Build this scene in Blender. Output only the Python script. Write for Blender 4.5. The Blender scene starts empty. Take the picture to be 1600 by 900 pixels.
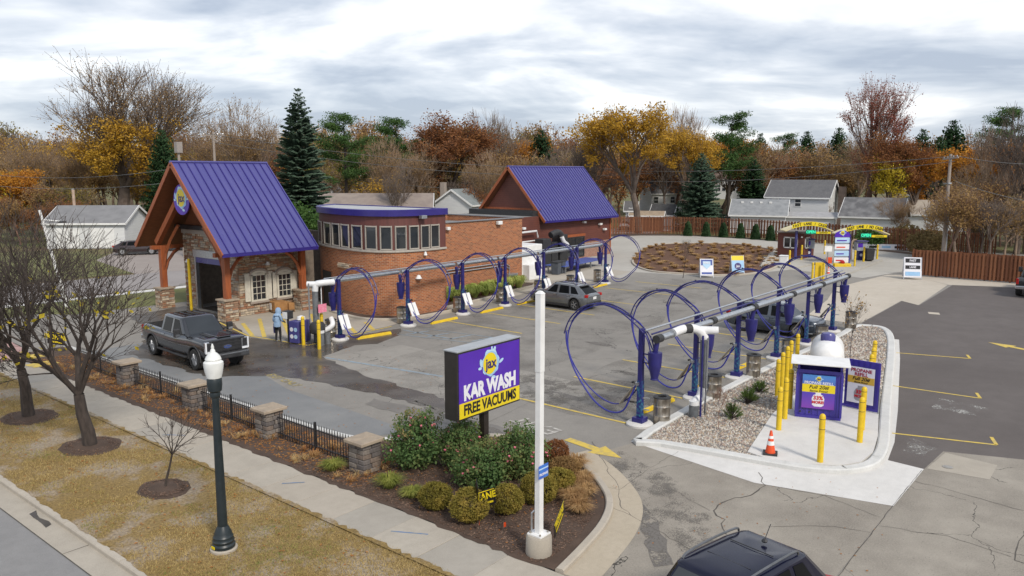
import bpy, bmesh, math, random
import numpy as np
from mathutils import Vector, Matrix
R = math.radians
scene = bpy.context.scene
col = scene.collection

# ------------------------------------------------------------------ camera
CAM_H, FPX, PITCH, AZ = 8.5, 1220.0, R(8.393), R(39.40)
cam_d = bpy.data.cameras.new('camera'); cam = bpy.data.objects.new('camera', cam_d); col.objects.link(cam)
cam_d.sensor_width = 36.0; cam_d.lens = 36.0*FPX/1600.0; cam_d.clip_start = 0.2; cam_d.clip_end = 4000
cam.location = (0, 0, CAM_H); cam.rotation_euler = (R(90)-PITCH, 0, AZ-R(90))
scene.camera = cam

# ------------------------------------------------------------------ sky, sun, exposure
SUN_EL, SUN_AZ = R(42), R(250)          # compass-free: azimuth of the sun measured from +X towards +Y
world = bpy.data.worlds.new('World'); scene.world = world; world.use_nodes = True
nt = world.node_tree; nt.nodes.clear()
def wn(t, **k):
    n = nt.nodes.new(t)
    for a, b in k.items(): setattr(n, a, b)
    return n
sky = wn('ShaderNodeTexSky', sky_type='NISHITA', sun_disc=False)
sky.sun_elevation = SUN_EL; sky.sun_rotation = R(90)-SUN_AZ
skymul = wn('ShaderNodeMixRGB', blend_type='MULTIPLY'); skymul.inputs[0].default_value = 1; skymul.inputs[2].default_value = (.13, .13, .13, 1)
nt.links.new(sky.outputs[0], skymul.inputs[1])
tc = wn('ShaderNodeTexCoord'); sep = wn('ShaderNodeSeparateXYZ'); nt.links.new(tc.outputs['Generated'], sep.inputs[0])
def wm(op, a, b=None, clamp=False):
    n = wn('ShaderNodeMath', operation=op); n.use_clamp = clamp
    for i, v in enumerate((a, b)):
        if v is None: continue
        if isinstance(v, (int, float)): n.inputs[i].default_value = v
        else: nt.links.new(v, n.inputs[i])
    return n.outputs[0]
zz = wm('ADD', wm('MAXIMUM', sep.outputs[2], 0.0), 0.16)
# horizontal axes turned to the view direction so the cloud streets run across it
ca, sa = math.cos(AZ), math.sin(AZ)
fw = wm('ADD', wm('MULTIPLY', sep.outputs[0], ca), wm('MULTIPLY', sep.outputs[1], sa))
rt = wm('SUBTRACT', wm('MULTIPLY', sep.outputs[0], sa), wm('MULTIPLY', sep.outputs[1], ca))
cu = wm('DIVIDE', rt, zz); cv = wm('DIVIDE', fw, zz)
comb = wn('ShaderNodeCombineXYZ'); nt.links.new(wm('MULTIPLY', cu, .8), comb.inputs[0]); nt.links.new(cv, comb.inputs[1])
def wnoise(scale, detail, rough, dist=0.0, off=0.0):
    n = wn('ShaderNodeTexNoise'); n.inputs['Scale'].default_value = scale; n.inputs['Detail'].default_value = detail
    n.inputs['Roughness'].default_value = rough; n.inputs['Distortion'].default_value = dist
    mp = wn('ShaderNodeMapping'); mp.inputs['Location'].default_value = (off, off*1.7, off*.3)
    nt.links.new(comb.outputs[0], mp.inputs[0]); nt.links.new(mp.outputs[0], n.inputs['Vector']); return n.outputs['Fac']
n1 = wnoise(.80, 6, .54, .5, 5.2); n2 = wnoise(2.6, 5, .52, .4, 8.4)
cl = wm('ADD', wm('MULTIPLY', n1, .72), wm('MULTIPLY', n2, .28))
ramp = wn('ShaderNodeValToRGB'); nt.links.new(cl, ramp.inputs[0])
els = ramp.color_ramp.elements
els[0].position = .41; els[0].color = (.24, .27, .325, 1)
els[1].position = .60; els[1].color = (.56, .565, .575, 1)
for p, c in ((.46, (.31, .338, .385, 1)), (.51, (.39, .41, .445, 1)), (.555, (.49, .50, .515, 1))):
    e = els.new(p); e.color = c
mixc = wn('ShaderNodeMixRGB'); mixc.inputs[0].default_value = .93
nt.links.new(skymul.outputs[0], mixc.inputs[1]); nt.links.new(ramp.outputs[0], mixc.inputs[2])
bg = wn('ShaderNodeBackground'); bg.inputs[1].default_value = 1.0; nt.links.new(mixc.outputs[0], bg.inputs[0])
wo = wn('ShaderNodeOutputWorld'); nt.links.new(bg.outputs[0], wo.inputs[0])
sun_d = bpy.data.lights.new('sun', 'SUN'); sun_d.energy = 1.5; sun_d.angle = R(10); sun_d.color = (1, .925, .82)
sun = bpy.data.objects.new('sun', sun_d); col.objects.link(sun)
sdir = Vector((math.cos(SUN_EL)*math.cos(SUN_AZ), math.cos(SUN_EL)*math.sin(SUN_AZ), math.sin(SUN_EL)))
sun.rotation_euler = sdir.to_track_quat('Z', 'Y').to_euler(); sun.location = sdir*200
vs = scene.view_settings; vs.view_transform = 'Standard'; vs.look = 'None'; vs.exposure = 1.0; vs.gamma = 1; vs.use_curve_mapping = False
scene.cycles.use_denoising = True
scene.cycles.max_bounces = 6; scene.cycles.diffuse_bounces = 2; scene.cycles.glossy_bounces = 3; scene.cycles.transmission_bounces = 4; scene.cycles.transparent_max_bounces = 6
scene.cycles.caustics_reflective = False; scene.cycles.caustics_refractive = False

# ------------------------------------------------------------------ surveying helpers: a bearing on the photograph -> a point of the site
def ray(px, py):
    a = (px-800.0)/FPX; b = (450.0-py)/FPX
    f = math.cos(PITCH)+b*math.sin(PITCH); u = -math.sin(PITCH)+b*math.cos(PITCH)
    return Vector((math.cos(AZ)*f+math.sin(AZ)*a, math.sin(AZ)*f-math.cos(AZ)*a, u))
def G(px, py, z=0.0):
    d = ray(px, py); t = (z-CAM_H)/d.z; return (d.x*t, d.y*t)
def D(px, dep, py=270.0):
    d = ray(px, py); t = dep/(d.x*math.cos(AZ)+d.y*math.sin(AZ)); return Vector((d.x*t, d.y*t, CAM_H+d.z*t))

# ------------------------------------------------------------------ mesh helpers
class MB:
    def __init__(s): s.v = []; s.f = []; s.uv = None
    def add(s, vs, fs):
        o = len(s.v); s.v.extend(vs); s.f.extend([tuple(i+o for i in f) for f in fs]); return s
    def box(s, c, d, rz=0.0, taper=1.0):
        x, y, z = d[0]/2, d[1]/2, d[2]/2; cr, sr = math.cos(rz), math.sin(rz); vs = []
        for k in (-1, 1):
            t = taper if k > 0 else 1.0
            for (i, j) in ((-1, -1), (1, -1), (1, 1), (-1, 1)):
                px, py = i*x*t, j*y*t; vs.append((c[0]+px*cr-py*sr, c[1]+px*sr+py*cr, c[2]+k*z))
        return s.add(vs, [(3, 2, 1, 0), (4, 5, 6, 7), (0, 1, 5, 4), (1, 2, 6, 5), (2, 3, 7, 6), (3, 0, 4, 7)])
    def bbox(s, a, b): return s.box([(a[i]+b[i])/2 for i in range(3)], [abs(b[i]-a[i]) for i in range(3)])
    def prism(s, poly, z0, z1):
        n = len(poly); ar = sum(poly[i][0]*poly[(i+1) % n][1]-poly[(i+1) % n][0]*poly[i][1] for i in range(n))
        if ar < 0: poly = poly[::-1]
        vs = [(p[0], p[1], z0) for p in poly]+[(p[0], p[1], z1) for p in poly]
        return s.add(vs, [tuple(range(n-1, -1, -1)), tuple(range(n, 2*n))]+[(i, (i+1) % n, n+(i+1) % n, n+i) for i in range(n)])
    def sheet(s, poly, z):
        n = len(poly); ar = sum(poly[i][0]*poly[(i+1) % n][1]-poly[(i+1) % n][0]*poly[i][1] for i in range(n))
        if ar < 0: poly = poly[::-1]
        return s.add([(p[0], p[1], z) for p in poly], [tuple(range(n))])
    def tube(s, path, r, n=8, caps=True, closed=False):
        P = [Vector(p) for p in path]; m = len(P); rs = r if isinstance(r, (list, tuple)) else [r]*m
        T = []
        for i in range(m):
            if closed: t = P[(i+1) % m]-P[i-1]
            else: t = P[min(i+1, m-1)]-P[max(i-1, 0)]
            T.append(t.normalized() if t.length > 1e-9 else Vector((0, 0, 1)))
        up = Vector((0, 0, 1)) if abs(T[0].z) < .9 else Vector((1, 0, 0))
        U = T[0].cross(up).normalized(); vs = []
        for i in range(m):
            U = U-T[i]*U.dot(T[i]); U = U.normalized() if U.length > 1e-6 else T[i].orthogonal().normalized()
            W = T[i].cross(U)
            for k in range(n):
                a = 2*math.pi*k/n; vs.append(tuple(P[i]+(U*math.cos(a)+W*math.sin(a))*rs[i]))
        fs = []
        for i in range(m if closed else m-1):
            j = (i+1) % m
            for k in range(n): fs.append((i*n+k, i*n+(k+1) % n, j*n+(k+1) % n, j*n+k))
        if caps and not closed: fs += [tuple(range(n-1, -1, -1)), tuple((m-1)*n+k for k in range(n))]
        return s.add(vs, fs)
    def lathe(s, prof, c=(0, 0, 0), n=20, axis='z', caps=True):
        vs = []; m = len(prof)
        for (r, h) in prof:
            for k in range(n):
                a = 2*math.pi*k/n; x, y = r*math.cos(a), r*math.sin(a)
                p = (x, y, h) if axis == 'z' else ((h, x, y) if axis == 'x' else (y, h, x))
                vs.append((c[0]+p[0], c[1]+p[1], c[2]+p[2]))
        fs = [(i*n+k, i*n+(k+1) % n, (i+1)*n+(k+1) % n, (i+1)*n+k) for i in range(m-1) for k in range(n)]
        if caps: fs += [tuple(range(n-1, -1, -1)), tuple((m-1)*n+k for k in range(n))]
        return s.add(vs, fs)
    def quad(s, a, b, c, d): return s.add([tuple(a), tuple(b), tuple(c), tuple(d)], [(0, 1, 2, 3)])
    def beam(s, a, b, w, h):        # rectangular bar between two points, h along the up-ish axis
        a, b = Vector(a), Vector(b); t = (b-a).normalized(); up = Vector((0, 0, 1)) if abs(t.z) < .95 else Vector((0, 1, 0))
        u = t.cross(up).normalized()*(w/2); q = u.cross(t).normalized()*(h/2)
        vs = [tuple(p+x*u+y*q) for p in (a, b) for (x, y) in ((-1, -1), (1, -1), (1, 1), (-1, 1))]
        return s.add(vs, [(3, 2, 1, 0), (4, 5, 6, 7), (0, 1, 5, 4), (1, 2, 6, 5), (2, 3, 7, 6), (3, 0, 4, 7)])
    def wall(s, path, z0, z1, v=True):   # vertical strip along a ground path, with UVs in metres
        if s.uv is None: s.uv = []
        u = 0.0; z1s = z1 if isinstance(z1, (list, tuple)) else [z1]*len(path)
        for i in range(len(path)-1):
            a, b = path[i], path[i+1]; L = math.hypot(b[0]-a[0], b[1]-a[1])
            s.add([(a[0], a[1], z0), (b[0], b[1], z0), (b[0], b[1], z1s[i+1]), (a[0], a[1], z1s[i])], [(0, 1, 2, 3)])
            s.uv += [(u, z0), (u+L, z0), (u+L, z1s[i+1]), (u, z1s[i])]; u += L
        return s
def tag(o, label=None, cat=None, group=None, kind=None):
    if label: o['label'] = label
    if cat: o['category'] = cat
    if group: o['group'] = group
    if kind: o['kind'] = kind
    return o
def mk(name, mb, mat, parent=None, smooth=False, label=None, cat=None, group=None, kind=None, bevel=0, loc=None, rz=None):
    me = bpy.data.meshes.new(name); me.from_pydata(mb.v, [], mb.f)
    if mb.uv:
        ul = me.uv_layers.new(name='UVMap'); flat = []
        for p in me.polygons:
            for li in p.vertices: flat += mb.uv[li]
        ul.data.foreach_set('uv', flat)
    if smooth:
        me.polygons.foreach_set('use_smooth', [True]*len(me.polygons))
        try: me.set_sharp_from_angle(angle=R(38))
        except Exception: pass
    me.update(); me.materials.append(mat)
    o = bpy.data.objects.new(name, me); col.objects.link(o)
    if parent: o.parent = parent; CH.setdefault(parent.name, []).append(o)
    if loc: o.location = loc
    if rz is not None: o.rotation_euler.z = rz
    if bevel:
        b = o.modifiers.new('bevel', 'BEVEL'); b.width = bevel; b.segments = 2; b.limit_method = 'ANGLE'; b.angle_limit = R(40)
    return tag(o, label, cat, group, kind)
def empty(name, loc=(0, 0, 0), rz=0.0, label=None, cat=None, group=None):
    o = bpy.data.objects.new(name, None); col.objects.link(o); o.location = loc; o.rotation_euler.z = rz
    o.empty_display_size = .1
    return tag(o, label, cat, group)
def clone(o, parent=None, loc=None, rz=None, label=None, group=None, scale=None):
    c = o.copy(); col.objects.link(c); c.parent = parent
    if parent: CH.setdefault(parent.name, []).append(c)
    if loc is not None: c.location = loc
    if rz is not None: c.rotation_euler.z = rz
    if scale is not None: c.scale = scale if isinstance(scale, (tuple, list)) else (scale,)*3
    if label: c['label'] = label
    if group: c['group'] = group
    for ch in KIDS(o): clone(ch, c)
    return c
CH = {}
def KIDS(o): return list(CH.get(o.name, ()))
def inst(o, parent, loc, rz=None, scale=None, rot=None, mat=None):   # alike piece sharing mesh data
    c = o.copy(); col.objects.link(c); c.parent = parent; c.location = loc
    if parent: CH.setdefault(parent.name, []).append(c)
    if rz is not None: c.rotation_euler.z = rz
    if rot is not None: c.rotation_euler = rot
    if scale is not None: c.scale = scale
    if mat is not None: c.material_slots[0].link = 'OBJECT'; c.material_slots[0].material = mat
    return c
def text(name, body, mat, parent, loc, rot, size=1.0, sx=1.0, bold=0.0, align='CENTER', ext=.004, shear=0.0, space=1.0):
    cu = bpy.data.curves.new(name, 'FONT'); cu.body = body; cu.size = size; cu.align_x = align; cu.align_y = 'CENTER'
    cu.extrude = ext; cu.offset = bold; cu.shear = shear; cu.space_character = space; cu.resolution_u = 3; cu.materials.append(mat)
    tmp = bpy.data.objects.new(name, cu); me = bpy.data.meshes.new_from_object(tmp); me.name = name
    bpy.data.objects.remove(tmp); bpy.data.curves.remove(cu)
    if not me.materials: me.materials.append(mat)
    o = bpy.data.objects.new(name, me); col.objects.link(o)
    o.parent = parent; CH.setdefault(parent.name, []).append(o); o.location = loc; o.rotation_euler = rot; o.scale = (sx, 1, 1); return o

# ------------------------------------------------------------------ materials
MATS = {}
class NT:
    def __init__(s, name):
        s.m = bpy.data.materials.new(name); s.m.use_nodes = True; s.t = s.m.node_tree; s.t.nodes.clear()
        s.b = s.n('ShaderNodeBsdfPrincipled'); o = s.n('ShaderNodeOutputMaterial'); s.out = o; s.l(s.b.outputs[0], o.inputs[0])
        MATS[name] = s.m
    def n(s, t, **k):
        n = s.t.nodes.new(t)
        for a, b in k.items(): setattr(n, a, b)
        return n
    def l(s, a, b): s.t.links.new(a, b)
    def pos(s, scale=(1, 1, 1), kind='pos'):
        if kind == 'pos': src = s.n('ShaderNodeNewGeometry').outputs['Position']
        else: src = s.n('ShaderNodeTexCoord').outputs[{'obj': 'Object', 'gen': 'Generated', 'uv': 'UV'}[kind]]
        mp = s.n('ShaderNodeMapping'); mp.inputs['Scale'].default_value = scale; s.l(src, mp.inputs[0]); return mp.outputs[0]
    def noise(s, v, scale, detail=5, rough=.55, dist=0.0):
        n = s.n('ShaderNodeTexNoise'); n.inputs['Scale'].default_value = scale; n.inputs['Detail'].default_value = detail
        n.inputs['Roughness'].default_value = rough; n.inputs['Distortion'].default_value = dist; s.l(v, n.inputs['Vector']); return n.outputs['Fac']
    def ramp(s, f, stops, interp='LINEAR'):
        r = s.n('ShaderNodeValToRGB'); s.l(f, r.inputs[0]); e = r.color_ramp.elements; r.color_ramp.interpolation = interp
        for i, (p, c) in enumerate(stops):
            c = (c, c, c, 1) if isinstance(c, (int, float)) else (*c[:3], 1)
            if i < 2: e[i].position = p; e[i].color = c
            else: x = e.new(p); x.color = c
        return r.outputs[0]
    def mix(s, f, a, b, mode='MIX'):
        m = s.n('ShaderNodeMixRGB', blend_type=mode)
        for i, v in enumerate((f, a, b)):
            if isinstance(v, (int, float)): m.inputs[i].default_value = v if i == 0 else (v, v, v, 1)
            elif isinstance(v, (tuple, list)): m.inputs[i].default_value = (*v[:3], 1)
            else: s.l(v, m.inputs[i])
        return m.outputs[0]
    def math(s, op, a, b=0.0, clamp=False):
        m = s.n('ShaderNodeMath', operation=op); m.use_clamp = clamp
        for i, v in enumerate((a, b)):
            if isinstance(v, (int, float)): m.inputs[i].default_value = v
            else: s.l(v, m.inputs[i])
        return m.outputs[0]
    def set(s, color=None, rough=None, metal=None, spec=None):
        for k, v in (('Base Color', color), ('Roughness', rough), ('Metallic', metal), ('Specular IOR Level', spec)):
            if v is None: continue
            i = s.b.inputs[k]
            if isinstance(v, (int, float)): i.default_value = v
            elif isinstance(v, (tuple, list)): i.default_value = (*v[:3], 1)
            else: s.l(v, i)
        return s
    def bump(s, h, strength=.3, dist=.02):
        b = s.n('ShaderNodeBump'); b.inputs['Strength'].default_value = strength; b.inputs['Distance'].default_value = dist
        s.l(h, b.inputs['Height']); s.l(b.outputs[0], s.b.inputs['Normal']); return s
def mat(name, c1, c2=None, scale=4.0, rough=.6, metal=0.0, spec=.5, bump=0.0, bscale=None, kind='obj', stretch=(1, 1, 1), lo=.38, hi=.64, detail=5, coat=0.0, rvar=0.0, bdist=.01):
    t = NT(name); v = t.pos(stretch, kind)
    if c2 is None: c2 = tuple(x*.82 for x in c1)
    f = t.noise(v, scale, detail); t.set(t.ramp(f, [(lo, c1), (hi, c2)]), rough, metal, spec)
    if rvar: t.set(rough=t.ramp(t.noise(v, scale*1.7, 4), [(.3, max(rough-rvar, .02)), (.7, min(rough+rvar, 1))]))
    if bump: t.bump(t.noise(v, bscale or scale*6, 4), bump, bdist)
    if coat: t.b.inputs['Coat Weight'].default_value = coat; t.b.inputs['Coat Roughness'].default_value = .06
    return t.m
def speck(t, v, base, dens, c, scale):     # scatter of small specks over a base colour
    vo = t.n('ShaderNodeTexVoronoi'); vo.inputs['Scale'].default_value = scale; t.l(v, vo.inputs['Vector'])
    return t.mix(t.math('LESS_THAN', vo.outputs['Distance'], dens), base, c)
# ---- painted / plain materials
_t = NT('purple_metal'); _v = _t.pos((1, .25, .25)); _n = _t.noise(_v, 1.6, 5, .6)
_t.set(_t.mix(_t.ramp(_t.noise(_t.pos((2.2, .12, .12)), 3, 4), [(.45, 0.0), (.75, .3)]), _t.ramp(_n, [(.35, (.064, .062, .225)), (.68, (.077, .073, .245))]), (.13, .125, .28)), _t.ramp(_t.noise(_t.pos((.5, .5, .5)), 1.2, 4), [(.35, .22), (.65, .38)]), spec=.55); _t.bump(_t.noise(_t.pos((.6, .6, .6)), 2.0, 2), .05, .02); purple = _t.m
dkpurple = mat('dark_purple_trim', (.032, .022, .19), (.026, .018, .16), 2, rough=.35)
navy = mat('navy_powder_coat', (.022, .02, .15), (.016, .014, .11), 3, rough=.42)
yellow = mat('yellow_paint', (.72, .50, .015), (.64, .42, .015), 5, rough=.5)
yellow_line = mat('worn_yellow_line_paint', (.62, .45, .08), (.40, .32, .14), 5, rough=.85, kind='pos', lo=.45, hi=.7)
blue_line = mat('worn_blue_line_paint', (.24, .31, .37), (.22, .24, .25), 4, rough=.85, kind='pos', lo=.4, hi=.6)
white = mat('white_paint', (.78, .78, .77), (.70, .70, .69), 3, rough=.45)
pvc = mat('white_pvc', (.74, .74, .74), (.66, .66, .66), 4, rough=.35)
galv = mat('galvanised_steel', (.52, .54, .56), (.40, .42, .45), 9, rough=.34, metal=.85)
steel = mat('stainless_steel', (.50, .46, .40), (.36, .32, .27), 7, rough=.3, metal=.9, stretch=(1, 1, .2))
grey_pipe = mat('grey_conduit', (.16, .17, .18), (.12, .125, .13), 6, rough=.5)
blackm = mat('black_metal', (.018, .018, .02), (.03, .03, .032), 6, rough=.45)
blackp = mat('black_plastic', (.022, .022, .024), (.034, .034, .036), 6, rough=.6)
lampgreen = mat('dark_green_black_lamp_paint', (.012, .020, .024), (.02, .028, .032), 5, rough=.4)
lampglass = mat('frosted_acrylic', (.74, .75, .73), (.66, .67, .65), 5, rough=.25)
timber = mat('stained_timber', (.34, .095, .03), (.24, .064, .022), 2.5, rough=.55, stretch=(6, 6, .6), bump=.1)
soffit = mat('stained_soffit_boards', (.24, .085, .035), (.17, .058, .024), 3, rough=.55, stretch=(1, 8, 1))
maroon = mat('maroon_siding', (.115, .040, .030), (.095, .034, .026), 2, rough=.6)
glass = mat('dark_window_glass', (.02, .025, .03), (.03, .035, .04), .8, rough=.04, spec=.8)
carglass = mat('tinted_car_glass', (.012, .015, .018), (.02, .024, .028), .7, rough=.03, spec=.9)
sideglass = mat('dark_tinted_glass', (.006, .007, .008), (.01, .011, .012), .7, rough=.1, spec=.1)
tyre = mat('tyre_rubber', (.018, .018, .018), (.028, .027, .026), 8, rough=.85)
rim = mat('alloy_rim', (.52, .53, .55), (.42, .43, .45), 6, rough=.25, metal=.9)
chrome = mat('chrome', (.62, .63, .65), (.5, .51, .53), 3, rough=.14, metal=.95)
redlens = mat('red_lens', (.42, .012, .012), (.3, .01, .01), 5, rough=.15)
clearlens = mat('clear_lens', (.80, .82, .85), (.7, .72, .75), 5, rough=.1)
trim = mat('pale_window_trim', (.42, .38, .33), (.36, .33, .29), 4, rough=.6)
shutter = mat('cream_shutter', (.60, .57, .48), (.52, .49, .42), 4, rough=.6)
orange = mat('orange_plastic', (.70, .075, .012), (.6, .06, .01), 5, rough=.5)
roofgrey = mat('grey_flat_roof', (.22, .22, .215), (.16, .16, .155), .8, rough=.9, kind='pos')
shingle = NT('grey_shingles'); _v = shingle.pos((1, 1, 1), 'obj'); shingle.set(shingle.mix(.5, shingle.ramp(shingle.noise(_v, 1.2, 5), [(.35, (.10, .10, .108)), (.65, (.15, .15, .155))]), shingle.ramp(shingle.noise(shingle.pos((3, 3, 14), 'obj'), 2, 3), [(.35, (.075, .075, .08)), (.65, (.17, .17, .175))])), .9); shingle = shingle.m
vinyl = mat('white_vinyl_siding', (.66, .67, .67), (.58, .59, .60), 1.5, rough=.6, stretch=(.4, .4, 8))
cardboard = mat('brown_cardboard', (.38, .20, .075), (.30, .15, .055), 3, rough=.85)
wood_pallet = mat('pallet_wood', (.30, .20, .12), (.22, .14, .08), 5, rough=.85)
fencewood = [mat('fence_board_wood_%s' % n, c, tuple(x*.7 for x in c), 3, rough=.85, stretch=(5, 5, .5)) for n, c in
             (('a', (.215, .080, .034)), ('b', (.165, .060, .027)), ('c', (.26, .105, .048)))]
palewood = mat('weathered_fence_rail', (.50, .38, .30), (.40, .29, .22), 3, rough=.85)
polewood = mat('weathered_pole_wood', (.34, .29, .25), (.24, .20, .17), 3, rough=.9, stretch=(6, 6, .4))
bark = mat('grey_brown_bark', (.066, .051, .043), (.036, .028, .024), 5, rough=.95, stretch=(3, 3, .7), bump=.5, bscale=14)
bark_far = mat('far_grey_bark', (.155, .12, .098), (.095, .072, .06), 2, rough=.95)
bark_tan = mat('tan_twigs', (.30, .215, .155), (.20, .145, .105), 2, rough=.95)
bark_red = mat('reddish_twigs', (.20, .115, .085), (.13, .075, .056), 2, rough=.95)
# brick and stone
def brickmat(name, c1, c2, c3, mortar, bw=.26, bh=.095):
    t = NT(name); uv = t.pos((1, 1, 1), 'uv'); b = t.n('ShaderNodeTexBrick'); t.l(uv, b.inputs['Vector'])
    b.inputs['Scale'].default_value = 1; b.inputs['Brick Width'].default_value = bw; b.inputs['Row Height'].default_value = bh
    b.inputs['Mortar Size'].default_value = .013; b.inputs['Mortar Smooth'].default_value = .2; b.inputs['Bias'].default_value = -.1
    b.inputs['Color1'].default_value = (0, 0, 0, 1); b.inputs['Color2'].default_value = (1, 1, 1, 1); b.inputs['Mortar'].default_value = (.5, .5, .5, 1)
    colr = t.ramp(b.outputs['Color'], [(.0, c1), (.4, c2), (.72, c3), (1.0, tuple(x*.32 for x in c1))])
    colr = t.mix(t.ramp(t.noise(uv, .7, 4), [(.35, 0.0), (.75, .45)]), colr, tuple(x*.75 for x in c2))
    t.set(t.mix(b.outputs['Fac'], colr, mortar), .85); t.bump(b.outputs['Fac'], -.35, .01); return t.m
brick = brickmat('red_orange_brick', (.22, .062, .023), (.38, .112, .036), (.45, .152, .05), (.37, .255, .17))
brick_dark = brickmat('dark_red_brick', (.26, .10, .06), (.33, .14, .085), (.37, .18, .12), (.32, .27, .23))
stones = [mat('ledge_stone_%s' % n, c, tuple(x*.72 for x in c), 6, rough=.9, bump=.4, bscale=20) for n, c in
          (('tan', (.46, .345, .235)), ('brown', (.32, .20, .13)), ('grey', (.40, .34, .275)), ('rust', (.37, .19, .11)), ('pale', (.55, .455, .34)))]
blockm = [mat('pillar_block_%s' % n, c, tuple(x*.7 for x in c), 8, rough=.95, bump=.4, bscale=25) for n, c in (('a', (.17, .15, .14)), ('b', (.22, .19, .165)), ('c', (.13, .115, .11)), ('d', (.20, .155, .125)))]
capm = mat('tan_concrete_cap', (.37, .30, .225), (.29, .235, .18), 4, rough=.9, bump=.2)
# ---- ground materials
def groundmat(name, a, b, c=None, s1=.35, s2=6, s3=40, rough=.9, bump=.25, crack=0, spk=None):
    t = NT(name); v = t.pos(); f = t.noise(v, s1, 7, .6); base = t.ramp(f, [(.33, a), (.68, b)])
    g = t.noise(v, s2, 5, .6); base = t.mix(t.ramp(g, [(.4, 0.0), (.7, .35)]), base, tuple(x*.72 for x in a))
    h = t.noise(v, s3, 3, .6); base = t.mix(t.ramp(h, [(.35, 0.0), (.75, .5)]), base, c or tuple(x*1.25 for x in b))
    if spk: base = speck(t, v, base, spk[0], spk[1], spk[2])
    if crack:
        dv = t.n('ShaderNodeVectorMath', operation='ADD'); nz = t.n('ShaderNodeTexNoise'); nz.inputs['Scale'].default_value = 1.1; nz.inputs['Detail'].default_value = 5
        t.l(v, nz.inputs['Vector']); t.l(v, dv.inputs[0]); t.l(nz.outputs['Color'], dv.inputs[1])
        vo = t.n('ShaderNodeTexVoronoi', feature='DISTANCE_TO_EDGE'); vo.inputs['Scale'].default_value = crack; t.l(dv.outputs[0], vo.inputs['Vector'])
        m = t.math('LESS_THAN', vo.outputs['Distance'], .0035*crack*2.2); m = t.math('MULTIPLY', m, t.math('GREATER_THAN', t.noise(v, .25, 3), .5))
        base = t.mix(m, base, tuple(x*.3 for x in a))
    t.set(base, rough); t.bump(t.noise(v, s3*1.5, 3), bump, .01); return t.m
asphalt_street = groundmat('street_asphalt', (.19, .187, .187), (.25, .245, .24), s2=3, s3=60, spk=(.16, (.10, .10, .10), 55))
lot_m = groundmat('worn_grey_lot_paving', (.175, .163, .147), (.265, .247, .22), s1=.16, s2=1.6, s3=30, crack=.22)
lot_dark = groundmat('dark_lot_asphalt', (.082, .069, .064), (.12, .104, .097), s1=.2, s2=1.2, s3=45, spk=(.10, (.2, .19, .18), 30))
conc = groundmat('aged_concrete', (.325, .29, .24), (.41, .37, .31), s1=.3, s2=2.5, s3=50)
conc_front = groundmat('stained_entrance_concrete', (.19, .168, .14), (.315, .285, .24), s1=.5, s2=1.4, s3=28, crack=.3, spk=(.09, (.12, .11, .10), 9))
conc_loop = groundmat('loop_drive_concrete', (.34, .32, .285), (.42, .40, .36), s1=.12, s2=1.0, s3=30)
conc_beige = groundmat('beige_concrete', (.42, .37, .30), (.48, .43, .36), s1=.3, s2=2, s3=40)
conc_new = groundmat('new_white_concrete', (.54, .525, .50), (.62, .605, .58), s1=.4, s2=3, s3=40, bump=.1)
curb_new = groundmat('new_curb_concrete', (.50, .50, .48), (.60, .595, .575), s1=.9, s2=5, s3=40, bump=.1)
curb_m = groundmat('kerb_concrete', (.36, .32, .265), (.44, .395, .33), s1=.8, s2=5, s3=40)
sealed = groundmat('blue_grey_sealed_asphalt', (.145, .152, .16), (.225, .225, .22), s1=.25, s2=1.2, s3=40)
mulch_m = groundmat('brown_mulch', (.050, .031, .022), (.095, .060, .043), s1=2, s2=18, s3=60, rough=1, bump=1.0, c=(.14, .095, .07))
mulch_rust = groundmat('rusty_mulch', (.085, .040, .022), (.135, .066, .035), s1=1, s2=8, s3=40, rough=1, bump=1.0)
soil_m = NT('verge_soil_and_turf'); _v = soil_m.pos()
_a = soil_m.ramp(soil_m.noise(_v, .55, 6, .6), [(.42, (.27, .18, .06)), (.50, (.29, .20, .08)), (.555, (.34, .265, .18)), (.66, (.38, .315, .235))])
_b = soil_m.ramp(soil_m.noise(_v, 14, 5, .65), [(.3, .45), (.7, 1.2)]); soil_m.set(soil_m.mix(1.0, _a, _b, 'MULTIPLY'), 1.0); soil_m.bump(soil_m.noise(_v, 30, 4), .8, .03); soil_m = soil_m.m
turf_m = NT('mixed_lawn'); _v = turf_m.pos()
turf_m.set(turf_m.mix(1.0, turf_m.ramp(turf_m.noise(_v, .11, 6, .65), [(.36, (.085, .115, .03)), (.5, (.15, .14, .05)), (.64, (.16, .10, .055))]), turf_m.ramp(turf_m.noise(_v, 5, 5, .7), [(.3, .5), (.7, 1.25)]), 'MULTIPLY'), 1.0); turf_m.bump(turf_m.noise(_v, 14, 4), .8, .05); turf_m = turf_m.m
green_m = groundmat('green_lawn', (.10, .115, .03), (.18, .16, .06), s1=.6, s2=5, s3=25, rough=1, bump=.6, c=(.15, .16, .06))
gravel_base = groundmat('gravel_bed', (.22, .20, .18), (.32, .30, .27), s1=2, s2=14, s3=50, bump=.8)
wet_m = NT('wet_asphalt'); _v = wet_m.pos()
wet_m.set(wet_m.ramp(wet_m.noise(_v, .8, 6, .6), [(.35, (.060, .052, .045)), (.7, (.11, .098, .085))]), wet_m.ramp(wet_m.noise(_v, .45, 5), [(.42, .16), (.62, .55)]), spec=.5); wet_m.bump(wet_m.noise(_v, 40, 3), .12, .004); wet_m = wet_m.m
damp_m = groundmat('damp_stain', (.13, .118, .105), (.185, .17, .15), s1=.7, s2=3, s3=40, rough=.55)
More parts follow.
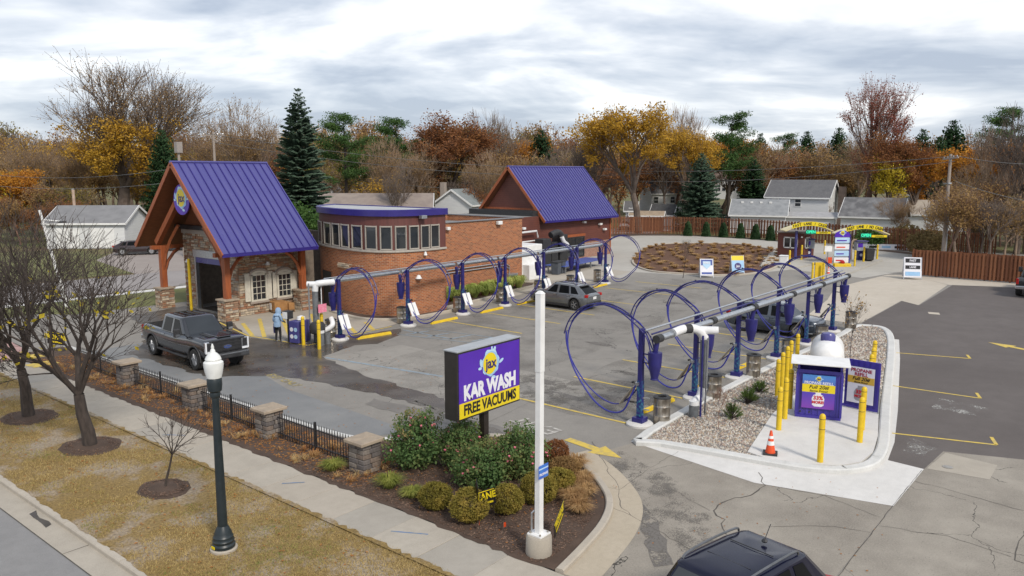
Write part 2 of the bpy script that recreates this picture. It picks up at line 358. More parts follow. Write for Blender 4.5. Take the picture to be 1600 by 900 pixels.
def wearmat(name, a, b, s1=1.3, s2=14, lo=.46, hi=.54, rough=.85, st=(1, 1, 1)):   # worn patch: breaks up into specks of bare paving
    t = NT(name); v = t.pos(st); t.set(t.ramp(t.noise(v, s2, 4), [(.35, a), (.65, b)]), rough); f = t.math('ADD', t.math('MULTIPLY', t.noise(v, s1, 6, .65), .6), t.math('MULTIPLY', t.noise(v, s2, 4, .7), .4))
    tr = t.n('ShaderNodeBsdfTransparent'); mx = t.n('ShaderNodeMixShader'); t.l(t.ramp(f, [(lo, 0.0), (hi, 1.0)]), mx.inputs[0]); t.l(tr.outputs[0], mx.inputs[1]); t.l(t.b.outputs[0], mx.inputs[2]); t.l(mx.outputs[0], t.out.inputs[0]); return t.m
wear_dark = wearmat('worn_dark_wear', (.125, .113, .10), (.175, .16, .14), s1=1.1, s2=24, lo=.495, hi=.61); wear_streak = wearmat('worn_streak', (.12, .11, .098), (.165, .15, .135), lo=.44, hi=.5); wear_soft = wearmat('soft_lane_wear', (.135, .123, .108), (.17, .156, .138), s1=.35, s2=16, lo=.46, hi=.95); wear_dust = wearmat('pale_dust_wear', (.30, .29, .27), (.36, .35, .33), lo=.5, hi=.6)
patch_m = groundmat('tar_patch', (.10, .095, .088), (.15, .142, .13), s1=1.2, s2=6, s3=45, rough=.8)
crack_m = mat('crack_filler', (.07, .062, .054), (.11, .098, .085), 6, rough=.95, kind='pos')

rng = random.Random(7)
def jag(poly, step=.5, amp=.12, seed=1):
    r = random.Random(seed); out = []; n = len(poly)
    for i in range(n):
        a, b = poly[i], poly[(i+1) % n]; L = math.hypot(b[0]-a[0], b[1]-a[1]); k = max(1, int(L/step))
        for j in range(k):
            t = j/k; out.append((a[0]+(b[0]-a[0])*t+r.uniform(-amp, amp), a[1]+(b[1]-a[1])*t+r.uniform(-amp, amp)))
    return out
def smoothpoly(pts, n=6, closed=False):
    P = [Vector((p[0], p[1], p[2] if len(p) > 2 else 0)) for p in pts]; out = []; m = len(P)
    for i in range(m if closed else m-1):
        p0 = P[(i-1) % m] if closed or i > 0 else P[i]; p1 = P[i]; p2 = P[(i+1) % m]; p3 = P[(i+2) % m] if closed or i+2 < m else P[(i+1) % m]
        for j in range(n):
            t = j/n; out.append(.5*((2*p1)+(p2-p0)*t+(2*p0-5*p1+4*p2-p3)*t*t+(3*p1-p0-3*p2+p3)*t*t*t))
    if not closed: out.append(P[-1])
    return [tuple(p) for p in out] if len(pts[0]) > 2 else [(p.x, p.y) for p in out]
def offset_path(path, d, closed=False):
    out = []; m = len(path)
    for i in range(m):
        a = path[(i-1) % m] if closed or i > 0 else path[i]; b = path[(i+1) % m] if closed or i < m-1 else path[i]
        tx, ty = b[0]-a[0], b[1]-a[1]; L = math.hypot(tx, ty) or 1; out.append((path[i][0]-ty/L*d, path[i][1]+tx/L*d))
    return out
def band(mb, path, d0, d1, z0, z1, closed=False, round_=True):
    # kerb-like band between two offsets of a path
    a = offset_path(path, d0, closed); b = offset_path(path, d1, closed); m = len(path); w = d1-d0
    c = offset_path(path, d0+w*.14, closed); e = offset_path(path, d1-w*.14, closed)
    vs = []
    for i in range(m):
        vs += [(a[i][0], a[i][1], z0), (a[i][0], a[i][1], z1-.03), (c[i][0], c[i][1], z1), (e[i][0], e[i][1], z1), (b[i][0], b[i][1], z1-.03), (b[i][0], b[i][1], z0)]
    fs = []
    for i in range(m if closed else m-1):
        j = (i+1) % m
        for k in range(5): fs.append((i*6+k, i*6+k+1, j*6+k+1, j*6+k))
    if not closed: fs += [(0, 1, 2, 3, 4, 5), tuple((m-1)*6+k for k in (5, 4, 3, 2, 1, 0))]
    return mb.add(vs, fs)
def struct(name, mb, m, **k): return mk(name, mb, m, kind='structure', **k)

# ------------------------------------------------------------------ the setting
struct('terrain', MB().sheet([(7.15, -900), (1900, -900), (1900, 1900), (7.15, 1900)], -.03), turf_m)
road = struct('road', MB().sheet([(-40, -60), (6.44, -60), (6.44, 260), (-40, 260)], -.12), asphalt_street)
gut = struct('gutter', MB().sheet([(6.42, -60), (7.02, -60), (7.02, 260), (6.42, 260)], -.114), conc)
kerb = empty('kerb'); kerb['kind'] = 'structure'
kp = MB(); band(kp, [(7.0, 0), (7.0, 2.98)], 0, -.17, -.2, .005); k0 = mk('kerb_section', kp, curb_m, kerb, loc=(0, 2, 0))
for i in range(1, 22): inst(k0, kerb, (0, 2+3*i, 0))
for (yy, w) in ((18.55, .02), (24.3, .02), (12.5, .02), (30.4, .02)):
    mk('gutter_joint', MB().sheet([(6.42, yy), (7.0, yy), (7.0, yy+w), (6.42, yy+w)], -.110), crack_m, gut)
mk('gutter_seam', MB().sheet([(6.405, -20), (6.43, -20), (6.43, 120), (6.405, 120)], -.110), crack_m, gut)
mk('damp_spot', MB().sheet(jag([(6.75, 20.3), (6.9, 20.4), (6.9, 21.6), (6.72, 21.5)], .25, .06, 3), -.1105), wet_m, gut)
verge = struct('verge', MB().sheet([(7.15, -5), (11.22, -5), (11.22, 120), (7.15, 120)], 0.0), soil_m)
# pavement of separate slabs
vr_ = random.Random(4); mk('verge_edge', MB().sheet([(11.12, 9.2+.16*k) for k in range(200)]+[(11.24+vr_.uniform(-.06, .07), 9.2+.16*k) for k in range(199, -1, -1)], .0335), soil_m, verge); mk('verge_edge', MB().sheet([(7.22, 9.2+.16*k) for k in range(200)]+[(7.13+vr_.uniform(-.05, .06), 9.2+.16*k) for k in range(199, -1, -1)], .0085), soil_m, verge)
walk = struct('sidewalk', MB().sheet([(11.2, 9.0), (12.74, 9.0), (12.74, 70), (11.2, 70)], .004), crack_m)
slab = MB().box((0, 0, 0), (1.52, 1.50, .05)); s0 = mk('slab', slab, conc, walk, bevel=.008, loc=(11.96, 9.75, 0))
concs = [conc, groundmat('aged_concrete_warm', (.33, .29, .235), (.405, .36, .30), s1=.3, s2=2.5, s3=50), groundmat('aged_concrete_grey', (.28, .255, .215), (.355, .325, .28), s1=.3, s2=2.5, s3=50)]
for i in range(1, 38): inst(s0, walk, (11.96+rng.uniform(-.005, .005), 9.75+1.515*i, rng.uniform(-.004, .004)), mat=rng.choice(concs))
for (y0, x0, L, a) in ((13.4, 11.75, 1.0, .75), (17.9, 11.8, .5, .8), (24.4, 11.7, .8, .8)):
    mk('survey_mark', MB().add([(x0, y0, .0305), (x0+.45, y0-L*.8, .0305), (x0+.49, y0-L*.8+.02, .0305), (x0+.04, y0+.03, .0305)], [(0, 1, 2, 3)]), mat('blue_spray_paint', (.09, .18, .36), (.2, .24, .28), 6, rough=.9, kind='pos'), walk)
# the lot and its paved areas
lot = struct('parking_lot', MB().sheet([(12.72, -40), (98, -40), (98, 58), (30, 58), (26, 52), (12.72, 52)], -.008), lot_m)
for nm, poly, m, z in (
    ('entrance_apron', [(7.2, 9.2), (12.76, 9.2), (14, 9.5), (15.26, 9.8), (16.3, 10.3), (17.1, 10.94), (18.2, 12.5), (19.3, 12.6), (20.9, 12.15), (21.4, 10), (21.7, 8.1), (20.2, 7.9), (21, 4.54), (7.2, 4.54)], conc_front, -.004),
    ('concrete_drive', [(7.2, 4.52), (24.25, 4.52), (26.3, 4.41), (27.05, 2.4), (29.5, -12), (30, -40), (7.2, -40)], conc_front, -.004),
    ('front_drive_sealed', [(15.05, 39), (18.9, 39), (18.6, 30), (17.6, 26), (17.4, 22), (17.2, 18.5), (15.05, 19.5)], sealed, -.004),
    ('pale_concrete_strip', [(20.9, 29.5), (26.0, 28.5), (25.8, 15), (22.2, 18), (20.4, 22)], groundmat('slightly_pale_paving', (.23, .214, .19), (.30, .28, .25), s1=.3, s2=2.2, s3=35, crack=.25), -.004),
    ('dark_asphalt', [(24.4, 5.5), (24.3, 4.5), (26.3, 4.38), (27.05, 2.36), (29, -12), (30, -40), (90, -40), (70.2, -10), (69.5, 4), (67.3, 11.5), (55.4, 11.3), (56.6, 12.6), (46.6, 12.4), (45.7, 11.4), (43, 9.8), (38.5, 8.7), (29.9, 6.75), (26.2, 5.9)], lot_dark, -.0035),
    ('beige_concrete_pad', [(67.0, 11.8), (71.2, 15.4), (70.5, 17), (60, 18), (53.8, 16.6), (46, 15.5), (46.4, 12.45), (56.6, 12.65), (55.4, 11.35)], conc_beige, .0),
    ('fence_foot_strip', [(67.0, 11.7), (71.1, 15.4), (71.0, 6), (70.8, -12), (69.9, -12), (69.6, 6)], conc_beige, .002),
    ('loop_drive', [(54, 33.0), (58.5, 34.5), (60.0, 27.4), (65.5, 25.6), (69, 24.6), (67, 18), (74, 16.5), (90.5, 19.0), (96.5, 30), (98, 40.5), (98.0, 49), (94, 54.5), (88, 57), (70.4, 57), (70.4, 44.5), (60, 44.2), (58.5, 38)], conc_loop, -.003),
    ('building_walk', [(24.2, 32.6), (28.6, 32.6), (30.2, 32.9), (33.8, 32.8), (38, 33.4), (45, 34.5), (52, 33.6), (58.6, 34.8), (60, 44.3), (46, 44.3), (46, 36.8), (34.6, 33.8), (30.2, 36), (31, 41), (29.4, 41.7), (24, 41.7), (22.4, 36.3)], conc, -.0025)):
    mk(nm, MB().sheet(poly, z), m, lot)
mk('wet_patch', MB().sheet(jag([(16.4, 37), (16.6, 30), (18.6, 28.3), (19.3, 24), (19.6, 19.2), (20.6, 20.2), (21.0, 25.8), (21.9, 29.4), (24.4, 30.2), (25.5, 29.6), (27.6, 30.3), (28.8, 31.6), (25.5, 32.1), (23.0, 32.6), (22.2, 36.2), (24.6, 42.5), (25, 48), (21, 47), (19.6, 41)], .4, .13, 5), .0005), wet_m, lot)
mk('wet_patch', MB().sheet(jag([(18.2, 22), (18.5, 17), (19.2, 14.6), (19.6, 15), (19.3, 18.4), (18.9, 22.4)], .4, .10, 6), .0006), damp_m, lot)
mk('damp_patch', MB().sheet(jag([(22.6, 21.6), (22.7, 13.4), (26.2, 13.2), (26.3, 17), (25.3, 21.2)], .45, .2, 8), .0006), wear_dark, lot)
for i, (x, y, a, b, s) in enumerate([(23.8, 17.0, .9, .35, 1), (24.6, 15.2, 1.3, .4, 2), (24.9, 18.8, .7, .3, 3), (25.1, 14.2, .8, .45, 4), (26.9, 15.8, .8, .3, 5), (22.0, 21.5, .25, .45, 6), (21.8, 19.9, .2, .3, 7), (28.3, 17, .6, .25, 9), (32.5, 21, .8, .3, 11), (34.0, 26, .5, .2, 12), (41, 24.6, .5, .2, 13), (46, 24, .9, .35, 14), (56, 26, .9, .5, 15)]):
    mk('oil_stain', MB().sheet(jag([(x+b*math.cos(t), y+a*math.sin(t)) for t in np.linspace(0, 2*math.pi, 14)[:-1]], .2, .1, 20+s), .0012), wear_streak, lot)
for s_, poly in enumerate(([(20.5, 26.5), (57, 29.5), (57, 24), (20.8, 19)], [(22.5, 18), (46, 18.5), (46, 12.9), (22.3, 12.9)], [(27, 31.3), (52, 32.2), (52, 27.5), (30, 27)])): mk('lane_wear', MB().sheet(jag(poly, 1.2, .4, 70+s_), .0004+.00008*s_), wear_soft, lot)
def trackband(pts, w, seed):
    L = offset_path(pts, w/2); Rr = offset_path(pts, -w/2); return jag(L+Rr[::-1], .3, .07, seed)
mk('worn_tar_patch', MB().sheet(trackband([(19.4, 12.4), (18.6, 10.4), (17.2, 8.7), (15.6, 7.0), (14.2, 6.2)], 1.5, 31), .0008), wear_dark, lot)
for s, (pts, w) in enumerate([([(18.1, 14.8), (18.3, 12.9), (17.5, 10.9), (16.4, 9.1), (14.5, 7.6)], .22), ([(17.8, 14.4), (17.9, 12.8), (17.1, 11), (16.0, 9.3)], .10), ([(19.6, 21.0), (18.8, 17.2), (18.5, 15)], .12), ([(19.9, 21.4), (19.2, 17.6), (18.9, 15.4)], .10)]):
    mk('tyre_wear_streak', MB().sheet(trackband(pts, w*2.2, 40+s), .0010), wear_streak, lot)
mk('dusty_patch', MB().sheet(jag([(31.0, 5.6), (32.6, 5.7), (32.4, 4.0), (31.0, 4.2)], .3, .12, 51), .0008), wear_dust, lot)
mk('dusty_patch', MB().sheet(jag([(25.0, 5.3), (27.0, 5.6), (26.6, 4.5), (25.1, 4.7)], .3, .15, 52), .0008), wear_dust, lot)
def ribbon(pts, w, z, m, name, jit=.0, seed=0, parent=None):
    r = random.Random(seed); P = []
    for i in range(len(pts)-1):
        a, b = pts[i], pts[i+1]; L = math.hypot(b[0]-a[0], b[1]-a[1]); k = max(1, int(L/.22)) if jit else 1
        for j in range(k): P.append((a[0]+(b[0]-a[0])*j/k+(r.uniform(-jit, jit) if i+j else 0), a[1]+(b[1]-a[1])*j/k+(r.uniform(-jit, jit) if i+j else 0)))
    P.append(pts[-1]); mb = MB(); n = len(P); ws = [w*r.uniform(.5, 1.5) if jit else w for _ in P]
    A = [offset_path(P, ws[i]/2)[i] for i in range(n)]; B = [offset_path(P, -ws[i]/2)[i] for i in range(n)]
    mb.add([(p[0], p[1], z) for p in A]+[(p[0], p[1], z) for p in B], [(i, n+i, n+i+1, i+1) for i in range(n-1)])
    return mk(name, mb, m, parent or lot)
for s, (px, w, jit) in enumerate([
    ([(1440, 735), (1395, 790), (1310, 900)], .035, .012), ([(925, 690), (968, 765), (967, 788), (985, 805), (1080, 860)], .04, .05), ([(1060, 705), (1010, 735), (968, 765), (945, 760)], .025, .03),
    ([(1185, 738), (1195, 757), (1180, 772), (1130, 785), (1110, 798), (1128, 812), (1135, 835)], .07, .07), ([(1110, 798), (1060, 770), (1015, 752)], .03, .04),
    ([(1195, 757), (1290, 775), (1375, 808)], .025, .04), ([(1200, 822), (1300, 822), (1360, 832)], .025, .03), ([(1430, 752), (1500, 770), (1600, 798)], .03, .04), ([(1376, 822), (1480, 838), (1580, 870)], .025, .04), ([(1600, 830), (1585, 875), (1600, 880)], .05, .04),
    ([(985, 805), (940, 787)], .03, .03), ([(880, 530), (872, 548), (905, 562), (960, 560)], .03, .05), ([(640, 620), (840, 600)], .02, .02), ([(700, 690), (850, 618)], .025, .015), ([(1500, 490), (1560, 500)], .02, .02)]):
    ribbon([G(*p) for p in px], w*.42, .0016, crack_m, 'pavement_crack', jit, 60+s)
# painted markings (children of the lot)
def line(a, b, w=.12, m=None): return ribbon([a, b], w, .003, m or yellow_line, 'parking_line')
for x in (22.45, 26.4, 30.3, 34.6, 38.7, 42.9): line((x, 18.3 if x > 23 else 19.6), (x, 13.25))
for x in (28.6, 32.0, 35.5, 39.0, 43.9, 49.0, 53.4): line((x, 31.2), (x, 25.6 if x > 30 else 27.4), m=yellow_line if x > 30 else blue_line)
for a, b in (((27.12, 6.05), (28.0, 3.2)), ((33.4, 7.55), (33.6, 4.5)), ((39.8, 8.95), (40.7, 6.0))):
    line(a, b, .11); line(b, (b[0]+.75, b[1]+.25), .11)
for t in np.linspace(0, 1, 5)[:-1]: line((27.9+2.0*t*.6, 30.2-5.2*t), (29.3+1.2*t, 29.9-5.0*t), .16, blue_line)
line((27.6, 30.6), (28.9, 24.6), .08, blue_line); line((29.6, 30.6), (30.4, 25.0), .08, blue_line); line((21.9, 29.2), (22.9, 22.6), .18, blue_line)
for a, b in (((24.1, 39.7), (22.5, 36.2)), ((25.5, 40.2), (22.7, 35.4)), ((27.2, 40.6), (22.9, 33.2)), ((28.4, 39.2), (24.3, 32.6)), ((28.9, 37), (26.4, 32.5)), ((28.8, 34.6), (27.6, 32.5))): line(a, b, .22)
for a, b in (((22.35, 36.4), (22.95, 32.0)), ((22.95, 32.0), (28.9, 32.45)), ((22.35, 36.4), (23.4, 41.0))): line(a, b, .11)
def arrow(p, ang, L=1.9, m=yellow_line):
    ca_, sa_ = math.cos(ang), math.sin(ang); pts = [(0, -.16), (L*.55, -.16), (L*.55, -.42), (L, 0), (L*.55, .42), (L*.55, .16), (0, .16)]
    mk('painted_arrow', MB().sheet([(p[0]+x*ca_-y*sa_, p[1]+x*sa_+y*ca_) for x, y in pts], .003), m, lot)
arrow((19.85, 14.0), R(-99), 2.3); arrow((44.2, 3.6), R(65), 2.6)
for (x, y) in ((63.0, 36.2), (66.0, 38.2)): mk('painted_arrow', MB().sheet(jag([(x-.7, y-.3), (x+.7, y-.3), (x+.7, y+.3), (x-.7, y+.3)], .4, .08, 3), .003), yellow_line, lot)
t_ = text('lane_lettering', 'EXIT ONLY', mat('faded_yellow_lettering', (.42, .33, .11), (.20, .18, .14), 9, rough=.9, kind='pos', lo=.45, hi=.55), lot, (18.3, 27.3, .004), (0, 0, R(-97)), .5, 1.0, .015, ext=0)
text('lane_lettering', 'EXIT', mat('worn_white_line_paint', (.5, .48, .44), (.28, .26, .24), 5, rough=.9, kind='pos'), lot, (20.3, 15.6, .004), (0, 0, R(80)), 1.0, 1.0, .01, ext=0)
for (x, y, m) in ((13.0, 37.9, yellow_line), (13.1, 39.8, yellow_line)): mk('painted_patch', MB().sheet([(x-.5, y-.5), (x+.6, y-.4), (x+.5, y+.5), (x-.6, y+.4)], .034), m, lot)
mk('red_paving', MB().sheet([(9.6, 38.3), (13.5, 40.6), (14.2, 48), (9.6, 48)], .033), groundmat('red_tinted_paving', (.34, .20, .18), (.42, .27, .25), s1=.5), lot)
mk('patched_slab', MB().sheet([(24.4, 4.45), (26.2, 4.3), (26.0, 2.9), (24.6, 2.9)], .0012), conc, lot)
mk('drain_cover', MB().lathe([(.14, 0), (.14, .01), (.1, .012)], (24.9, 4.0, .001), 20), steel, lot, smooth=True)
mk('drain_cover', MB().sheet([(52.4, 9.5), (53.1, 9.7), (53.0, 10.3), (52.3, 10.1)], .002), conc_beige, lot)

# beds, islands and kerbs
isl = [(15.05, 41), (15.05, 33), (15.1, 26), (15.2, 20.5), (15.6, 18.8), (16.9, 17.4), (18.2, 16.2), (18.75, 14.9), (18.5, 13.2), (17.95, 12.05), (17.09, 10.94), (16.31, 10.27), (15.26, 9.8), (14.01, 9.5), (12.75, 9.27)]
islp = smoothpoly(isl, 5)
bed = struct('planting_bed', MB().sheet([(12.70+rng.uniform(-.09, .05), 9.4+.22*k) for k in range(144)]+islp, .033), mulch_m)
ik = empty('island_kerb'); ik['kind'] = 'structure'
for i in range(0, len(islp)-5, 5): mb = MB(); band(mb, islp[i:i+6], .0, .2, -.02, .10); mk('kerb_section', mb, curb_new if islp[i][1] > 18.5 else curb_m, ik)
go_ = islp[40:]; mk('kerb_gutter', MB().sheet(go_+offset_path(go_, .95)[::-1] if offset_path(go_, .95)[5][0] > go_[5][0] else go_+offset_path(go_, -.95)[::-1], .0011), groundmat('sandy_gutter_concrete', (.37, .315, .235), (.43, .37, .285), s1=.5), lot)
# propane island
pe = [(20.95, 12.2), (21.1, 11.3), (21.36, 9.96), (21.67, 8.1), (21.95, 6.95), (22.5, 6.1), (23.4, 5.62), (24.57, 5.6), (26.19, 5.89), (29.89, 6.76), (38.51, 8.7), (43.04, 9.83), (45.1, 10.6), (45.75, 11.3), (45.5, 12.15), (44.5, 12.45), (41.2, 12.35), (33.6, 12.6), (28.07, 12.6), (24.65, 12.5)]
pep = []
for i, p in enumerate(pe): pep.append(p)
pep = smoothpoly(pep, 3, True)
struct('gravel_island', MB().sheet(pep, .07), gravel_base)
pk = empty('propane_island_kerb'); pk['kind'] = 'structure'; nn = len(pep)
for i in range(0, nn, 5):
    mb = MB(); band(mb, [pep[j % nn] for j in range(i, min(i+6, nn+1))], 0, .34, -.02, .14); mk('kerb_section', mb, curb_new, pk)
struct('concrete_apron', MB().sheet([(20.95, 12.3), (20.2, 7.9), (21.0, 4.52), (24.3, 4.50), (24.4, 5.5), (26.2, 5.75), (30, 6.55), (38.6, 8.5), (43.1, 9.6), (43.0, 10), (29.9, 7.0), (24, 6.2), (22.3, 7), (21.7, 9), (21.2, 12.3)], .0012), conc_new)
struct('propane_pad', MB().prism([(22.1, 8.9), (26.3, 9.75), (31.5, 10.2), (31.5, 7.6), (29.6, 7.1), (26.2, 6.25), (24.5, 5.95), (23.4, 6.0), (22.7, 6.4), (22.2, 7.2), (21.95, 8.3)], 0, .128), conc_new)
# mulch oval inside the loop drive
ov = smoothpoly([(59.9, 30.5), (60.1, 34), (65, 38.4), (73.4, 42.4), (79.7, 45), (85.6, 44.3), (89.2, 38.5), (86.5, 34), (83.5, 30.6), (78.3, 29.1), (71.5, 26.6), (65.5, 25.8), (61.5, 27.0)], 5, True)
struct('mulch_oval', MB().sheet(ov, .05), mulch_rust)
okb = MB(); band(okb, ov, -.1, .12, -.02, .12, closed=True); struct('oval_kerb', okb, curb_m)
# left background: lawn, side street, walk strip
struct('side_street', MB().sheet([(7.2, 57.6), (120, 55), (120, 64), (7.2, 67)], -.012), groundmat('side_street_asphalt', (.22, .20, .195), (.29, .265, .255), s1=.2))
struct('side_walk_strip', MB().sheet([(13, 56.2), (60, 54.4), (60, 55.4), (13, 57.2)], .0), conc_new)
struct('green_strip', MB().sheet([(19.2, 50), (26.5, 49.4), (60, 48.8), (60, 54.3), (15, 56.1)], -.001), green_m)
struct('green_lawn', MB().sheet([(9, 69), (60, 65), (60, 80), (36, 82), (30, 92), (9, 92)], -.012), green_m)
struct('gravel_driveway', MB().sheet([(30.5, 66.3), (37, 65.6), (52, 78), (50, 90), (40, 90), (33, 80)], -.008), groundmat('pinkish_gravel_drive', (.24, .205, .185), (.31, .27, .245), s1=.4))
# ------------------------------------------------------------------ buildings
def onY(px, py, Y): d = ray(px, py); t = Y/d.y; return (d.x*t, CAM_H+d.z*t)
def onX(px, py, X): d = ray(px, py); t = X/d.x; return (d.y*t, CAM_H+d.z*t)
siding = NT('maroon_lap_siding'); _v = siding.pos((1, 1, 1)); _w = siding.n('ShaderNodeTexWave', wave_type='BANDS', bands_direction='Z', wave_profile='SAW'); _w.inputs['Scale'].default_value = 1.6; siding.l(_v, _w.inputs['Vector'])
siding.set(siding.mix(siding.ramp(_w.outputs['Fac'], [(.0, 1.0), (.16, 0.0)]), siding.ramp(siding.noise(_v, .9, 5), [(.35, (.145, .046, .032)), (.7, (.115, .037, .027))]), (.05, .018, .014)), .6); siding.bump(_w.outputs['Fac'], .4, .02); siding = siding.m
vsiding = NT('maroon_ribbed_panel'); _v = vsiding.pos((1, 1, .02)); vsiding.set(vsiding.ramp(vsiding.noise(_v, 9, 3), [(.35, (.135, .045, .038)), (.65, (.10, .036, .03))]), .6); vsiding.bump(vsiding.noise(_v, 12, 2), .3, .02); vsiding = vsiding.m
darkint = mat('painted_dark_interior', (.03, .028, .026), (.05, .045, .04), 2, rough=.8)
def masonry(name, parent, o, u, w, h, seed, holes=(), rows=(.09, .19), wid=(.18, .55), depth=.05, mats=None, z0=0.0):
    r = random.Random(seed); mb = MB(); fm = []; mats = mats or stones; ux, uy = u; nx, ny = uy, -ux      # n = outward
    z = z0
    while z < h-.02:
        rh = min(r.uniform(*rows), h-z); x = 0.0
        while x < w-.01:
            sw = min(r.uniform(*wid), w-x)
            if w-x-sw < .1: sw = w-x
            cx, cz = x+sw/2, z+rh/2
            if not any(a-sw*.25 < cx < b+sw*.25 and c < cz < d for a, b, c, d in holes):
                dd = depth*r.uniform(.5, 1.3); mi = r.randrange(len(mats)); g = .007
                vs = []
                for k, (dn, sh) in enumerate(((-.02, 0), (dd, .008))):
                    for (a, b) in ((g+sh, g+sh), (sw-g-sh, g+sh), (sw-g-sh, rh-g-sh), (g+sh, rh-g-sh)):
                        vs.append((o[0]+ux*(x+a)+nx*dn, o[1]+uy*(x+a)+ny*dn, z+b))
                mb.add(vs, [(4, 5, 6, 7), (0, 1, 5, 4), (1, 2, 6, 5), (2, 3, 7, 6), (3, 0, 4, 7)]); fm += [mi]*5
            x += sw
        z += rh
    ob = mk(name, mb, mats[0], parent, kind='stuff')
    for m in mats[1:]: ob.data.materials.append(m)
    ob.data.polygons.foreach_set('material_index', fm); return ob
mortar = mat('mortar', (.20, .165, .13), (.15, .12, .095), 5, rough=.95)
def metal_roof(parent, x0, x1, yr, zr, ye, ze, npan, overside=True):
    # deck + one panel object per standing-seam bay on the side facing the lot
    t = .16; deck = MB()
    for s in (1, -1):
        y = ye if s == 1 else 2*yr-ye
        deck.add([(x0, yr, zr), (x1, yr, zr), (x1, y, ze), (x0, y, ze), (x0, yr, zr-t*1.4), (x1, yr, zr-t*1.4), (x1, y, ze-t), (x0, y, ze-t)], [(0, 1, 2, 3) if s < 0 else (3, 2, 1, 0), (4, 5, 6, 7) if s > 0 else (7, 6, 5, 4), (0, 4, 7, 3), (1, 2, 6, 5), (2, 3, 7, 6)])
    mk('roof_deck', deck, soffit, parent)
    pw = (x1-x0)/npan
    for s in (1, -1):
        y = ye if s == 1 else 2*yr-ye; n = Vector((0, (ze-zr)*(1 if s > 0 else -1), -(y-yr)*(1 if s > 0 else -1))); n.normalize()
        if n.z < 0: n = -n
        e = Vector((0, y-yr, ze-zr)).normalized()*.05
        mb = MB(); a, b = Vector((0, yr, zr))+n*.012, Vector((0, y, ze))+n*.012+e; W = Vector((pw-.004, 0, 0)); up = n*.055
        mb.quad(a, a+W, b+W, b) if s < 0 else mb.quad(a, b, b+W, a+W)
        mb.add([tuple(p) for p in (b, b+W, b+W-n*.03, b-n*.03)], [(0, 1, 2, 3)])
        r0 = Vector((pw-.055, 0, 0)); r1 = Vector((pw-.008, 0, 0))  # ribs widened and coloured dark, so each seam's shadow line is painted in
        q = [a+r0, a+r1, b+r1, b+r0]; mb.add([tuple(p) for p in q]+[tuple(p+up) for p in q], [(4, 5, 6, 7), (0, 1, 5, 4), (1, 2, 6, 5), (2, 3, 7, 6), (3, 0, 4, 7)])
        p0 = mk('roof_panel', mb, purple, parent, loc=(x0, 0, 0)); p0.data.materials.append(dkpurple); p0.data.polygons.foreach_set('material_index', [0, 1]+[1]*(len(p0.data.polygons)-2))
        for i in range(1, npan): inst(p0, parent, (x0+i*pw, 0, 0))
    rc = MB(); rc.tube([(x0-.03, yr, zr+.03), (x1+.03, yr, zr+.03)], .09, 6); mk('ridge_cap', rc, purple, parent)
    for s in (1, -1):
        y = ye if s == 1 else 2*yr-ye
        for xx in (x0, x1): mk('rake_trim', MB().beam((xx, yr, zr-.08), (xx, y, ze-.08), .06, .26), timber if xx == x0 else purple, parent)
    mk('eave_trim', MB().beam((x0, ye-.03, ze-.05), (x1, ye-.03, ze-.05), .05, .2), dkpurple, parent)

# --- wash-tunnel entrance house
gh = empty('wash_entrance_house', (0, 0, 0), label='stone entrance house with steep purple metal roof and timber posts', cat='building')
metal_roof(gh, 23.0, 29.4, 44.7, 9.1, 39.6, 4.0, 13)
WY, WX = 41.7, 25.2
wc = MB(); wc.bbox((WX, WY, 0), (30.6, WY+.25, 4.6)); wc.bbox((WX, WY+.25, 0), (WX+.25, 43.0, 5.2)); wc.bbox((WX, 46.4, 0), (WX+.25, 47.9, 5.2)); wc.bbox((WX, 43.0, 3.35), (WX+.25, 46.4, 5.2)); wc.bbox((WX, 47.65, 0), (33, 47.9, 4.6)); wc.bbox((32.7, WY+.25, 0), (32.95, 47.65, 4.6))
mk('wall_core', wc, mortar, gh)
mk('gable_infill', MB().add([(WX+.1, 41.5, 5.2), (WX+.1, 47.9, 5.2), (WX+.1, 44.7, 8.7)], [(0, 1, 2)]), soffit, gh)
mk('gable_beam', MB().bbox((24.9, 41.0, 5.0), (25.3, 48.4, 5.25)), blackm, gh)
win = []
for (xa, xb, ya, yb) in ((393, 415, 431, 466), (434, 454, 429, 460)):
    (X0, Z1), (X1, Z0) = onY(xa, ya, WY-.05), onY(xb, yb, WY-.05); win.append((X0, X1, Z0, Z1))
masonry('stone_veneer', gh, (WX, WY), (1, 0), 4.6, 4.2, 3, [(a-WX-.1, b-WX+.1, c-.12, d+.25) for a, b, c, d in win])
masonry('stone_veneer', gh, (WX, 47.9), (0, -1), 6.2, 5.0, 4, [(1.5, 4.9, 0, 3.4)])
mk('brick_course', MB().bbox((WX-.12, 41.7, 4.72), (WX-.001, 47.9, 5.0)), brick_dark, gh)
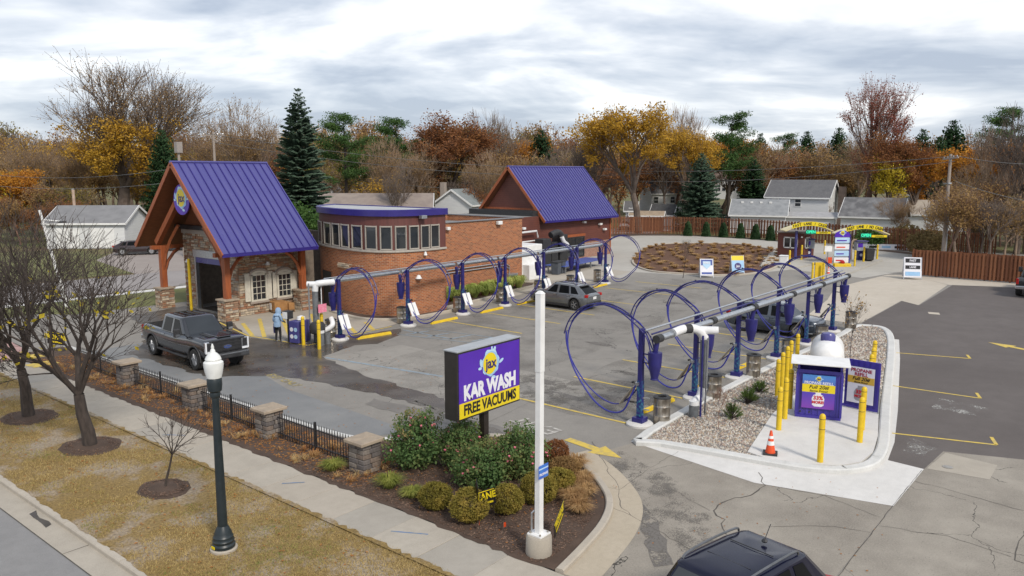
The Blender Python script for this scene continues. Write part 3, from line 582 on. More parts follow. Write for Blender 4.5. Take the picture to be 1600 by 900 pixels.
for (a, b, c, d) in win:
    w = mk('window', MB().bbox((a, WY-.07, c), (b, WY-.02, d)), glass, gh); f = MB(); m = (b-a)
    for xx in (a-.06, b+.06): f.box((xx, WY-.09, (c+d)/2), (.13, .1, d-c+.1))
    f.box(((a+b)/2, WY-.09, c-.05), (m+.26, .13, .1))
    for k in range(9):
        t0, t1 = math.pi*k/9, math.pi*(k+1)/9; mx = (a+b)/2
        f.beam((mx-math.cos(t0)*(m/2+.06), WY-.09, d+math.sin(t0)*.22), (mx-math.cos(t1)*(m/2+.06), WY-.09, d+math.sin(t1)*.22), .1, .14)
    f.bbox((a, WY-.10, d-.02), (b, WY-.05, d+.12))
    for k in (1, 2): f.box((a+m*k/3, WY-.075, (c+d)/2), (.035, .03, d-c))
    for k in (1, 2, 3): f.box(((a+b)/2, WY-.076, c+(d-c)*k/4), (m, .03, .035))
    mk('window_frame', f, shutter, w); mk('arch_bricks', MB().tube([((a+b)/2-math.cos(t)*(m/2+.18), WY-.07, d+math.sin(t)*.36) for t in np.linspace(.0, math.pi, 12)], .09, 5), brick_dark, w)
    for s in (-1, 1): mk('shutter', MB().box(((a+b)/2+s*(m/2+.33), WY-.1, (c+d)/2+.05), (.36, .05, d-c+.22)), shutter, gh, bevel=.01)
    mk('window_sill', MB().bbox((a-.2, WY-.17, c-.22), (b+.2, WY, c-.1)), brick_dark, w)
mk('overhead_door_header', MB().bbox((25.0, 42.9, 3.3), (25.25, 46.5, 3.75)), galv, gh)
mk('door_valance', MB().bbox((25.05, 43.0, 2.95), (25.15, 46.4, 3.3)), purple, gh)
for yy in (43.05, 46.3): mk('door_jamb', MB().bbox((25.02, yy-.08, 0), (25.24, yy+.08, 3.3)), galv, gh)
mk('yellow_guide_post', MB().tube([(24.6, 46.3, 0), (24.6, 46.3, 3.2)], .09, 10), yellow, gh, smooth=True)
mk('tunnel_window', MB().bbox((30, 47.60, 1.2), (31.8, 47.64, 2.8)), mat('painted_daylight_pane', (.5, .52, .5), (.4, .42, .4), 1, rough=.3), gh)  # solid wall behind; the pane's pale colour stands in for daylight
for (x, y) in ((27.4, 43.3), (27.4, 46.1), (29.6, 43.3), (29.6, 46.1)): mk('wash_brush', MB().lathe([(.05, .1), (.45, .15), (.5, 1.2), (.42, 2.1), (.06, 2.2)], (x, y, 0), 12), darkint, gh, smooth=True)
mk('wash_arch_bar', MB().bbox((26.8, 43.0, 2.5), (27.0, 46.4, 2.7)), darkint, gh)
mk('tunnel_floor', MB().sheet([(25.2, 43), (32.6, 43), (32.6, 46.4), (25.2, 46.4)], .004), wet_m, gh)
for (x, y) in ((24.0, 41.0), (24.0, 48.4), (29.15, 40.95)):
    pr = mk('pier_core', MB().box((x, y, .6), (.8, .8, 1.2)), mortar, gh)
    for k, (o, u) in enumerate((((x-.4, y-.4), (1, 0)), ((x-.4, y+.4), (0, -1)), ((x+.4, y-.4), (0, 1)), ((x+.4, y+.4), (-1, 0)))):
        if k < 3: masonry('stone_veneer', pr, o, u, .8, 1.2, 11+k+int(x*10), wid=(.2, .5))
    mk('pier_cap', MB().box((x, y, 1.25), (.98, .98, .1)), capm, gh, bevel=.015)
    mk('timber_post', MB().box((x, y, 2.6), (.34, .34, 2.62)), timber, gh, bevel=.015)
    for s in ((-1, 1) if x > 25 or y < 45 else (1,)):
        if x+s*1.2 > 29.9 or x+s*1.2 < 22.9: continue
        mk('knee_brace', MB().tube([(x+s*.1, y, 2.2), (x+s*.35, y, 2.95), (x+s*.75, y, 3.45), (x+s*1.15, y, 3.72)], .11, 4), timber, gh)
    mk('eave_plate', MB().bbox((23.3, y-.14, 3.74), (29.4, y+.14, 3.98)), timber, gh) if x < 25 else None
for s in (1, -1):
    y0 = 41.0 if s > 0 else 48.4
    mk('knee_brace', MB().tube([(24.0, y0+s*.1, 2.5), (24.0, y0+s*.5, 3.5), (24.0, y0+s*1.2, 4.4), (24.0, y0+s*2.2, 5.3)], .12, 4), timber, gh)
    mk('truss_rafter', MB().beam((23.75, y0+s*.0, 4.15), (23.75, 44.7, 7.6 if s > 0 else 7.6), .3, .34), timber, gh)
mk('king_post', MB().box((23.75, 44.7, 6.9), (.3, .3, 1.5)), timber, gh)
# emblem: round badge
def splash_logo(parent, O, U, V, s, lettering=True):   # O centre, U right, V up, s = badge radius
    O, U, V = Vector(O), Vector(U), Vector(V); N = U.cross(V).normalized()
    def P(a, b, d): return tuple(O+U*a*s+V*b*s+N*d)
    def blob(name, pts, m, d): mk(name, MB().add([P(a, b, d) for a, b in pts], [tuple(range(len(pts)))]), m, parent)
    th = np.linspace(0, 2*math.pi, 33)[:-1]
    blob('splash_ring', [(math.cos(t)*(1.02+.07*math.sin(7*t)), math.sin(t)*(1.02+.07*math.sin(7*t)+(.12 if .6 < t < 2.2 else 0))) for t in th], lightblue, .006)
    blob('splash_shade', [(math.cos(t)*.97+.02, math.sin(t)*.97-.03) for t in th], midblue, .009)
    blob('yellow_disc', [(math.cos(t)*.80-.08, math.sin(t)*.86) for t in th], signyellow, .012)
    for (a, b, w, h, r) in ((-1.12, .18, .16, .34, .2), (-1.25, -.22, .2, .12, 0), (1.28, -.02, .3, .13, .45), (.35, -1.18, .26, .13, -.2), (.5, 1.12, .13, .15, 0), (.15, 1.2, .1, .13, 0)):
        blob('splash_drop', [(a+w*math.cos(t)*math.cos(r)-h*math.sin(t)*math.sin(r), b+w*math.cos(t)*math.sin(r)+h*math.sin(t)*math.cos(r)) for t in th[::2]], lightblue, .008)
    if lettering:
        rot = Matrix((U, V, N)).transposed().to_euler()
        text('lettering', 'jax', signnavy, parent, P(.02, -.02, .016), rot, s*1.15, .92, .03*s, ext=.002)
lightblue = mat('splash_light_blue', (.48, .66, .82), (.36, .56, .76), 2, rough=.4); midblue = mat('splash_mid_blue', (.26, .46, .70), (.34, .54, .76), 2, rough=.4)
signyellow = mat('sign_yellow', (.76, .60, .015), (.72, .55, .015), 2, rough=.35); signnavy = mat('sign_navy', (.025, .015, .13), (.03, .02, .15), 2, rough=.4)
signpurple = mat('sign_purple', (.085, .022, .40), (.075, .018, .36), 1.5, rough=.3); signwhite = mat('sign_white', (.76, .76, .80), (.70, .70, .75), 2, rough=.35); signblack = mat('sign_black', (.012, .011, .012), (.016, .015, .016), 2, rough=.35)
ey, ez = onX(284, 312, 23.45)
em = mk('badge', MB().lathe([(.9, 0), (.9, .06)], (0, 0, 0), 32, 'x'), signpurple, gh, loc=(23.42, ey, ez), smooth=True)
splash_logo(em, (-.004, 0, .1), (0, -1, 0), (0, 0, 1), .6)
for (px, py) in ((232, 433), (352, 435), (430, 423)):
    pass
for (x, y, z) in ((25.0, 42.3, 3.0), (27.1, 41.55, 3.05), (25.0, 47.2, 3.0)): mk('wall_light', MB().lathe([(.04, .1), (.07, .06), (.15, -.1), (.1, -.12)], (x, y, z), 10), white, gh, smooth=True)

# --- round-fronted brick building
rb = empty('round_brick_building', label='curved brick building with window band and purple roof fascia', cat='building')
arc = smoothpoly([(34.6, 44.4), (32.6, 43.4), (31.4, 42.0), (30.75, 40.3), (30.3, 38.4), (30.12, 36.8), (30.22, 35.6), (30.75, 34.6), (31.7, 34.0), (33.0, 33.76), (34.6, 33.72)], 6)
full = arc+[(34.6, 36.9)]
mb = MB(); mb.wall(full, 0, 3.95); mk('brick_wall', mb, brick, rb)
mb = MB(); mb.wall(offset_path(arc, .0), 3.95, 6.02); mb.wall([(34.6, 33.72), (34.6, 44.4)], 3.9, 6.02); mk('window_band_wall', mb, vsiding, rb)
mb = MB(); band(mb, arc, .0, -.09, 3.86, 3.98); mk('stone_sill_band', mb, trim, rb)
mb = MB(); band(mb, arc, -.16, .1, 5.98, 6.36); mk('roof_fascia', mb, dkpurple, rb); mk('roof_fascia', MB().bbox((34.5, 33.6, 5.98), (34.7, 44.4, 6.355)), dkpurple, rb)
mk('flat_roof', MB().sheet(offset_path(arc, .05)+[(34.55, 44.3)], 6.30), mat('pale_roof_membrane', (.42, .43, .44), (.36, .37, .38), .6, rough=.9, kind='pos'), rb)
def proj(X, Y, Z):
    f = X*math.cos(AZ)+Y*math.sin(AZ); r = X*math.sin(AZ)-Y*math.cos(AZ); u = Z-CAM_H
    zc = f*math.cos(PITCH)-u*math.sin(PITCH); return (800+FPX*r/zc, 450-FPX*(f*math.sin(PITCH)+u*math.cos(PITCH))/zc)
dense = []
for i in range(len(arc)-1):
    for k in range(20): dense.append((arc[i][0]+(arc[i+1][0]-arc[i][0])*k/20, arc[i][1]+(arc[i+1][1]-arc[i][1])*k/20))
dpx = [proj(p[0], p[1], 4.6)[0] for p in dense]
for (a, b) in ((147, 180), (190, 223), (236, 270), (280, 317), (328, 368), (386, 437), (458, 516), (536, 596), (616, 672), (690, 738), (752, 795), (805, 848)):
    pa, pb = 440+a*.2888, 440+b*.2888
    ia = min((i for i in range(len(dense)) if dense[i][1] < 43.3), key=lambda i: abs(dpx[i]-pa)); ib = min((i for i in range(len(dense)) if dense[i][1] < 43.3), key=lambda i: abs(dpx[i]-pb))
    A, B = Vector((*dense[ia], 0)), Vector((*dense[ib], 0)); t = (B-A).normalized(); n = Vector((t.y, -t.x, 0)); z0, z1 = 4.04, 5.38
    if n.dot(Vector((-1, -1, 0))) < 0: n = -n
    A2, B2 = A+n*.03, B+n*.03; w = mk('window', MB().quad((A2.x, A2.y, z0), (B2.x, B2.y, z0), (B2.x, B2.y, z1), (A2.x, A2.y, z1)), glass, rb); f = MB(); q = n*.03
    for p in (A2, B2): f.beam(p+q+Vector((0, 0, z0-.05)), p+q+Vector((0, 0, z1+.05)), .05, .07)
    for z in (z0, z1): f.beam(A2+q+Vector((0, 0, z)), B2+q+Vector((0, 0, z)), .07, .07)
    mk('window_frame', f, trim, w)
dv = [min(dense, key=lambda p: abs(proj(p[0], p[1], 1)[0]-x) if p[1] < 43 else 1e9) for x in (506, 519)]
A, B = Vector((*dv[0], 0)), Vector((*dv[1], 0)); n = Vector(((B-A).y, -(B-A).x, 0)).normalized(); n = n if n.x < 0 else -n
A2, B2 = A+n*.03, B+n*.03; mk('doorway_shade', MB().quad((A2.x, A2.y, .02), (B2.x, B2.y, .02), (B2.x, B2.y, 2.3), (A2.x, A2.y, 2.3)), darkint, rb)  # flat dark sheet on the wall; the recess's shade is painted, no opening cut
masonry('pale_stone_inlay', rb, (30.28, 38.8), ((30.2-30.28)/3.0, -1), 2.6, 3.02, 9, rows=(.09, .13), z0=2.72, mats=[stones[4], stones[2], stones[0]], depth=.10)
for (px, py, s) in ((652, 433, .2), (663, 396, .12)):
    p = min(dense, key=lambda q: abs(proj(q[0], q[1], 2.4)[0]-px) if q[1] < 43 else 1e9); z = min(np.linspace(.5, 5, 60), key=lambda zz_: abs(proj(p[0], p[1], zz_)[1]-py))
    mk('wall_light', MB().lathe([(.05, .12), (s*.5, .08), (s, -.1)], (p[0], p[1]-.12, z), 8), white, rb)
p = onY(660, 339, 33.6); mk('flood_light', MB().box((p[0], 33.55, p[1]), (.42, .3, .2)), galv, rb, bevel=.02)
# --- flat brick block
bb = empty('flat_brick_block', label='tall plain orange brick block with flat roof behind the vacuums', cat='building')
mb = MB(); mb.wall([(34.62, 36.8), (46.0, 36.8), (46.0, 44.6)], 0, 5.15); mk('brick_wall', mb, brick, bb)
mb = MB(); mb.wall([(34.62, 44.6), (34.62, 36.82)], 3, 5.15); mb.wall([(46, 44.6), (34.6, 44.6)], 3, 5.15); mb.wall([(45.7, 37.1), (34.9, 37.1)], 4.6, 5.15); mb.wall([(45.7, 44.3), (45.7, 37.1)], 4.6, 5.15); mb.wall([(34.9, 44.3), (45.7, 44.3)], 4.6, 5.15); mk('parapet', mb, brick, bb)
for a, b in (((34.5, 36.7, 5.15), (46.1, 37.15, 5.21)), ((45.65, 37.16, 5.15), (46.1, 44.7, 5.212)), ((34.5, 44.25, 5.15), (45.64, 44.7, 5.21)), ((34.5, 37.16, 5.15), (34.95, 44.24, 5.212))): mk('coping', MB().bbox(a, b), mat('grey_coping', (.20, .20, .21), (.16, .16, .17), 2, rough=.5), bb)
mk('flat_roof', MB().sheet([(34.9, 37.1), (45.7, 37.1), (45.7, 44.3), (34.9, 44.3)], 4.7), roofgrey, bb)
for (x, y) in ((36.4, 38.6), (39.0, 43.2)): mk('roof_vent', MB().lathe([(.12, 4.7), (.12, 5.6), (.22, 5.62), (.2, 5.8), (.02, 5.85)], (x, y, 0), 12), galv, bb, smooth=True)
p = onY(779, 348, 36.7); mk('flood_light', MB().box((p[0], 36.62, p[1]), (.45, .25, .25)), white, bb, bevel=.02)
p = onY(699, 357, 36.7); mk('flood_light', MB().box((p[0], 36.62, p[1]), (.3, .2, .2)), white, bb, bevel=.02)
for z in (1.75, 1.95): mk('wall_conduit', MB().tube([(37.0, 36.72, z), (43.8, 36.72, z), (44.4, 36.72, z-.3), (44.4, 36.72, .2)], .04, 6), galv, bb)
mk('electrical_box', MB().box((44.3, 36.5, .95), (1.1, .5, .35)), galv, bb, bevel=.02); mk('box_stand', MB().box((44.3, 36.55, .4), (.5, .2, .8)), galv, bb)
# --- rear purple-roofed building with its low link
rr = empty('rear_equipment_building', label='maroon sided rear building with long ribbed purple roof', cat='building')
metal_roof(rr, 58.0, 70.8, 48.2, 9.08, 43.7, 4.02, 29)
mb = MB(); mb.wall([(46, 44.4), (58.6, 44.4), (70.4, 44.4), (70.4, 52.0)], 0, [4.5, 4.5, 4.05, 4.05]); mk('siding_wall', mb, siding, rr)
mk('gable_wall', MB().add([(58.6, 44.4, 0), (58.6, 52, 0), (58.6, 52, 4.2), (58.6, 48.2, 8.75), (58.6, 44.4, 4.2)], [(0, 1, 2, 3, 4)]), siding, rr)
mk('gable_wall', MB().add([(70.4, 44.4, 0), (70.4, 52, 0), (70.4, 52, 4.2), (70.4, 48.2, 8.75), (70.4, 44.4, 4.2)], [(0, 1, 2, 3, 4)]), siding, rr)
mk('link_roof', MB().bbox((46, 44.42, 4.35), (58.58, 53, 4.5)), roofgrey, rr); mk('black_parapet', MB().bbox((57.2, 44.5, 4.5), (58.55, 52.5, 5.0)), blackm, rr)
mk('gable_trim', MB().bbox((58.5, 44.6, 4.98), (58.598, 52, 5.16)), timber, rr); mk('corner_trim', MB().bbox((70.3, 44.33, 0), (70.5, 44.42, 4.0)), timber, rr)
mb = MB(); mb.wall([(62.6, 44.34), (70.28, 44.34)], 0, 1.55); mk('brick_base', mb, brick_dark, rr)
(X0, Z1), (X1, Z0) = onY(886, 372, 44.3), onY(912, 399, 44.3); w = mk('window', MB().bbox((X0, 44.28, Z0), (X1, 44.33, Z1)), glass, rr); f = MB()
for xx in (X0, (X0+X1)/2, X1): f.box((xx, 44.27, (Z0+Z1)/2), (.1, .06, Z1-Z0))
for z in (Z0, Z1): f.box(((X0+X1)/2, 44.272, z), (X1-X0+.1, .06, .1))
mk('window_frame', f, blackm, w); mk('window_lintel', MB().bbox((X0-.2, 44.25, Z1+.05), (X1+.2, 44.32, Z1+.3)), timber, rr)
for px, py in ((913, 347), (938, 350), (818, 357), (945, 358)): X, Z = onY(px, py, 44.2); mk('wall_light', MB().box((X, 44.2, Z), (.4, .3, .2)), white, rr, bevel=.02)
pz = onY(816, 369, 44.0); mk('wall_pipe', MB().tube([(46.5, 43.9, 3.05), (57, 43.9, 3.2), (57.2, 43.9, 2.6)], .09, 8), pvc, rr, smooth=True); mk('wall_pipe', MB().tube([(46.5, 43.6, 2.3), (56.5, 43.4, 2.4)], .06, 8), pvc, rr, smooth=True)

# --- attendant kiosk on the pay island
ks = empty('attendant_kiosk', (77.6, 28.6, 0), label='small maroon attendant hut with white sliding windows', cat='kiosk')
mk('wall', MB().box((1.2, -.9, 1.3), (3.0, 2.6, 2.6)), siding, ks); mk('roof', MB().box((1.2, -.9, 2.66), (3.3, 2.9, .14)), mat('brown_kiosk_roof', (.2, .17, .15), (.15, .13, .115), 2, rough=.8), ks); mk('plinth', MB().box((1.2, -.9, .06), (3.06, 2.66, .12)), conc, ks)
for (c, d) in (((-.33, -.9, 1.65), (.06, 1.3, 1.0)), ((.6, -2.23, 1.65), (1.2, .06, 1.0))):
    w = mk('window', MB().box(c, d), glass, ks); f = MB(); ax = 1 if d[0] < .1 else 0; L = d[ax]
    for k in (-.5, 0, .5):
        cc = list(c); cc[ax] += L*k; dd = [.1, .1, 1.12]; f.box(cc, dd)
    for k in (-.5, .5): cc = list(c); cc[2] += 1.0*k; dd = [.1, .1, .11]; dd[ax] = L+.1; f.box(cc, dd)
    mk('window_frame', f, white, w)
mk('kiosk_light', MB().box((-.36, -2.0, 2.25), (.1, .14, .14)), white, ks)
# --- houses beyond the fence
def house(name, label, px, dep, L, W, eave, ridge, turn, wallm, roofm, z=0.0, windows=(), cat='house', over=.3):
    p = D(px, dep); a = math.atan2(p.y, p.x)-R(90)+R(turn)
    h = empty(name, (p.x, p.y, z), a, label, cat)     # local x runs across the view
    mb = MB(); mb.bbox((-L/2, -W/2, 0), (L/2, W/2, eave)); mk('wall', mb, wallm, h)
    for s in (-1, 1): mk('gable', MB().add([(s*L/2, -W/2, eave), (s*L/2, W/2, eave), (s*L/2, 0, ridge-.05)], [(0, 1, 2)]), wallm, h)
    mb = MB(); k = (ridge-eave)/(W/2)
    for s in (-1, 1):
        y = s*(W/2+over); zz_ = eave-k*over; x = L/2+over
        mb.add([(-x, 0, ridge), (x, 0, ridge), (x, y, zz_), (-x, y, zz_), (-x, 0, ridge+.14), (x, 0, ridge+.14), (x, y, zz_+.14), (-x, y, zz_+.14)], [(0, 1, 2, 3), (7, 6, 5, 4), (2, 6, 7, 3), (0, 3, 7, 4), (1, 5, 6, 2)])
    mk('roof', mb, roofm, h)
    for s in (-1, 1):
        for q in (-1, 1): mk('rake_board', MB().beam((q*(L/2+over+.02), 0, ridge+.02), (q*(L/2+over+.02), s*(W/2+over), eave-k*over+.02), .06, .24), white, h)
    mk('eave_board', MB().bbox((-L/2-over, -W/2-over-.04, eave-k*over-.08), (L/2+over, -W/2-over-.005, eave-k*over+.13)), white, h)
    for (x, y, zc, w_, hh, side, sh) in windows:
        c = (x, -W/2-.02, zc) if side == 'f' else (L/2+.02, y, zc); d = (w_, .05, hh) if side == 'f' else (.05, w_, hh)
        w = mk('window', MB().box(c, d), glass, h); f = MB(); ax = 0 if side == 'f' else 1
        for kk in (-.5, .5): cc = list(c); cc[ax] += w_*kk; dd = [.08, .08, hh+.16]; f.box(cc, dd)
        for kk in (-.5, 0, .5): cc = list(c); cc[2] += hh*kk; dd = [.085, .085, .08]; dd[ax] = w_+.08; f.box(cc, dd)
        mk('window_frame', f, white, w)
        if sh:
            for kk in (-1, 1): cc = list(c); cc[ax] += kk*(w_/2+.28); dd = [.05, .05, hh+.1]; dd[ax] = .36; mk('shutter', MB().box(cc, dd), mat('blue_shutter_%d' % len(MATS), (.04, .05, .30), (.035, .04, .25), 3), h)
    return h
wh = house('white_house', 'white two-storey house with grey gable roof and blue shutters', 1256, 122, 9.2, 6.6, 4.9, 7.3, -14, vinyl, shingle, windows=((-3.2, 0, 4.0, .9, 1.1, 'f', 1), (.2, 0, 4.0, .9, 1.1, 'f', 0), (-3.4, 0, 1.5, .9, 1.2, 'f', 1), (2.0, 0, 1.6, 1.2, 1.2, 'f', 1), (0, 0, 3.6, .6, 1.2, 's', 0)))
mk('chimney', MB().box((5.6, 1.0, 3.2), (1.0, .9, 6.4)), mat('brown_chimney_brick', (.16, .12, .10), (.12, .09, .075), 3, rough=.9), wh)
lh_ = house('low_grey_house', 'low house with long pale grey roof just behind the fence', 1190, 114, 7.4, 7.0, 2.6, 4.6, -4, vinyl, mat('pale_grey_shingles', (.27, .28, .29), (.21, .22, .23), 1.5, rough=.9))
for k in range(4): mk('roof_vent', MB().box((-2.4+1.3*k, -.9, 4.28), (.35, .35, .25)), white, lh_)
house('rear_porch_shed', 'flat pale porch roof beside the low grey house', 1262, 113, 8.0, 5.0, 2.3, 2.8, -3, vinyl, mat('pale_porch_roof', (.36, .36, .37), (.3, .3, .31), 1.5, rough=.9), cat='shed')
house('white_garage', 'white gable garage with mottled grey roof left of the utility pole', 1371, 108, 7.4, 5.6, 2.7, 5.0, -12, vinyl, mat('mottled_dark_shingles', (.115, .115, .12), (.20, .20, .205), 1.1, rough=.95), windows=((0, .6, 1.4, .8, .9, 's', 0),), cat='garage')
house('small_barn_shed', 'small white barn shed with dark roof beside the spruce', 1040, 121, 3.4, 2.6, 2.3, 3.6, -18, vinyl, mat('dark_shed_roof', (.07, .07, .072), (.05, .05, .052), 2, rough=.9), windows=((0, 0, 1.4, .5, .7, 's', 0),), cat='shed')
th = house('tree_house', 'little white playhouse raised on wooden stilts beside the fence', 988, 117, 1.5, 1.5, 3.2, 4.2, -8, vinyl, shingle, windows=((0, 0, 3.0, .5, .6, 'f', 0),), cat='playhouse')
house('brown_lean_to', 'low brown lean-to shed below the barn shed', 1013, 116, 4.6, 2.4, 2.3, 2.8, -6, fencewood[1], mat('tan_felt_roof', (.36, .28, .2), (.28, .22, .16), 2, rough=.9), cat='shed')
house('far_white_house', 'white house half hidden behind the blue spruce and yellow tree', 1042, 165, 9, 7, 4.4, 7.4, 22, vinyl, shingle, windows=((-3.6, 0, 3.0, 1.0, 1.3, 'f', 0), (0, 0, 3.0, 1.0, 1.3, 'f', 0)))
house('far_porch_house', 'distant pale house with a row of white porch windows', 1146, 185, 9, 8, 4.6, 6.4, 4, vinyl, mat('far_brown_roof', (.2, .15, .13), (.16, .12, .1), 1, rough=.9), z=2.5, windows=tuple((-3.4+1.1*k, 0, 2.6, .8, 1.6, 'f', 0) for k in range(6)))
house('small_white_house', 'small white house under the orange tree beside the utility pole', 1441, 150, 5.2, 4.5, 4.4, 6.0, -16, vinyl, mat('grey_small_roof', (.25, .26, .28), (.2, .21, .22), 1, rough=.9), windows=((.6, 0, 3.6, .8, .9, 'f', 0),))
house('tan_low_house', 'low house with pale tan roof behind the brush at right', 1478, 118, 10, 6, 2.4, 4.3, -5, vinyl, mat('pale_tan_roof', (.45, .40, .34), (.38, .33, .28), 1, rough=.9))
house('brown_roof_house', 'low house with brown grey roof far behind the brush at right', 1520, 142, 14, 7, 3.2, 6.2, 3, mat('tan_siding', (.3, .26, .22), (.26, .22, .19), 2), mat('brown_grey_roof', (.20, .165, .145), (.16, .13, .115), 1, rough=.9))
wg = house('grey_white_garage', 'pale garage with grey roof at left beyond the side street', 150, 92, 8.6, 7.5, 2.9, 4.6, -24, vinyl, mat('mid_grey_shingles', (.21, .21, .215), (.17, .17, .175), 1, rough=.9), cat='garage')
for x in (-1.9, 1.9): mk('garage_door', MB().box((x, -3.78, 1.2), (2.5, .05, 2.2)), white, wg)
house('brown_roof_bungalow', 'low bungalow with brown roof behind the round brick building', 588, 108, 15, 7, 3.9, 5.6, -6, vinyl, mat('brown_bungalow_roof', (.27, .225, .195), (.22, .18, .16), 1, rough=.9))
wg2 = house('white_gable_house', 'small white gable house with orange chimney behind the brick block', 722, 118, 6, 6.5, 3.9, 6.0, 60, vinyl, mat('grey_green_shingles', (.22, .24, .24), (.18, .2, .2), 1, rough=.9))
mk('chimney', MB().box((-1.8, 2.2, 5.0), (.7, .7, 4.2)), brick_dark, wg2)
house('white_far_house', 'white house wall glimpsed through trees left of centre', 545, 150, 7, 6, 4.5, 6.5, 10, vinyl, shingle)
# ------------------------------------------------------------------ stone pillars and iron fence
PY_ = [31.56, 26.32, 21.62, 16.89]
names_p = ['leftmost low stone fence pillar, beside the pickup', 'second stone fence pillar from the left, behind the lamp post', 'third stone fence pillar from the left, right of the lamp post', 'stone fence pillar beside the rose bushes']
blk = mk('block', MB().box((0, 0, 0), (1, 1, 1)), blockm[0], None, bevel=.03); block_mesh = blk
bpy.data.objects.remove(blk); 
def block(parent, c, d, rz=0, r=rng):
    key = 'blockmesh_%.2f_%.2f_%.2f' % d
    if key not in bpy.data.meshes:
        o = mk('block', MB().box((0, 0, 0), d), blockm[0], parent, bevel=.018); o.data.name = key
    else: o = bpy.data.objects.new('block', bpy.data.meshes[key]); col.objects.link(o); o.parent = parent; b = o.modifiers.new('bevel', 'BEVEL'); b.width = .018; b.segments = 1
    o.location = c; o.rotation_euler.z = rz; o.material_slots[0].link = 'OBJECT'; o.material_slots[0].material = r.choice(blockm); return o
for i, y in enumerate(PY_):
    p = empty('stone_pillar', (13.9, y, .03), 0, names_p[i], 'pillar', 'stone pillars of the iron fence')
    h = .145
    for k in range(6):
        z = h*(k+.5); j = lambda: rng.uniform(-.012, .012)
        if k % 2: sets = [((-.155, -.165), (.30, .32)), ((.165, -.165), (.32, .32)), ((-.165, .165), (.32, .32)), ((.155, .165), (.30, .32))]
        else: sets = [((-.19, -.2), (.24, .26)), ((.13, -.2), (.38, .26)), ((-.13, .14), (.38, .38)), ((.2, .14), (.24, .38))]
        for (cx, cy), (dx, dy) in sets: block(p, (cx+j(), cy+j(), z), (dx, dy, h-.008))
    for s in (-1, 1): mk('cap_slab', MB().box((0, s*.205, h*6+.05), (.86, .405, .10)), capm, p, bevel=.02)
pick = MB().box((0, 0, .40), (.020, .020, .80)); pick.add([(-.012, -.012, .80), (.012, -.012, .80), (.012, .012, .80), (-.012, .012, .80), (0, 0, .88)], [(0, 1, 4), (1, 2, 4), (2, 3, 4), (3, 0, 4)])
pk0 = None
for i, (ya, yb, lab) in enumerate(((36.4, 31.95, 'short black iron fence panel left of the leftmost stone pillar'), (31.17, 26.7, 'black iron fence panel nearest the pickup truck'), (25.93, 22.0, 'black iron fence panel behind the street lamp post'), (21.23, 17.28, 'black iron fence panel ending at the rose bushes'))):
    f = empty('iron_fence_panel', (13.95, yb, .05), 0, lab, 'fence', 'iron fence panels between stone pillars'); L = ya-yb; n = int(L/.125)
    for z in (.14, .66): mk('rail', MB().bbox((-.018, 0, z), (.018, L, z+.03)), blackm, f)
    for yy in ((L/2,) if i else (L/2, L)): mk('post', MB().box((0, yy, .43), (.06, .06, .98)), blackm, f)
    for k in range(1, n):
        if pk0 is None: pk0 = mk('picket', pick, blackm, f, loc=(0, k*L/n, 0))
        else: inst(pk0, f, (rng.uniform(-.004, .004), k*L/n, 0))
# ------------------------------------------------------------------ street lamp
lp = empty('street_lamp', (8.78, 15.72, 0), 0, 'dark green fluted street lamp with white acorn globe on the verge', 'street lamp')
mk('footing', MB().lathe([(.30, -.02), (.30, .05), (.28, .07)], n=24), conc, lp, smooth=True)
mk('base', MB().lathe([(.25, .05), (.26, .14), (.23, .18), (.245, .24), (.22, .28), (.225, .33), (.20, .36), (.19, .42), (.145, .52), (.115, .58)], n=24), lampgreen, lp, smooth=True)
mk('base_label', MB().bbox((-.27, -.06, .10), (-.255, .06, .16)), signyellow, lp)
mk('shaft', MB().lathe([(.112, .5), (.105, 1.4), (.078, 3.5), (.086, 3.56), (.08, 3.62)], n=16), lampgreen, lp, smooth=True)
mk('capital', MB().lathe([(.07, 3.55), (.11, 3.6), (.12, 3.64), (.11, 3.7), (.15, 3.74), (.165, 3.88), (.16, 4.0), (.15, 4.02)], n=16), lampgreen, lp, smooth=True)
gl = mk('globe', MB().lathe([(.12, 4.01), (.16, 4.03), (.195, 4.18), (.215, 4.33), (.21, 4.38), (.165, 4.42), (.175, 4.45), (.15, 4.51), (.10, 4.57), (.06, 4.60), (.05, 4.65), (.03, 4.68), (.035, 4.72), (.012, 4.79)], n=24), lampglass, lp, smooth=True)
# ------------------------------------------------------------------ white mast with propane plate
fx, fy = G(841, 868); fx, fy = 13.15, 10.02
fl = empty('white_mast', (fx, fy, .03), 0, 'tall white square mast on round concrete footing in front bed', 'pole')
mk('footing', MB().lathe([(.29, -.03), (.30, .05), (.29, .42), (.26, .46)], n=24), conc, fl, smooth=True)
mk('base_plate', MB().box((0, 0, .475), (.38, .38, .03)), white, fl)
for (a, b) in ((-.14, -.14), (.14, -.14), (-.14, .14), (.14, .14)): mk('bolt', MB().lathe([(.02, .49), (.02, .53)], (a, b, 0), 6), steel, fl)
mk('shaft', MB().box((0, 0, 2.35), (.145, .145, 3.76), taper=.96), white, fl, bevel=.008); mk('shaft_cap', MB().box((0, 0, 5.05), (.155, .155, 1.72)), white, fl, bevel=.01); mk('top_cap', MB().box((0, 0, 5.94), (.165, .165, .06), taper=.4), white, fl)
mk('conduit', MB().tube([(-.1, .13, .3), (-.1, .13, .95), (-.04, .1, 1.0)], .022, 6), galv, fl)
Xp, Zp = onY(845, 739, 9.9)
pl = mk('plate_sign', MB().box((0, 0, 0), (.34, .012, .30)), mat('blue_plate', (.05, .10, .50), (.045, .22, .62), 1.2, rough=.4, kind='gen'), fl, loc=(.02, -.10, Zp-.03), rz=0)
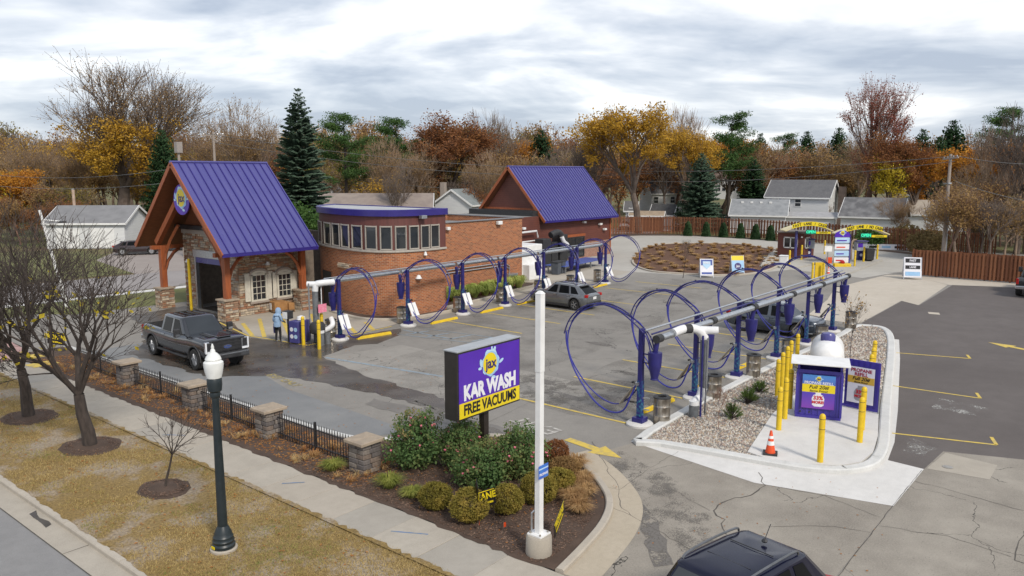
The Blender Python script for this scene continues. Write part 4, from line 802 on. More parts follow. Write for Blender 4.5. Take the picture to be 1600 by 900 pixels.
text('lettering', 'PROPANE', signwhite, pl, (0, -.009, -.06), (R(90), 0, 0), .075, .92, .003, ext=.001); mk('stripe', MB().box((0, -.008, .07), (.33, .004, .03)), lightblue, pl)
# ------------------------------------------------------------------ pylon sign
sg = empty('pylon_sign', (16.65, 14.75, .03), 0, 'purple and yellow box sign reading KAR WASH FREE VACUUMS on a dark post', 'sign')
mk('post', MB().box((.0, 0, .85), (.2, .2, 1.75)), mat('dark_bronze', (.03, .022, .018), (.022, .016, .013), 4, rough=.5), sg)
mk('cabinet', MB().box((0, 0, 2.57), (2.76, .5, 1.98)), mat('dark_bronze_cabinet', (.028, .024, .022), (.02, .018, .016), 4, rough=.5), sg, bevel=.015)
mk('cabinet_top', MB().box((0, 0, 3.57), (2.80, .54, .03)), mat('grey_sheet_top', (.36, .38, .40), (.30, .32, .34), 3, rough=.4), sg)
for s, rotz in ((-1, 0), (1, R(180))):
    fc = mk('sign_face', MB().box((0, 0, .02), (2.66, .02, 1.86)), signpurple, sg, loc=(0, s*.255, 2.55), rz=rotz)
    mk('yellow_panel', MB().box((0, -.013, -.69), (2.66, .012, .44)), signyellow, fc)
    text('lettering', 'KAR WASH', signwhite, fc, (.0, -.018, -.215), (R(90), 0, 0), .58, .79, .03, ext=.004, space=.98)
    text('lettering', 'FREE VACUUMS', signblack, fc, (.0, -.024, -.695), (R(90), 0, 0), .42, .79, .013, ext=.004)
    splash_logo(fc, (.0, -.012, .47), (1, 0, 0), (0, 0, 1), .37)
# ------------------------------------------------------------------ vacuum stations
teal = NT('teal_graphic_wrap'); _v = teal.pos((1, 1, 1), 'obj'); teal.set(teal.ramp(teal.noise(_v, 9, 4), [(.45, (.02, .022, .15)), (.58, (.02, .11, .20)), (.68, (.08, .27, .34))]), .4); teal = teal.m
def make_station(name, holder_mat, n_hold, zt):
    s = empty(name)
    mk('footing', MB().lathe([(.46, -.02), (.46, .06), (.40, .11), (.2, .12)], n=22), conc_new, s, smooth=True)
    mk('base_plate', MB().box((0, 0, .19), (.40, .40, .18)), navy, s, bevel=.015)
    mk('pole', MB().box((0, 0, zt/2), (.17, .17, zt)), navy, s, bevel=.02)
    mk('graphic_wrap', MB().box((0, 0, .92), (.178, .178, 1.25)), teal, s)
    path = smoothpoly([(0, -.42, zt-.75), (0, -.25, zt-.25), (0, .25, zt+.18), (0, .9, zt+.55), (0, 1.6, zt+.68), (0, 2.3, zt+.5), (0, 2.85, zt+.02), (0, 3.1, zt-.55)], 5)
    for sx in (-.13, .13): mk('arch_rail', MB().tube([(sx, p[1], p[2]) for p in path], .027, 6), navy, s, smooth=True)
    rg = MB()
    for p in path[4::3]: rg.tube([(-.13, p[1], p[2]), (.13, p[1], p[2])], .012, 5)
    mk('arch_rungs', rg, navy, s)
    for q in range(4): mk('arch_clip', MB().box((0, path[12+q*5][1], path[12+q*5][2]+.05), (.06, .05, .04)), blackp, s)
    hose = smoothpoly([(0, 3.1, zt-.5), (.02, 3.08, zt-.95), (.06, 2.86, zt-1.7), (.07, 2.42, 1.0), (.0, 1.8, .46), (-.07, 1.15, .25), (-.08, .62, .40), (-.1, .3, 1.0), (-.1, .12, 1.42)], 5)
    mk('hose', MB().tube(hose, .031, 8), mat('blue_hose', (.035, .04, .30), (.028, .03, .24), 20, rough=.45, stretch=(1, 1, 4)) if 'blue_hose' not in MATS else MATS['blue_hose'], s, smooth=True)
    hose2 = smoothpoly([(.13, -.35, zt-.7), (.13, .05, zt+.04), (.13, .5, zt+.3), (.13, 1.5, zt+.63), (.13, 2.5, zt+.30), (.12, 3.05, zt-.4), (.06, 3.0, zt-1.3), (.2, 2.5, 1.15), (.22, 1.8, .62), (.14, 1.05, .5), (.1, .5, .82), (.1, .12, 1.3)], 4)
    mk('hose', MB().tube(hose2, .023, 6), MATS['blue_hose'], s, smooth=True)
    mk('canister', MB().lathe([(.06, zt-.72), (.235, zt-.74), (.235, zt-.86), (.215, zt-1.2), (.12, zt-1.62), (.14, zt-1.64), (.14, zt-1.67)], (0, -.52, 0), 16), navy, s, smooth=True)
    mk('canister_pipe', MB().tube([(0, -.52, zt-.75), (0, -.6, zt-.28)], .085, 10), navy, s, smooth=True)
    for z in (zt-.85, zt-1.15): mk('bracket', MB().beam((0, 0, z), (0, -.42, z), .04, .04), navy, s)
    for k in range(n_hold):
        x = (-.2+.33*k) if n_hold > 1 else 0
        mk('mat_holder', MB().beam((x, .22, 1.32), (x, .56 if n_hold > 1 else .75, .62), .26, .05), holder_mat, s, bevel=.01)
    mk('nozzle_grip', MB().tube([(-.1, .12, 1.42), (-.1, .2, 1.5), (-.08, .28, 1.46)], .04, 7), blackp, s)
    mk('clamp', MB().box((-.12, .06, 1.45), (.12, .12, .1)), galv, s)
    for z in (.55, .95): mk('can_bracket', MB().beam((0, 0, z), (.1, -.3, z), .03, .04), galv, s)
    return s
RX = [22.6, 26.69, 30.55, 34.95, 38.94, 43.0]; RY = 12.93
LX = [24.8, 29.6, 34.2, 38.2, 42.5, 46.8, 50.95]; LY = [31.8, 31.85, 31.95, 31.95, 32.1, 32.3, 32.5]
ordn = ['nearest', 'second nearest', 'third', 'fourth', 'fifth', 'farthest']
st = make_station('vacuum_station', steel, 1, 3.34)
for i, x in enumerate(RX):
    lab = ['blue vacuum arch nearest the camera, in the row by the propane island', 'second blue vacuum arch of the propane island row', 'third blue vacuum arch of the propane island row', 'fourth blue vacuum arch of the propane island row', 'fifth blue vacuum arch of the propane island row', 'farthest blue vacuum arch of the propane island row'][i]
    o = st if i == 0 else clone(st)
    o.location = (x, RY, 0); o['label'] = lab; o['category'] = 'vacuum'; o['group'] = 'vacuum arches by the propane island'; o.rotation_euler.z = R([0, -3, 4, -2, 5, -4][i]); o.scale = (1, [1.0, .94, 1.03, .97, .92, 1.0][i], [1, 1.0, .985, 1.01, .99, 1][i])
st2 = make_station('vacuum_station', white, 2, 3.15)
llab = ['leftmost blue vacuum arch, beside the yellow bollards', 'second blue vacuum arch from the left, before the curved brick wall', 'third blue vacuum arch from the left, at the green planting', 'fourth blue vacuum arch from the left, left of the silver car', 'blue vacuum arch of the building row just behind the white mast', 'second to last blue vacuum arch of the building row', 'farthest blue vacuum arch of the building row, by the loop drive']
for i, x in enumerate(LX):
    o = st2 if i == 0 else clone(st2)
    o.location = (x, LY[i], 0); o.rotation_euler.z = R(180+[0, 4, -3, 2, -5, 3, -2][i]); o.scale = (1, [.93, 1.0, .96, .9, 1.0, .95, 1.0][i], 1); o['label'] = llab[i]; o['category'] = 'vacuum'; o['group'] = 'vacuum arches along the building'
# manifolds
mr = empty('vacuum_manifold', (0, 0, 0), 0, 'galvanised suction pipe running above the propane island vacuums', 'pipe')
for i in range(5): mk('pipe_section', MB().tube([(RX[i]+.12, 12.3, 3.08), (RX[i+1]-.12, 12.3, 3.06)], .115, 14), galv, mr, smooth=True)
for x in RX: mk('coupling', MB().tube([(x-.16, 12.3, 3.08), (x+.16, 12.3, 3.08)], .14, 14), blackp, mr, smooth=True)
mk('conduit', MB().tube([(22.3, 12.62, 3.36), (43.2, 12.62, 3.36)], .035, 6), galv, mr); mk('conduit', MB().tube([(22.5, 12.5, 3.22), (43.2, 12.5, 3.22)], .03, 6), navy, mr)
rs = empty('suction_riser', (24.9, 11.75, .07), 0, 'white elbows and grey riser pipe feeding the propane island vacuums', 'pipe')
mk('riser', MB().tube([(0, 0, .9), (0, 0, 2.75)], .15, 12), grey_pipe, rs, smooth=True)
mk('elbow', MB().tube(smoothpoly([(-1.35, .52, 3.05), (-.7, .4, 3.12), (-.3, .15, 3.05), (0, 0, 2.72)], 5), .15, 12), pvc, rs, smooth=True)
mk('tee', MB().tube([(-.1, .25, 3.0), (.25, -.38, 3.0)], .14, 12), pvc, rs, smooth=True); mk('tee_coupling', MB().tube([(-.75, .42, 3.11), (-.5, .3, 3.1)], .165, 12), blackp, rs, smooth=True)
mk('lower_elbow', MB().tube(smoothpoly([(0, 0, .95), (-.1, .05, .6), (-.35, .1, .5), (-.55, .05, .25)], 5), .16, 12), pvc, rs, smooth=True)
mk('sump_pipe', MB().tube([(-.55, .05, -.05), (-.55, .05, .45)], .17, 12), grey_pipe, rs, smooth=True); mk('sump_cap', MB().tube([(-.55, .05, .44), (-.55, .05, .58)], .18, 12), pvc, rs, smooth=True)
mk('conduit', MB().tube([(-.45, -.15, 0), (-.45, -.15, 2.9)], .04, 6), navy, rs); mk('strut', MB().beam((-.2, -.2, 0), (-.2, -.2, 2.7), .05, .05), galv, rs)
ml = empty('vacuum_manifold', (0, 0, 0), 0, 'long galvanised suction pipe above the vacuums along the building', 'pipe')
for i in range(6): mk('pipe_section', MB().tube([(LX[i]+.1, 32.45+.06*i, 3.0), (LX[i+1]-.1, 32.51+.06*i, 3.0)], .125, 12), galv, ml, smooth=True)
mk('pipe_section', MB().tube([(23.9, 32.42, 3.0), (24.7, 32.45, 3.0)], .125, 12), galv, ml, smooth=True); mk('conduit', MB().tube([(24.2, 32.2, 3.2), (51, 32.9, 3.2)], .03, 6), galv, ml)
rl = empty('suction_riser', (23.75, 32.35, 0), 0, 'grey riser pipe with white elbow among the left yellow bollards', 'pipe')
mk('riser', MB().tube([(0, 0, 0), (0, 0, 2.8)], .15, 12), grey_pipe, rl, smooth=True); mk('elbow', MB().tube(smoothpoly([(0, 0, 2.6), (.05, -.03, 2.92), (.3, -.2, 3.0), (.9, -.36, 3.0)], 5), .16, 12), pvc, rl, smooth=True); mk('tee', MB().tube([(-.25, .3, 2.95), (.1, -.1, 2.95)], .15, 10), pvc, rl, smooth=True)
mk('strut', MB().beam((-.45, -.1, 0), (-.45, -.1, 3.05), .05, .05), galv, rl); mk('conduit', MB().tube([(.3, -.1, 0), (.3, -.1, 2.9)], .025, 6), pvc, rl)
mk('notice', MB().box((.15, -.35, 1.75), (.5, .02, .42)), mat('pink_notice', (.72, .18, .28), (.72, .3, .38), 12, rough=.6), rl, rz=R(0))
mk('pump', MB().lathe([(.3, .55), (.38, .6), (.4, .95), (.3, 1.1), (.05, 1.15)], (-.3, -.5, 0), 14), blackp, rl, smooth=True); mk('pump_pipe', MB().tube(smoothpoly([(-.1, -.5, .6), (.25, -.7, .75), (.45, -.75, .95), (.55, -.5, 1.2)], 4), .13, 10), pvc, rl, smooth=True)
mk('sump_pipe', MB().tube([(-.35, -.8, 0), (-.35, -.8, .62)], .18, 12), grey_pipe, rl, smooth=True); mk('sump_pipe', MB().tube([(.1, -.75, 0), (.1, -.75, .55)], .16, 12), grey_pipe, rl, smooth=True); mk('sump_cap', MB().tube([(-.35, -.8, .62), (-.35, -.8, .74)], .2, 12), pvc, rl, smooth=True)
vc = empty('vending_cabinet', (23.15, 32.95, 0), R(12), 'small purple vending cabinet with white pictures beside the person', 'vending machine')
mk('cabinet', MB().box((0, 0, .58), (.85, .6, 1.1)), purple, vc, bevel=.02); mk('coin_head', MB().box((-.3, .45, 1.42), (.4, .35, .4)), blackp, vc, bevel=.02); mk('head_plate', MB().box((-.512, .45, 1.42), (.02, .3, .34)), white, vc); mk('head_stem', MB().tube([(-.3, .45, 0), (-.3, .45, 1.25)], .05, 8), blackp, vc)
for k, (y, z) in enumerate(((.12, .72), (-.14, .72), (.12, .36), (-.14, .36))): mk('picture', MB().lathe([(.11, 0), (.11, .006)], (-.432, y, z), 14, 'x'), lightblue if k % 2 else signwhite, vc)
mk('bag', MB().lathe([(.05, 1.13), (.24, 1.16), (.2, 1.3), (.04, 1.36)], (.1, -.05, 0), 10), white, vc, smooth=True)
# trash drums
def drum(n):
    d = empty('trash_drum'); mk('drum', MB().lathe([(.28, .02), (.29, .05), (.29, .28), (.30, .30), (.29, .32), (.29, .6), (.30, .62), (.29, .64), (.29, .88), (.305, .9)], n=20), steel, d, smooth=True)
    mk('lid', MB().lathe([(.305, .9), (.31, .93), (.25, .96), (.15, .95), (.14, .80)], n=20), blackp, d, smooth=True); return d
d0 = drum(0)
tl = [(23.25, 12.45, 'steel trash drum at the vacuum arch nearest the camera'), (27.1, 12.35, 'steel trash drum at the second arch of the propane island row'), (31.0, 12.4, 'steel trash drum at the third arch of the propane island row'), (35.25, 12.5, 'steel trash drum at the fourth arch, behind the yellow bollards'), (39.3, 12.3, 'steel trash drum at the fifth arch, by the propane tank'), (44.1, 12.3, 'steel trash drum at the far end of the propane island'),
      (24.95, 32.75, 'steel trash drum at the leftmost arch near the yellow bollards'), (29.9, 32.7, 'steel trash drum before the curved brick wall'), (34.6, 32.75, 'steel trash drum beside the green planting'), (39.2, 33.2, 'steel trash drum at the fourth building-row arch'), (43.6, 33.4, 'steel trash drum in front of the silver car'), (47.4, 33.3, 'steel trash drum behind the silver car roof'), (51.5, 33.6, 'steel trash drum at the farthest building-row arch')]
for i, (x, y, lab) in enumerate(tl):
    o = d0 if i == 0 else clone(d0); o.location = (x, y, .07 if y < 12.5 and x > 30 else 0); o['label'] = lab; o['category'] = 'trash can'; o['group'] = 'steel trash drums'
for i, (x0, y0, x1, y1, lab) in enumerate(((25.4, 31.2, 27.5, 30.95, 'yellow wheel stop under the leftmost vacuum arch'), (30.7, 31.15, 32.9, 31.2, 'yellow wheel stop under the second vacuum arch'), (35.1, 31.3, 37.3, 31.4, 'yellow wheel stop under the third vacuum arch'), (38.9, 31.5, 41.0, 31.5, 'yellow wheel stop ahead of the silver car'), (48.4, 31.9, 50.4, 32.0, 'yellow wheel stop behind the silver car roof'), (23.8, 13.5, 25.9, 13.4, 'yellow wheel stop under the arch nearest the camera'), (27.9, 13.5, 29.9, 13.4, 'yellow wheel stop under the second propane row arch'), (31.9, 13.5, 33.9, 13.4, 'yellow wheel stop under the third propane row arch'))):
    a = math.atan2(y1-y0, x1-x0); L = math.hypot(x1-x0, y1-y0); mb = MB(); mb.add([(-L/2, -.09, 0), (L/2, -.09, 0), (L/2, .09, 0), (-L/2, .09, 0), (-L/2+.04, -.06, .13), (L/2-.04, -.06, .13), (L/2-.04, .06, .13), (-L/2+.04, .06, .13)], [(4, 5, 6, 7), (0, 1, 5, 4), (1, 2, 6, 5), (2, 3, 7, 6), (3, 0, 4, 7)])
    mk('wheel_stop', mb, yellow, None, label=lab, cat='wheel stop', group='yellow wheel stops', loc=((x0+x1)/2, (y0+y1)/2, 0), rz=a, bevel=.02)
# ------------------------------------------------------------------ bollards
def bollard():
    b = empty('bollard'); mk('sleeve', MB().lathe([(.088, 0), (.088, 1.36), (.08, 1.40), (.055, 1.44), (.02, 1.455)], n=18), yellow, b, smooth=True)
    for z in (1.0, 1.3): mk('groove', MB().lathe([(.0885, z-.008), (.090, z), (.0885, z+.008)], n=18), blackp, b)
    return b
b0 = bollard(); first = True
bl = [(G(1285.7, 646.7, 1.58), .13, 'lone yellow bollard at the front of the white propane pad'), (G(1220, 604.5, 1.58), .13, 'frontmost yellow bollard left of the propane cabinet'), (G(1229.4, 590, 1.58), .13, 'yellow bollard second from the front, left of the propane cabinet'), (G(1237, 576.5, 1.58), .13, 'yellow bollard touching the left side of the propane cabinet'),
      (G(1347.8, 620.7, 1.58), .13, 'front yellow bollard before the open propane panel'), (G(1351, 604.5, 1.58), .13, 'yellow bollard just behind the one before the propane panel'),
      (G(1217, 561, 1.52), .07, 'first yellow bollard of the close row at the gravel edge'), (G(1224, 550.5, 1.52), .07, 'second yellow bollard of the close row at the gravel edge'), (G(1231.4, 541, 1.52), .07, 'third yellow bollard of the close row at the gravel edge'), (G(1237, 532, 1.52), .07, 'fourth yellow bollard of the close row at the gravel edge'), (G(1247.3, 521.7, 1.52), .07, 'rear yellow bollard left of the propane tank'),
      (G(1360.8, 564, 1.52), .07, 'nearest of four yellow bollards behind the propane panel'), (G(1362.8, 553.5, 1.52), .07, 'second of four yellow bollards behind the propane panel'), (G(1365.7, 543, 1.52), .07, 'third of four yellow bollards behind the propane panel'), (G(1367.7, 532, 1.52), .07, 'farthest of four yellow bollards behind the propane panel'),
      (G(474.4, 539), 0, 'left yellow bollard of the three by the vending cabinet'), (G(499, 545.5), 0, 'front yellow bollard of the three by the vending cabinet'), (G(503.5, 533), 0, 'rear yellow bollard of the three by the vending cabinet'),
      (G(1233, 418), .12, 'yellow bollard in front of the attendant hut'), (G(1252, 408), .12, 'yellow bollard before the left pay machine'), (G(1288, 399), .12, 'yellow bollard at the far end of the left pay island'), (G(1335, 418), .12, 'yellow bollard before the right pay machine'), (G(1349, 411), .12, 'yellow bollard left of the black wheeled bin'), (G(1370, 407), .12, 'yellow bollard right of the black wheeled bin'), (G(1269, 438), 0, 'left yellow bollard of the pair by the traffic cones'), (G(1286, 438), 0, 'right yellow bollard of the pair by the traffic cones')]
for i, (p, z, lab) in enumerate(bl):
    o = b0 if i == 0 else clone(b0); o.location = (p[0], p[1], z); o['label'] = lab; o['category'] = 'bollard'; o['group'] = 'yellow bollards'
# ------------------------------------------------------------------ propane station
pb = empty('propane_cabinet', (26.75, 8.35, .13), R(18.7)-R(90), 'open purple propane cabinet with white lid and refill poster', 'cabinet')   # local x along the front (towards lower Y), local y back
def poster_print():
    t = NT('poster_blue'); sp = t.n('ShaderNodeSeparateXYZ'); t.l(t.pos((1, 1, 1), 'gen'), sp.inputs[0]); t.set(t.ramp(sp.outputs[2], [(.0, (.20, .05, .40)), (.45, (.09, .05, .42)), (1.0, (.07, .24, .58))]), .35); return t.m
crate = mat('purple_container_steel', (.050, .035, .30), (.042, .03, .25), 3, rough=.45)
mb = MB()
for k in range(14):
    x = -.75+.107*k; mb.bbox((x, -.02 if k % 2 else .0, .05), (x+.105, .06, 1.78))
mk('front_wall', mb, crate, pb); mk('side_wall', MB().bbox((-.78, .062, .05), (-.72, .9, 2.0)), crate, pb); mk('side_wall', MB().bbox((.72, .062, .05), (.78, .9, 2.0)), crate, pb); mk('back_wall', MB().bbox((-.718, .86, .05), (.718, .9, 2.0)), crate, pb)
mk('frame', MB().bbox((-.8, -.06, 0), (.8, .0, .1)).bbox((-.8, -.06, 1.72), (.8, .0, 1.84)).bbox((-.82, -.065, .1), (-.74, .02, 1.72)).bbox((.74, -.065, .1), (.82, .02, 1.72)).bbox((-.78, 0, 1.84), (-.7, .06, 2.05)).bbox((.7, 0, 1.84), (.78, .06, 2.05)), crate, pb)
lid = MB().box((0, .35, 2.12), (2.05, 1.45, .05)); mk('lid', lid, white, pb, bevel=.01)
for x in (-.62, -.3): mk('vent_hole', MB().lathe([(.035, 0), (.035, .01)], (x, -.03, .22), 10, 'y'), blackp, pb)
po = mk('poster', MB().box((0, 0, 0), (1.14, .014, 1.28)), poster_print(), pb, loc=(-.02, -.075, 1.03))
mk('poster_band', MB().box((0, -.009, .13), (1.14, .006, .30)), signyellow, po)
splash_logo(po, (0, -.008, .50), (1, 0, 0), (0, 0, 1), .10)
rx90 = (R(90), 0, 0)
text('lettering', 'PROPANE REFILL', signwhite, po, (0, -.010, .335), rx90, .145, .93, .003, ext=.002); text('lettering', 'Full 20#', signblack, po, (0, -.014, .175), rx90, .18, 1.15, .003, ext=.002, shear=.2); text('lettering', 'Same Price!', signblack, po, (0, -.014, .035), rx90, .10, 1.35, .002, ext=.002, shear=.2)
mk('gas_bottle_print', MB().add([(a, -.009, b) for a, b in ((-.2, -.5), (-.12, -.56), (.12, -.56), (.2, -.5), (.22, -.25), (.16, -.12), (.09, -.09), (.1, -.02), (-.1, -.02), (-.09, -.09), (-.16, -.12), (-.22, -.25))], [tuple(range(12))]), signwhite, po)
signred = mat('sign_red', (.55, .01, .02), (.5, .01, .02), 2, rough=.4); text('lettering', '33%', signred, po, (0, -.013, -.23), rx90, .2, 1.0, .008, ext=.002); text('lettering', 'MORE!', signred, po, (0, -.013, -.40), rx90, .14, 1.0, .007, ext=.002)
pb.scale = (.92,)*3
dp = empty('propane_side_panel', (28.75, 8.12, .13), R(18.7)-R(90)-R(24), 'purple ribbed panel with white propane refill poster, swung open', 'panel')
dp.scale = (.92,)*3; mb = MB()
for k in range(12): mb.bbox((.04+.105*k, -.015 if k % 2 else 0, .1), (.143+.105*k, .05, 1.95))
mb.bbox((.0, -.03, .04), (1.34, .04, .14)).bbox((1.27, -.032, .14), (1.34, .045, 1.95)); mk('ribbed_sheet', mb, crate, dp)
pp = mk('poster', MB().box((0, 0, 0), (1.0, .014, 1.42)), signwhite, dp, loc=(.66, -.045, .98)); mk('poster_band', MB().box((0, -.009, .21), (1.0, .006, .28)), mat('amber_band', (.62, .40, .05), (.58, .36, .05), 2, rough=.4), pp)
text('lettering', 'PROPANE', mat('sign_dark_red', (.32, .01, .03), (.3, .01, .03), 2), pp, (0, -.010, .58), rx90, .18, 1.0, .006, ext=.002); text('lettering', 'REFILL', MATS['sign_dark_red'], pp, (0, -.010, .42), rx90, .18, 1.0, .006, ext=.002); text('lettering', 'Full 20#', signblack, pp, (0, -.014, .25), rx90, .18, 1.1, .004, ext=.002, shear=.2); text('lettering', 'Same Price!', signblack, pp, (0, -.014, .115), rx90, .09, 1.2, .002, ext=.002, shear=.2)
mk('gas_bottle_print', MB().add([(a*1.1, -.009, b) for a, b in ((-.2, -.55), (-.12, -.62), (.12, -.62), (.2, -.55), (.22, -.3), (.16, -.15), (.09, -.1), (.1, -.02), (-.1, -.02), (-.09, -.1), (-.16, -.15), (-.22, -.3))], [tuple(range(12))]), mat('poster_grey', (.35, .35, .37), (.28, .28, .3), 3), pp); text('lettering', '33%', signred, pp, (0, -.013, -.27), rx90, .2, 1.0, .008, ext=.002); text('lettering', 'MORE!', signred, pp, (0, -.013, -.44), rx90, .14, 1.0, .007, ext=.002)
mk('post', MB().tube([(1.36, 0, 0), (1.36, 0, 1.0)], .03, 6), galv, dp)
tk = empty('propane_tank', (32.8, 10.0, .07), R(17), 'white propane tank with purple dome cover behind the cabinet', 'tank')
mk('shell', MB().lathe([(.02, -.5), (.28, -.44), (.50, -.27), (.64, 0), (.68, .3), (.68, 2.0), (.62, 2.3), (.45, 2.6), (.05, 2.75)], (0, 0, .82), 28, 'x'), white, tk, smooth=True)
mk('dome_cover', MB().lathe([(.29, 1.32), (.30, 1.66), (.24, 1.76), (.05, 1.80)], (.55, 0, 0), 18), purple, tk, smooth=True); mk('pressure_gauge', MB().lathe([(.07, 0), (.08, .03)], (-.52, .0, .82), 10, 'x'), blackp, tk)
for x in (.4, 1.9): mk('saddle', MB().bbox((x-.12, -.5, 0), (x+.12, .5, .3)), conc, tk)
cn = empty('traffic_cone', (22.36, 8.30, .135), R(20), 'orange traffic cone with white bands beside the gravel', 'traffic cone')
def cone(o):
    mk('base', MB().box((0, 0, .02), (.42, .42, .04)), blackp, o, bevel=.01); mk('body', MB().lathe([(.15, .04), (.145, .06), (.035, .70), (.02, .72)], n=18), orange, o, smooth=True)
    for (z0, z1) in ((.28, .40), (.48, .56)): rr_ = lambda z: .145-.11*(z-.06)/.64+.003; mk('reflective_band', MB().lathe([(rr_(z0), z0), (rr_(z1), z1)], n=18), white, o, smooth=True)
cone(cn)
for i, (px, py, lab) in enumerate(((1284, 431, 'orange cone left of the orange barrel sign on the pay island'), (1294, 430, 'orange cone right of the pay lane sign'))): c = clone(cn, None, (*G(px, py), .0), label=lab)
# ------------------------------------------------------------------ pay island
for nm, poly, lab in (('pay_island', [(69.2, 25.6), (70, 24.4), (77.9, 24.1), (84.5, 25.6), (84, 29.5), (77, 30.4), (72, 27.5)], 'l'), ('pay_island', [(63.2, 20.6), (64.5, 19.5), (69.0, 19.6), (81.5, 20.1), (82.5, 21.0), (81.5, 22.2), (70, 22.2), (64, 21.6)], 'r')):
    struct(nm, MB().prism(poly, 0, .13), conc_loop)
def canopy(name, lab, loc, words, rz):
    c = empty(name, (*loc, .13), rz, lab, 'canopy')   # local x faces the driver's left-right across the lane
    mk('post', MB().tube([(-.9, .1, 0), (-.9, .1, 2.75)], .13, 10), purple, c, smooth=True)
    ar = lambda x: 2.75+.55*(1-(x/2.3)**2)
    xs = np.linspace(-2.3, 2.3, 13); mb = MB()
    mb.add([(x, y, ar(x)+dz) for x in xs for (y, dz) in ((-.9, 0), (.9, 0), (.9, .09), (-.9, .09))], [(i*4+k, i*4+(k+1) % 4, (i+1)*4+(k+1) % 4, (i+1)*4+k) for i in range(12) for k in range(4)]+[(0, 1, 2, 3), (51, 50, 49, 48)]); mk('arched_roof', mb, mat('cream_canopy', (.66, .58, .34), (.6, .52, .3), 2, rough=.5) if 'cream_canopy' not in MATS else MATS['cream_canopy'], c)
    xs = np.linspace(-1.7, 1.6, 10); mb = MB(); mb.add([(x, -.95, ar(x)+dz) for x in xs for dz in (.02, .42)], [(i*2, i*2+2, i*2+3, i*2+1) for i in range(9)]); sgn = mk('header_sign', mb, signyellow, c)
    for k, ch in enumerate(words):
        x = -1.55+3.05*k/(len(words)-1)
        if ch != ' ': text('lettering', ch, signblack, sgn, (x, -.965, ar(x)+.21), (R(90), -math.atan(-.55*2*x/5.29)*1.0, 0), .34, .85, .01, ext=.003)
    op = mk('open_sign', MB().box((.1, -.97, 2.72), (.95, .06, .42)), mat('open_panel', (.02, .16, .12), (.015, .12, .09), 3, rough=.3) if 'open_panel' not in MATS else MATS['open_panel'], c)
    text('lettering', 'OPEN', led, op, (.1, -1.01, 2.72), (R(90), 0, 0), .36, .95, .012, ext=.004)
    mk('clearance_bar', MB().bbox((.62, -.98, 2.55), (2.0, -.93, 2.75)), signyellow, c); text('lettering', 'CLEARANCE', signblack, c, (1.3, -.99, 2.65), (R(90), 0, 0), .15, .95, .003, ext=.002)
t = NT('green_led'); t.set((.02, .5, .25), .4); t.b.inputs['Emission Color'].default_value = (.05, .9, .5, 1); t.b.inputs['Emission Strength'].default_value = .35; led = t.m
cz = math.atan2(-1, .35)   # across the lanes, facing the queue
p1_, p2_ = (77.2, 26.2), (76.2, 20.9)
canopy('lane_canopy', 'left arched yellow canopy reading FAST LANE CASH beside the attendant hut', p1_, 'FAST LANE / CASH', R(-52)); canopy('lane_canopy', 'right arched yellow canopy reading FAST LANE NO CASH', p2_, 'FAST LANE / NO CASH', R(-52))
def paymachine(lab, x, y):
    m = empty('pay_machine', (x, y, .13), R(-52), lab, 'pay machine'); mk('pedestal', MB().box((0, 0, .45), (.5, .5, .9)), navy, m, bevel=.02); mk('cabinet', MB().box((0, 0, 1.35), (1.0, .7, .9)), mat('grey_cabinet', (.34, .37, .42), (.28, .3, .34), 3, rough=.35) if 'grey_cabinet' not in MATS else MATS['grey_cabinet'], m, bevel=.03); mk('hood', MB().box((0, -.1, 1.84), (1.1, .95, .08)), navy, m, bevel=.02); mk('screen', MB().box((-.15, -.36, 1.45), (.45, .03, .4)), signpurple, m); mk('logo_disc', MB().lathe([(.14, 0), (.14, .01)], (.0, -.26, .5), 12, 'y'), signwhite, m)
    mk('hose_reel_post', MB().tube(smoothpoly([(-.85, 0, 0), (-.85, 0, 1.5), (-.7, 0, 1.9), (-.45, -.05, 1.95)], 4), .09, 8), mat('tan_sleeve', (.36, .27, .19), (.28, .2, .14), 3, rough=.7) if 'tan_sleeve' not in MATS else MATS['tan_sleeve'], m, smooth=True)
paymachine('left pay machine under the cash lane canopy', *G(1262, 404)); paymachine('right pay machine under the no cash canopy', *G(1343, 408))
mb_ = empty('menu_board', (*G(1313, 418), .05), R(-50), 'tall wash menu board with purple crown between the two pay lanes', 'sign')
mk('frame', MB().bbox((-.62, -.06, 0), (.62, .06, 2.75)), mat('menu_grey', (.28, .31, .36), (.24, .27, .31), 3, rough=.4), mb_)
for k in range(4): mk('menu_panel', MB().bbox((-.66, -.09, .4+.6*k), (.66, -.061, .86+.6*k)), [signwhite, lightblue, signwhite, lightblue][k], mb_, bevel=.03); mk('menu_print', MB().bbox((-.5, -.095, .55+.6*k), (.1+.1*k, -.091, .66+.6*k)), [signred, signpurple, orange, signpurple][k], mb_)
mk('crown', MB().add([(a, -.07, b) for a, b in ((-.72, 2.72), (.72, 2.72), (.6, 3.1), (.25, 3.28), (0, 3.35), (-.25, 3.28), (-.6, 3.1))]+[(a, .04, b) for a, b in ((-.72, 2.72), (.72, 2.72), (.6, 3.1), (.25, 3.28), (0, 3.35), (-.25, 3.28), (-.6, 3.1))], [tuple(range(7)), tuple(range(13, 6, -1))]+[(i, i+7, (i+1) % 7+7, (i+1) % 7) for i in range(7)]), signpurple, mb_); splash_logo(mb_, (0, -.075, 3.1), (1, 0, 0), (0, 0, 1), .22)
mk('planter', MB().box((0, -.3, .18), (1.5, .5, .36)), yellow, mb_, bevel=.04); mk('planter_ball', MB().lathe([(.02, .3), (.2, .36), (.22, .5), (.12, .64), (.02, .68)], (0, -.35, 0), 10), redlens, mb_, smooth=True)
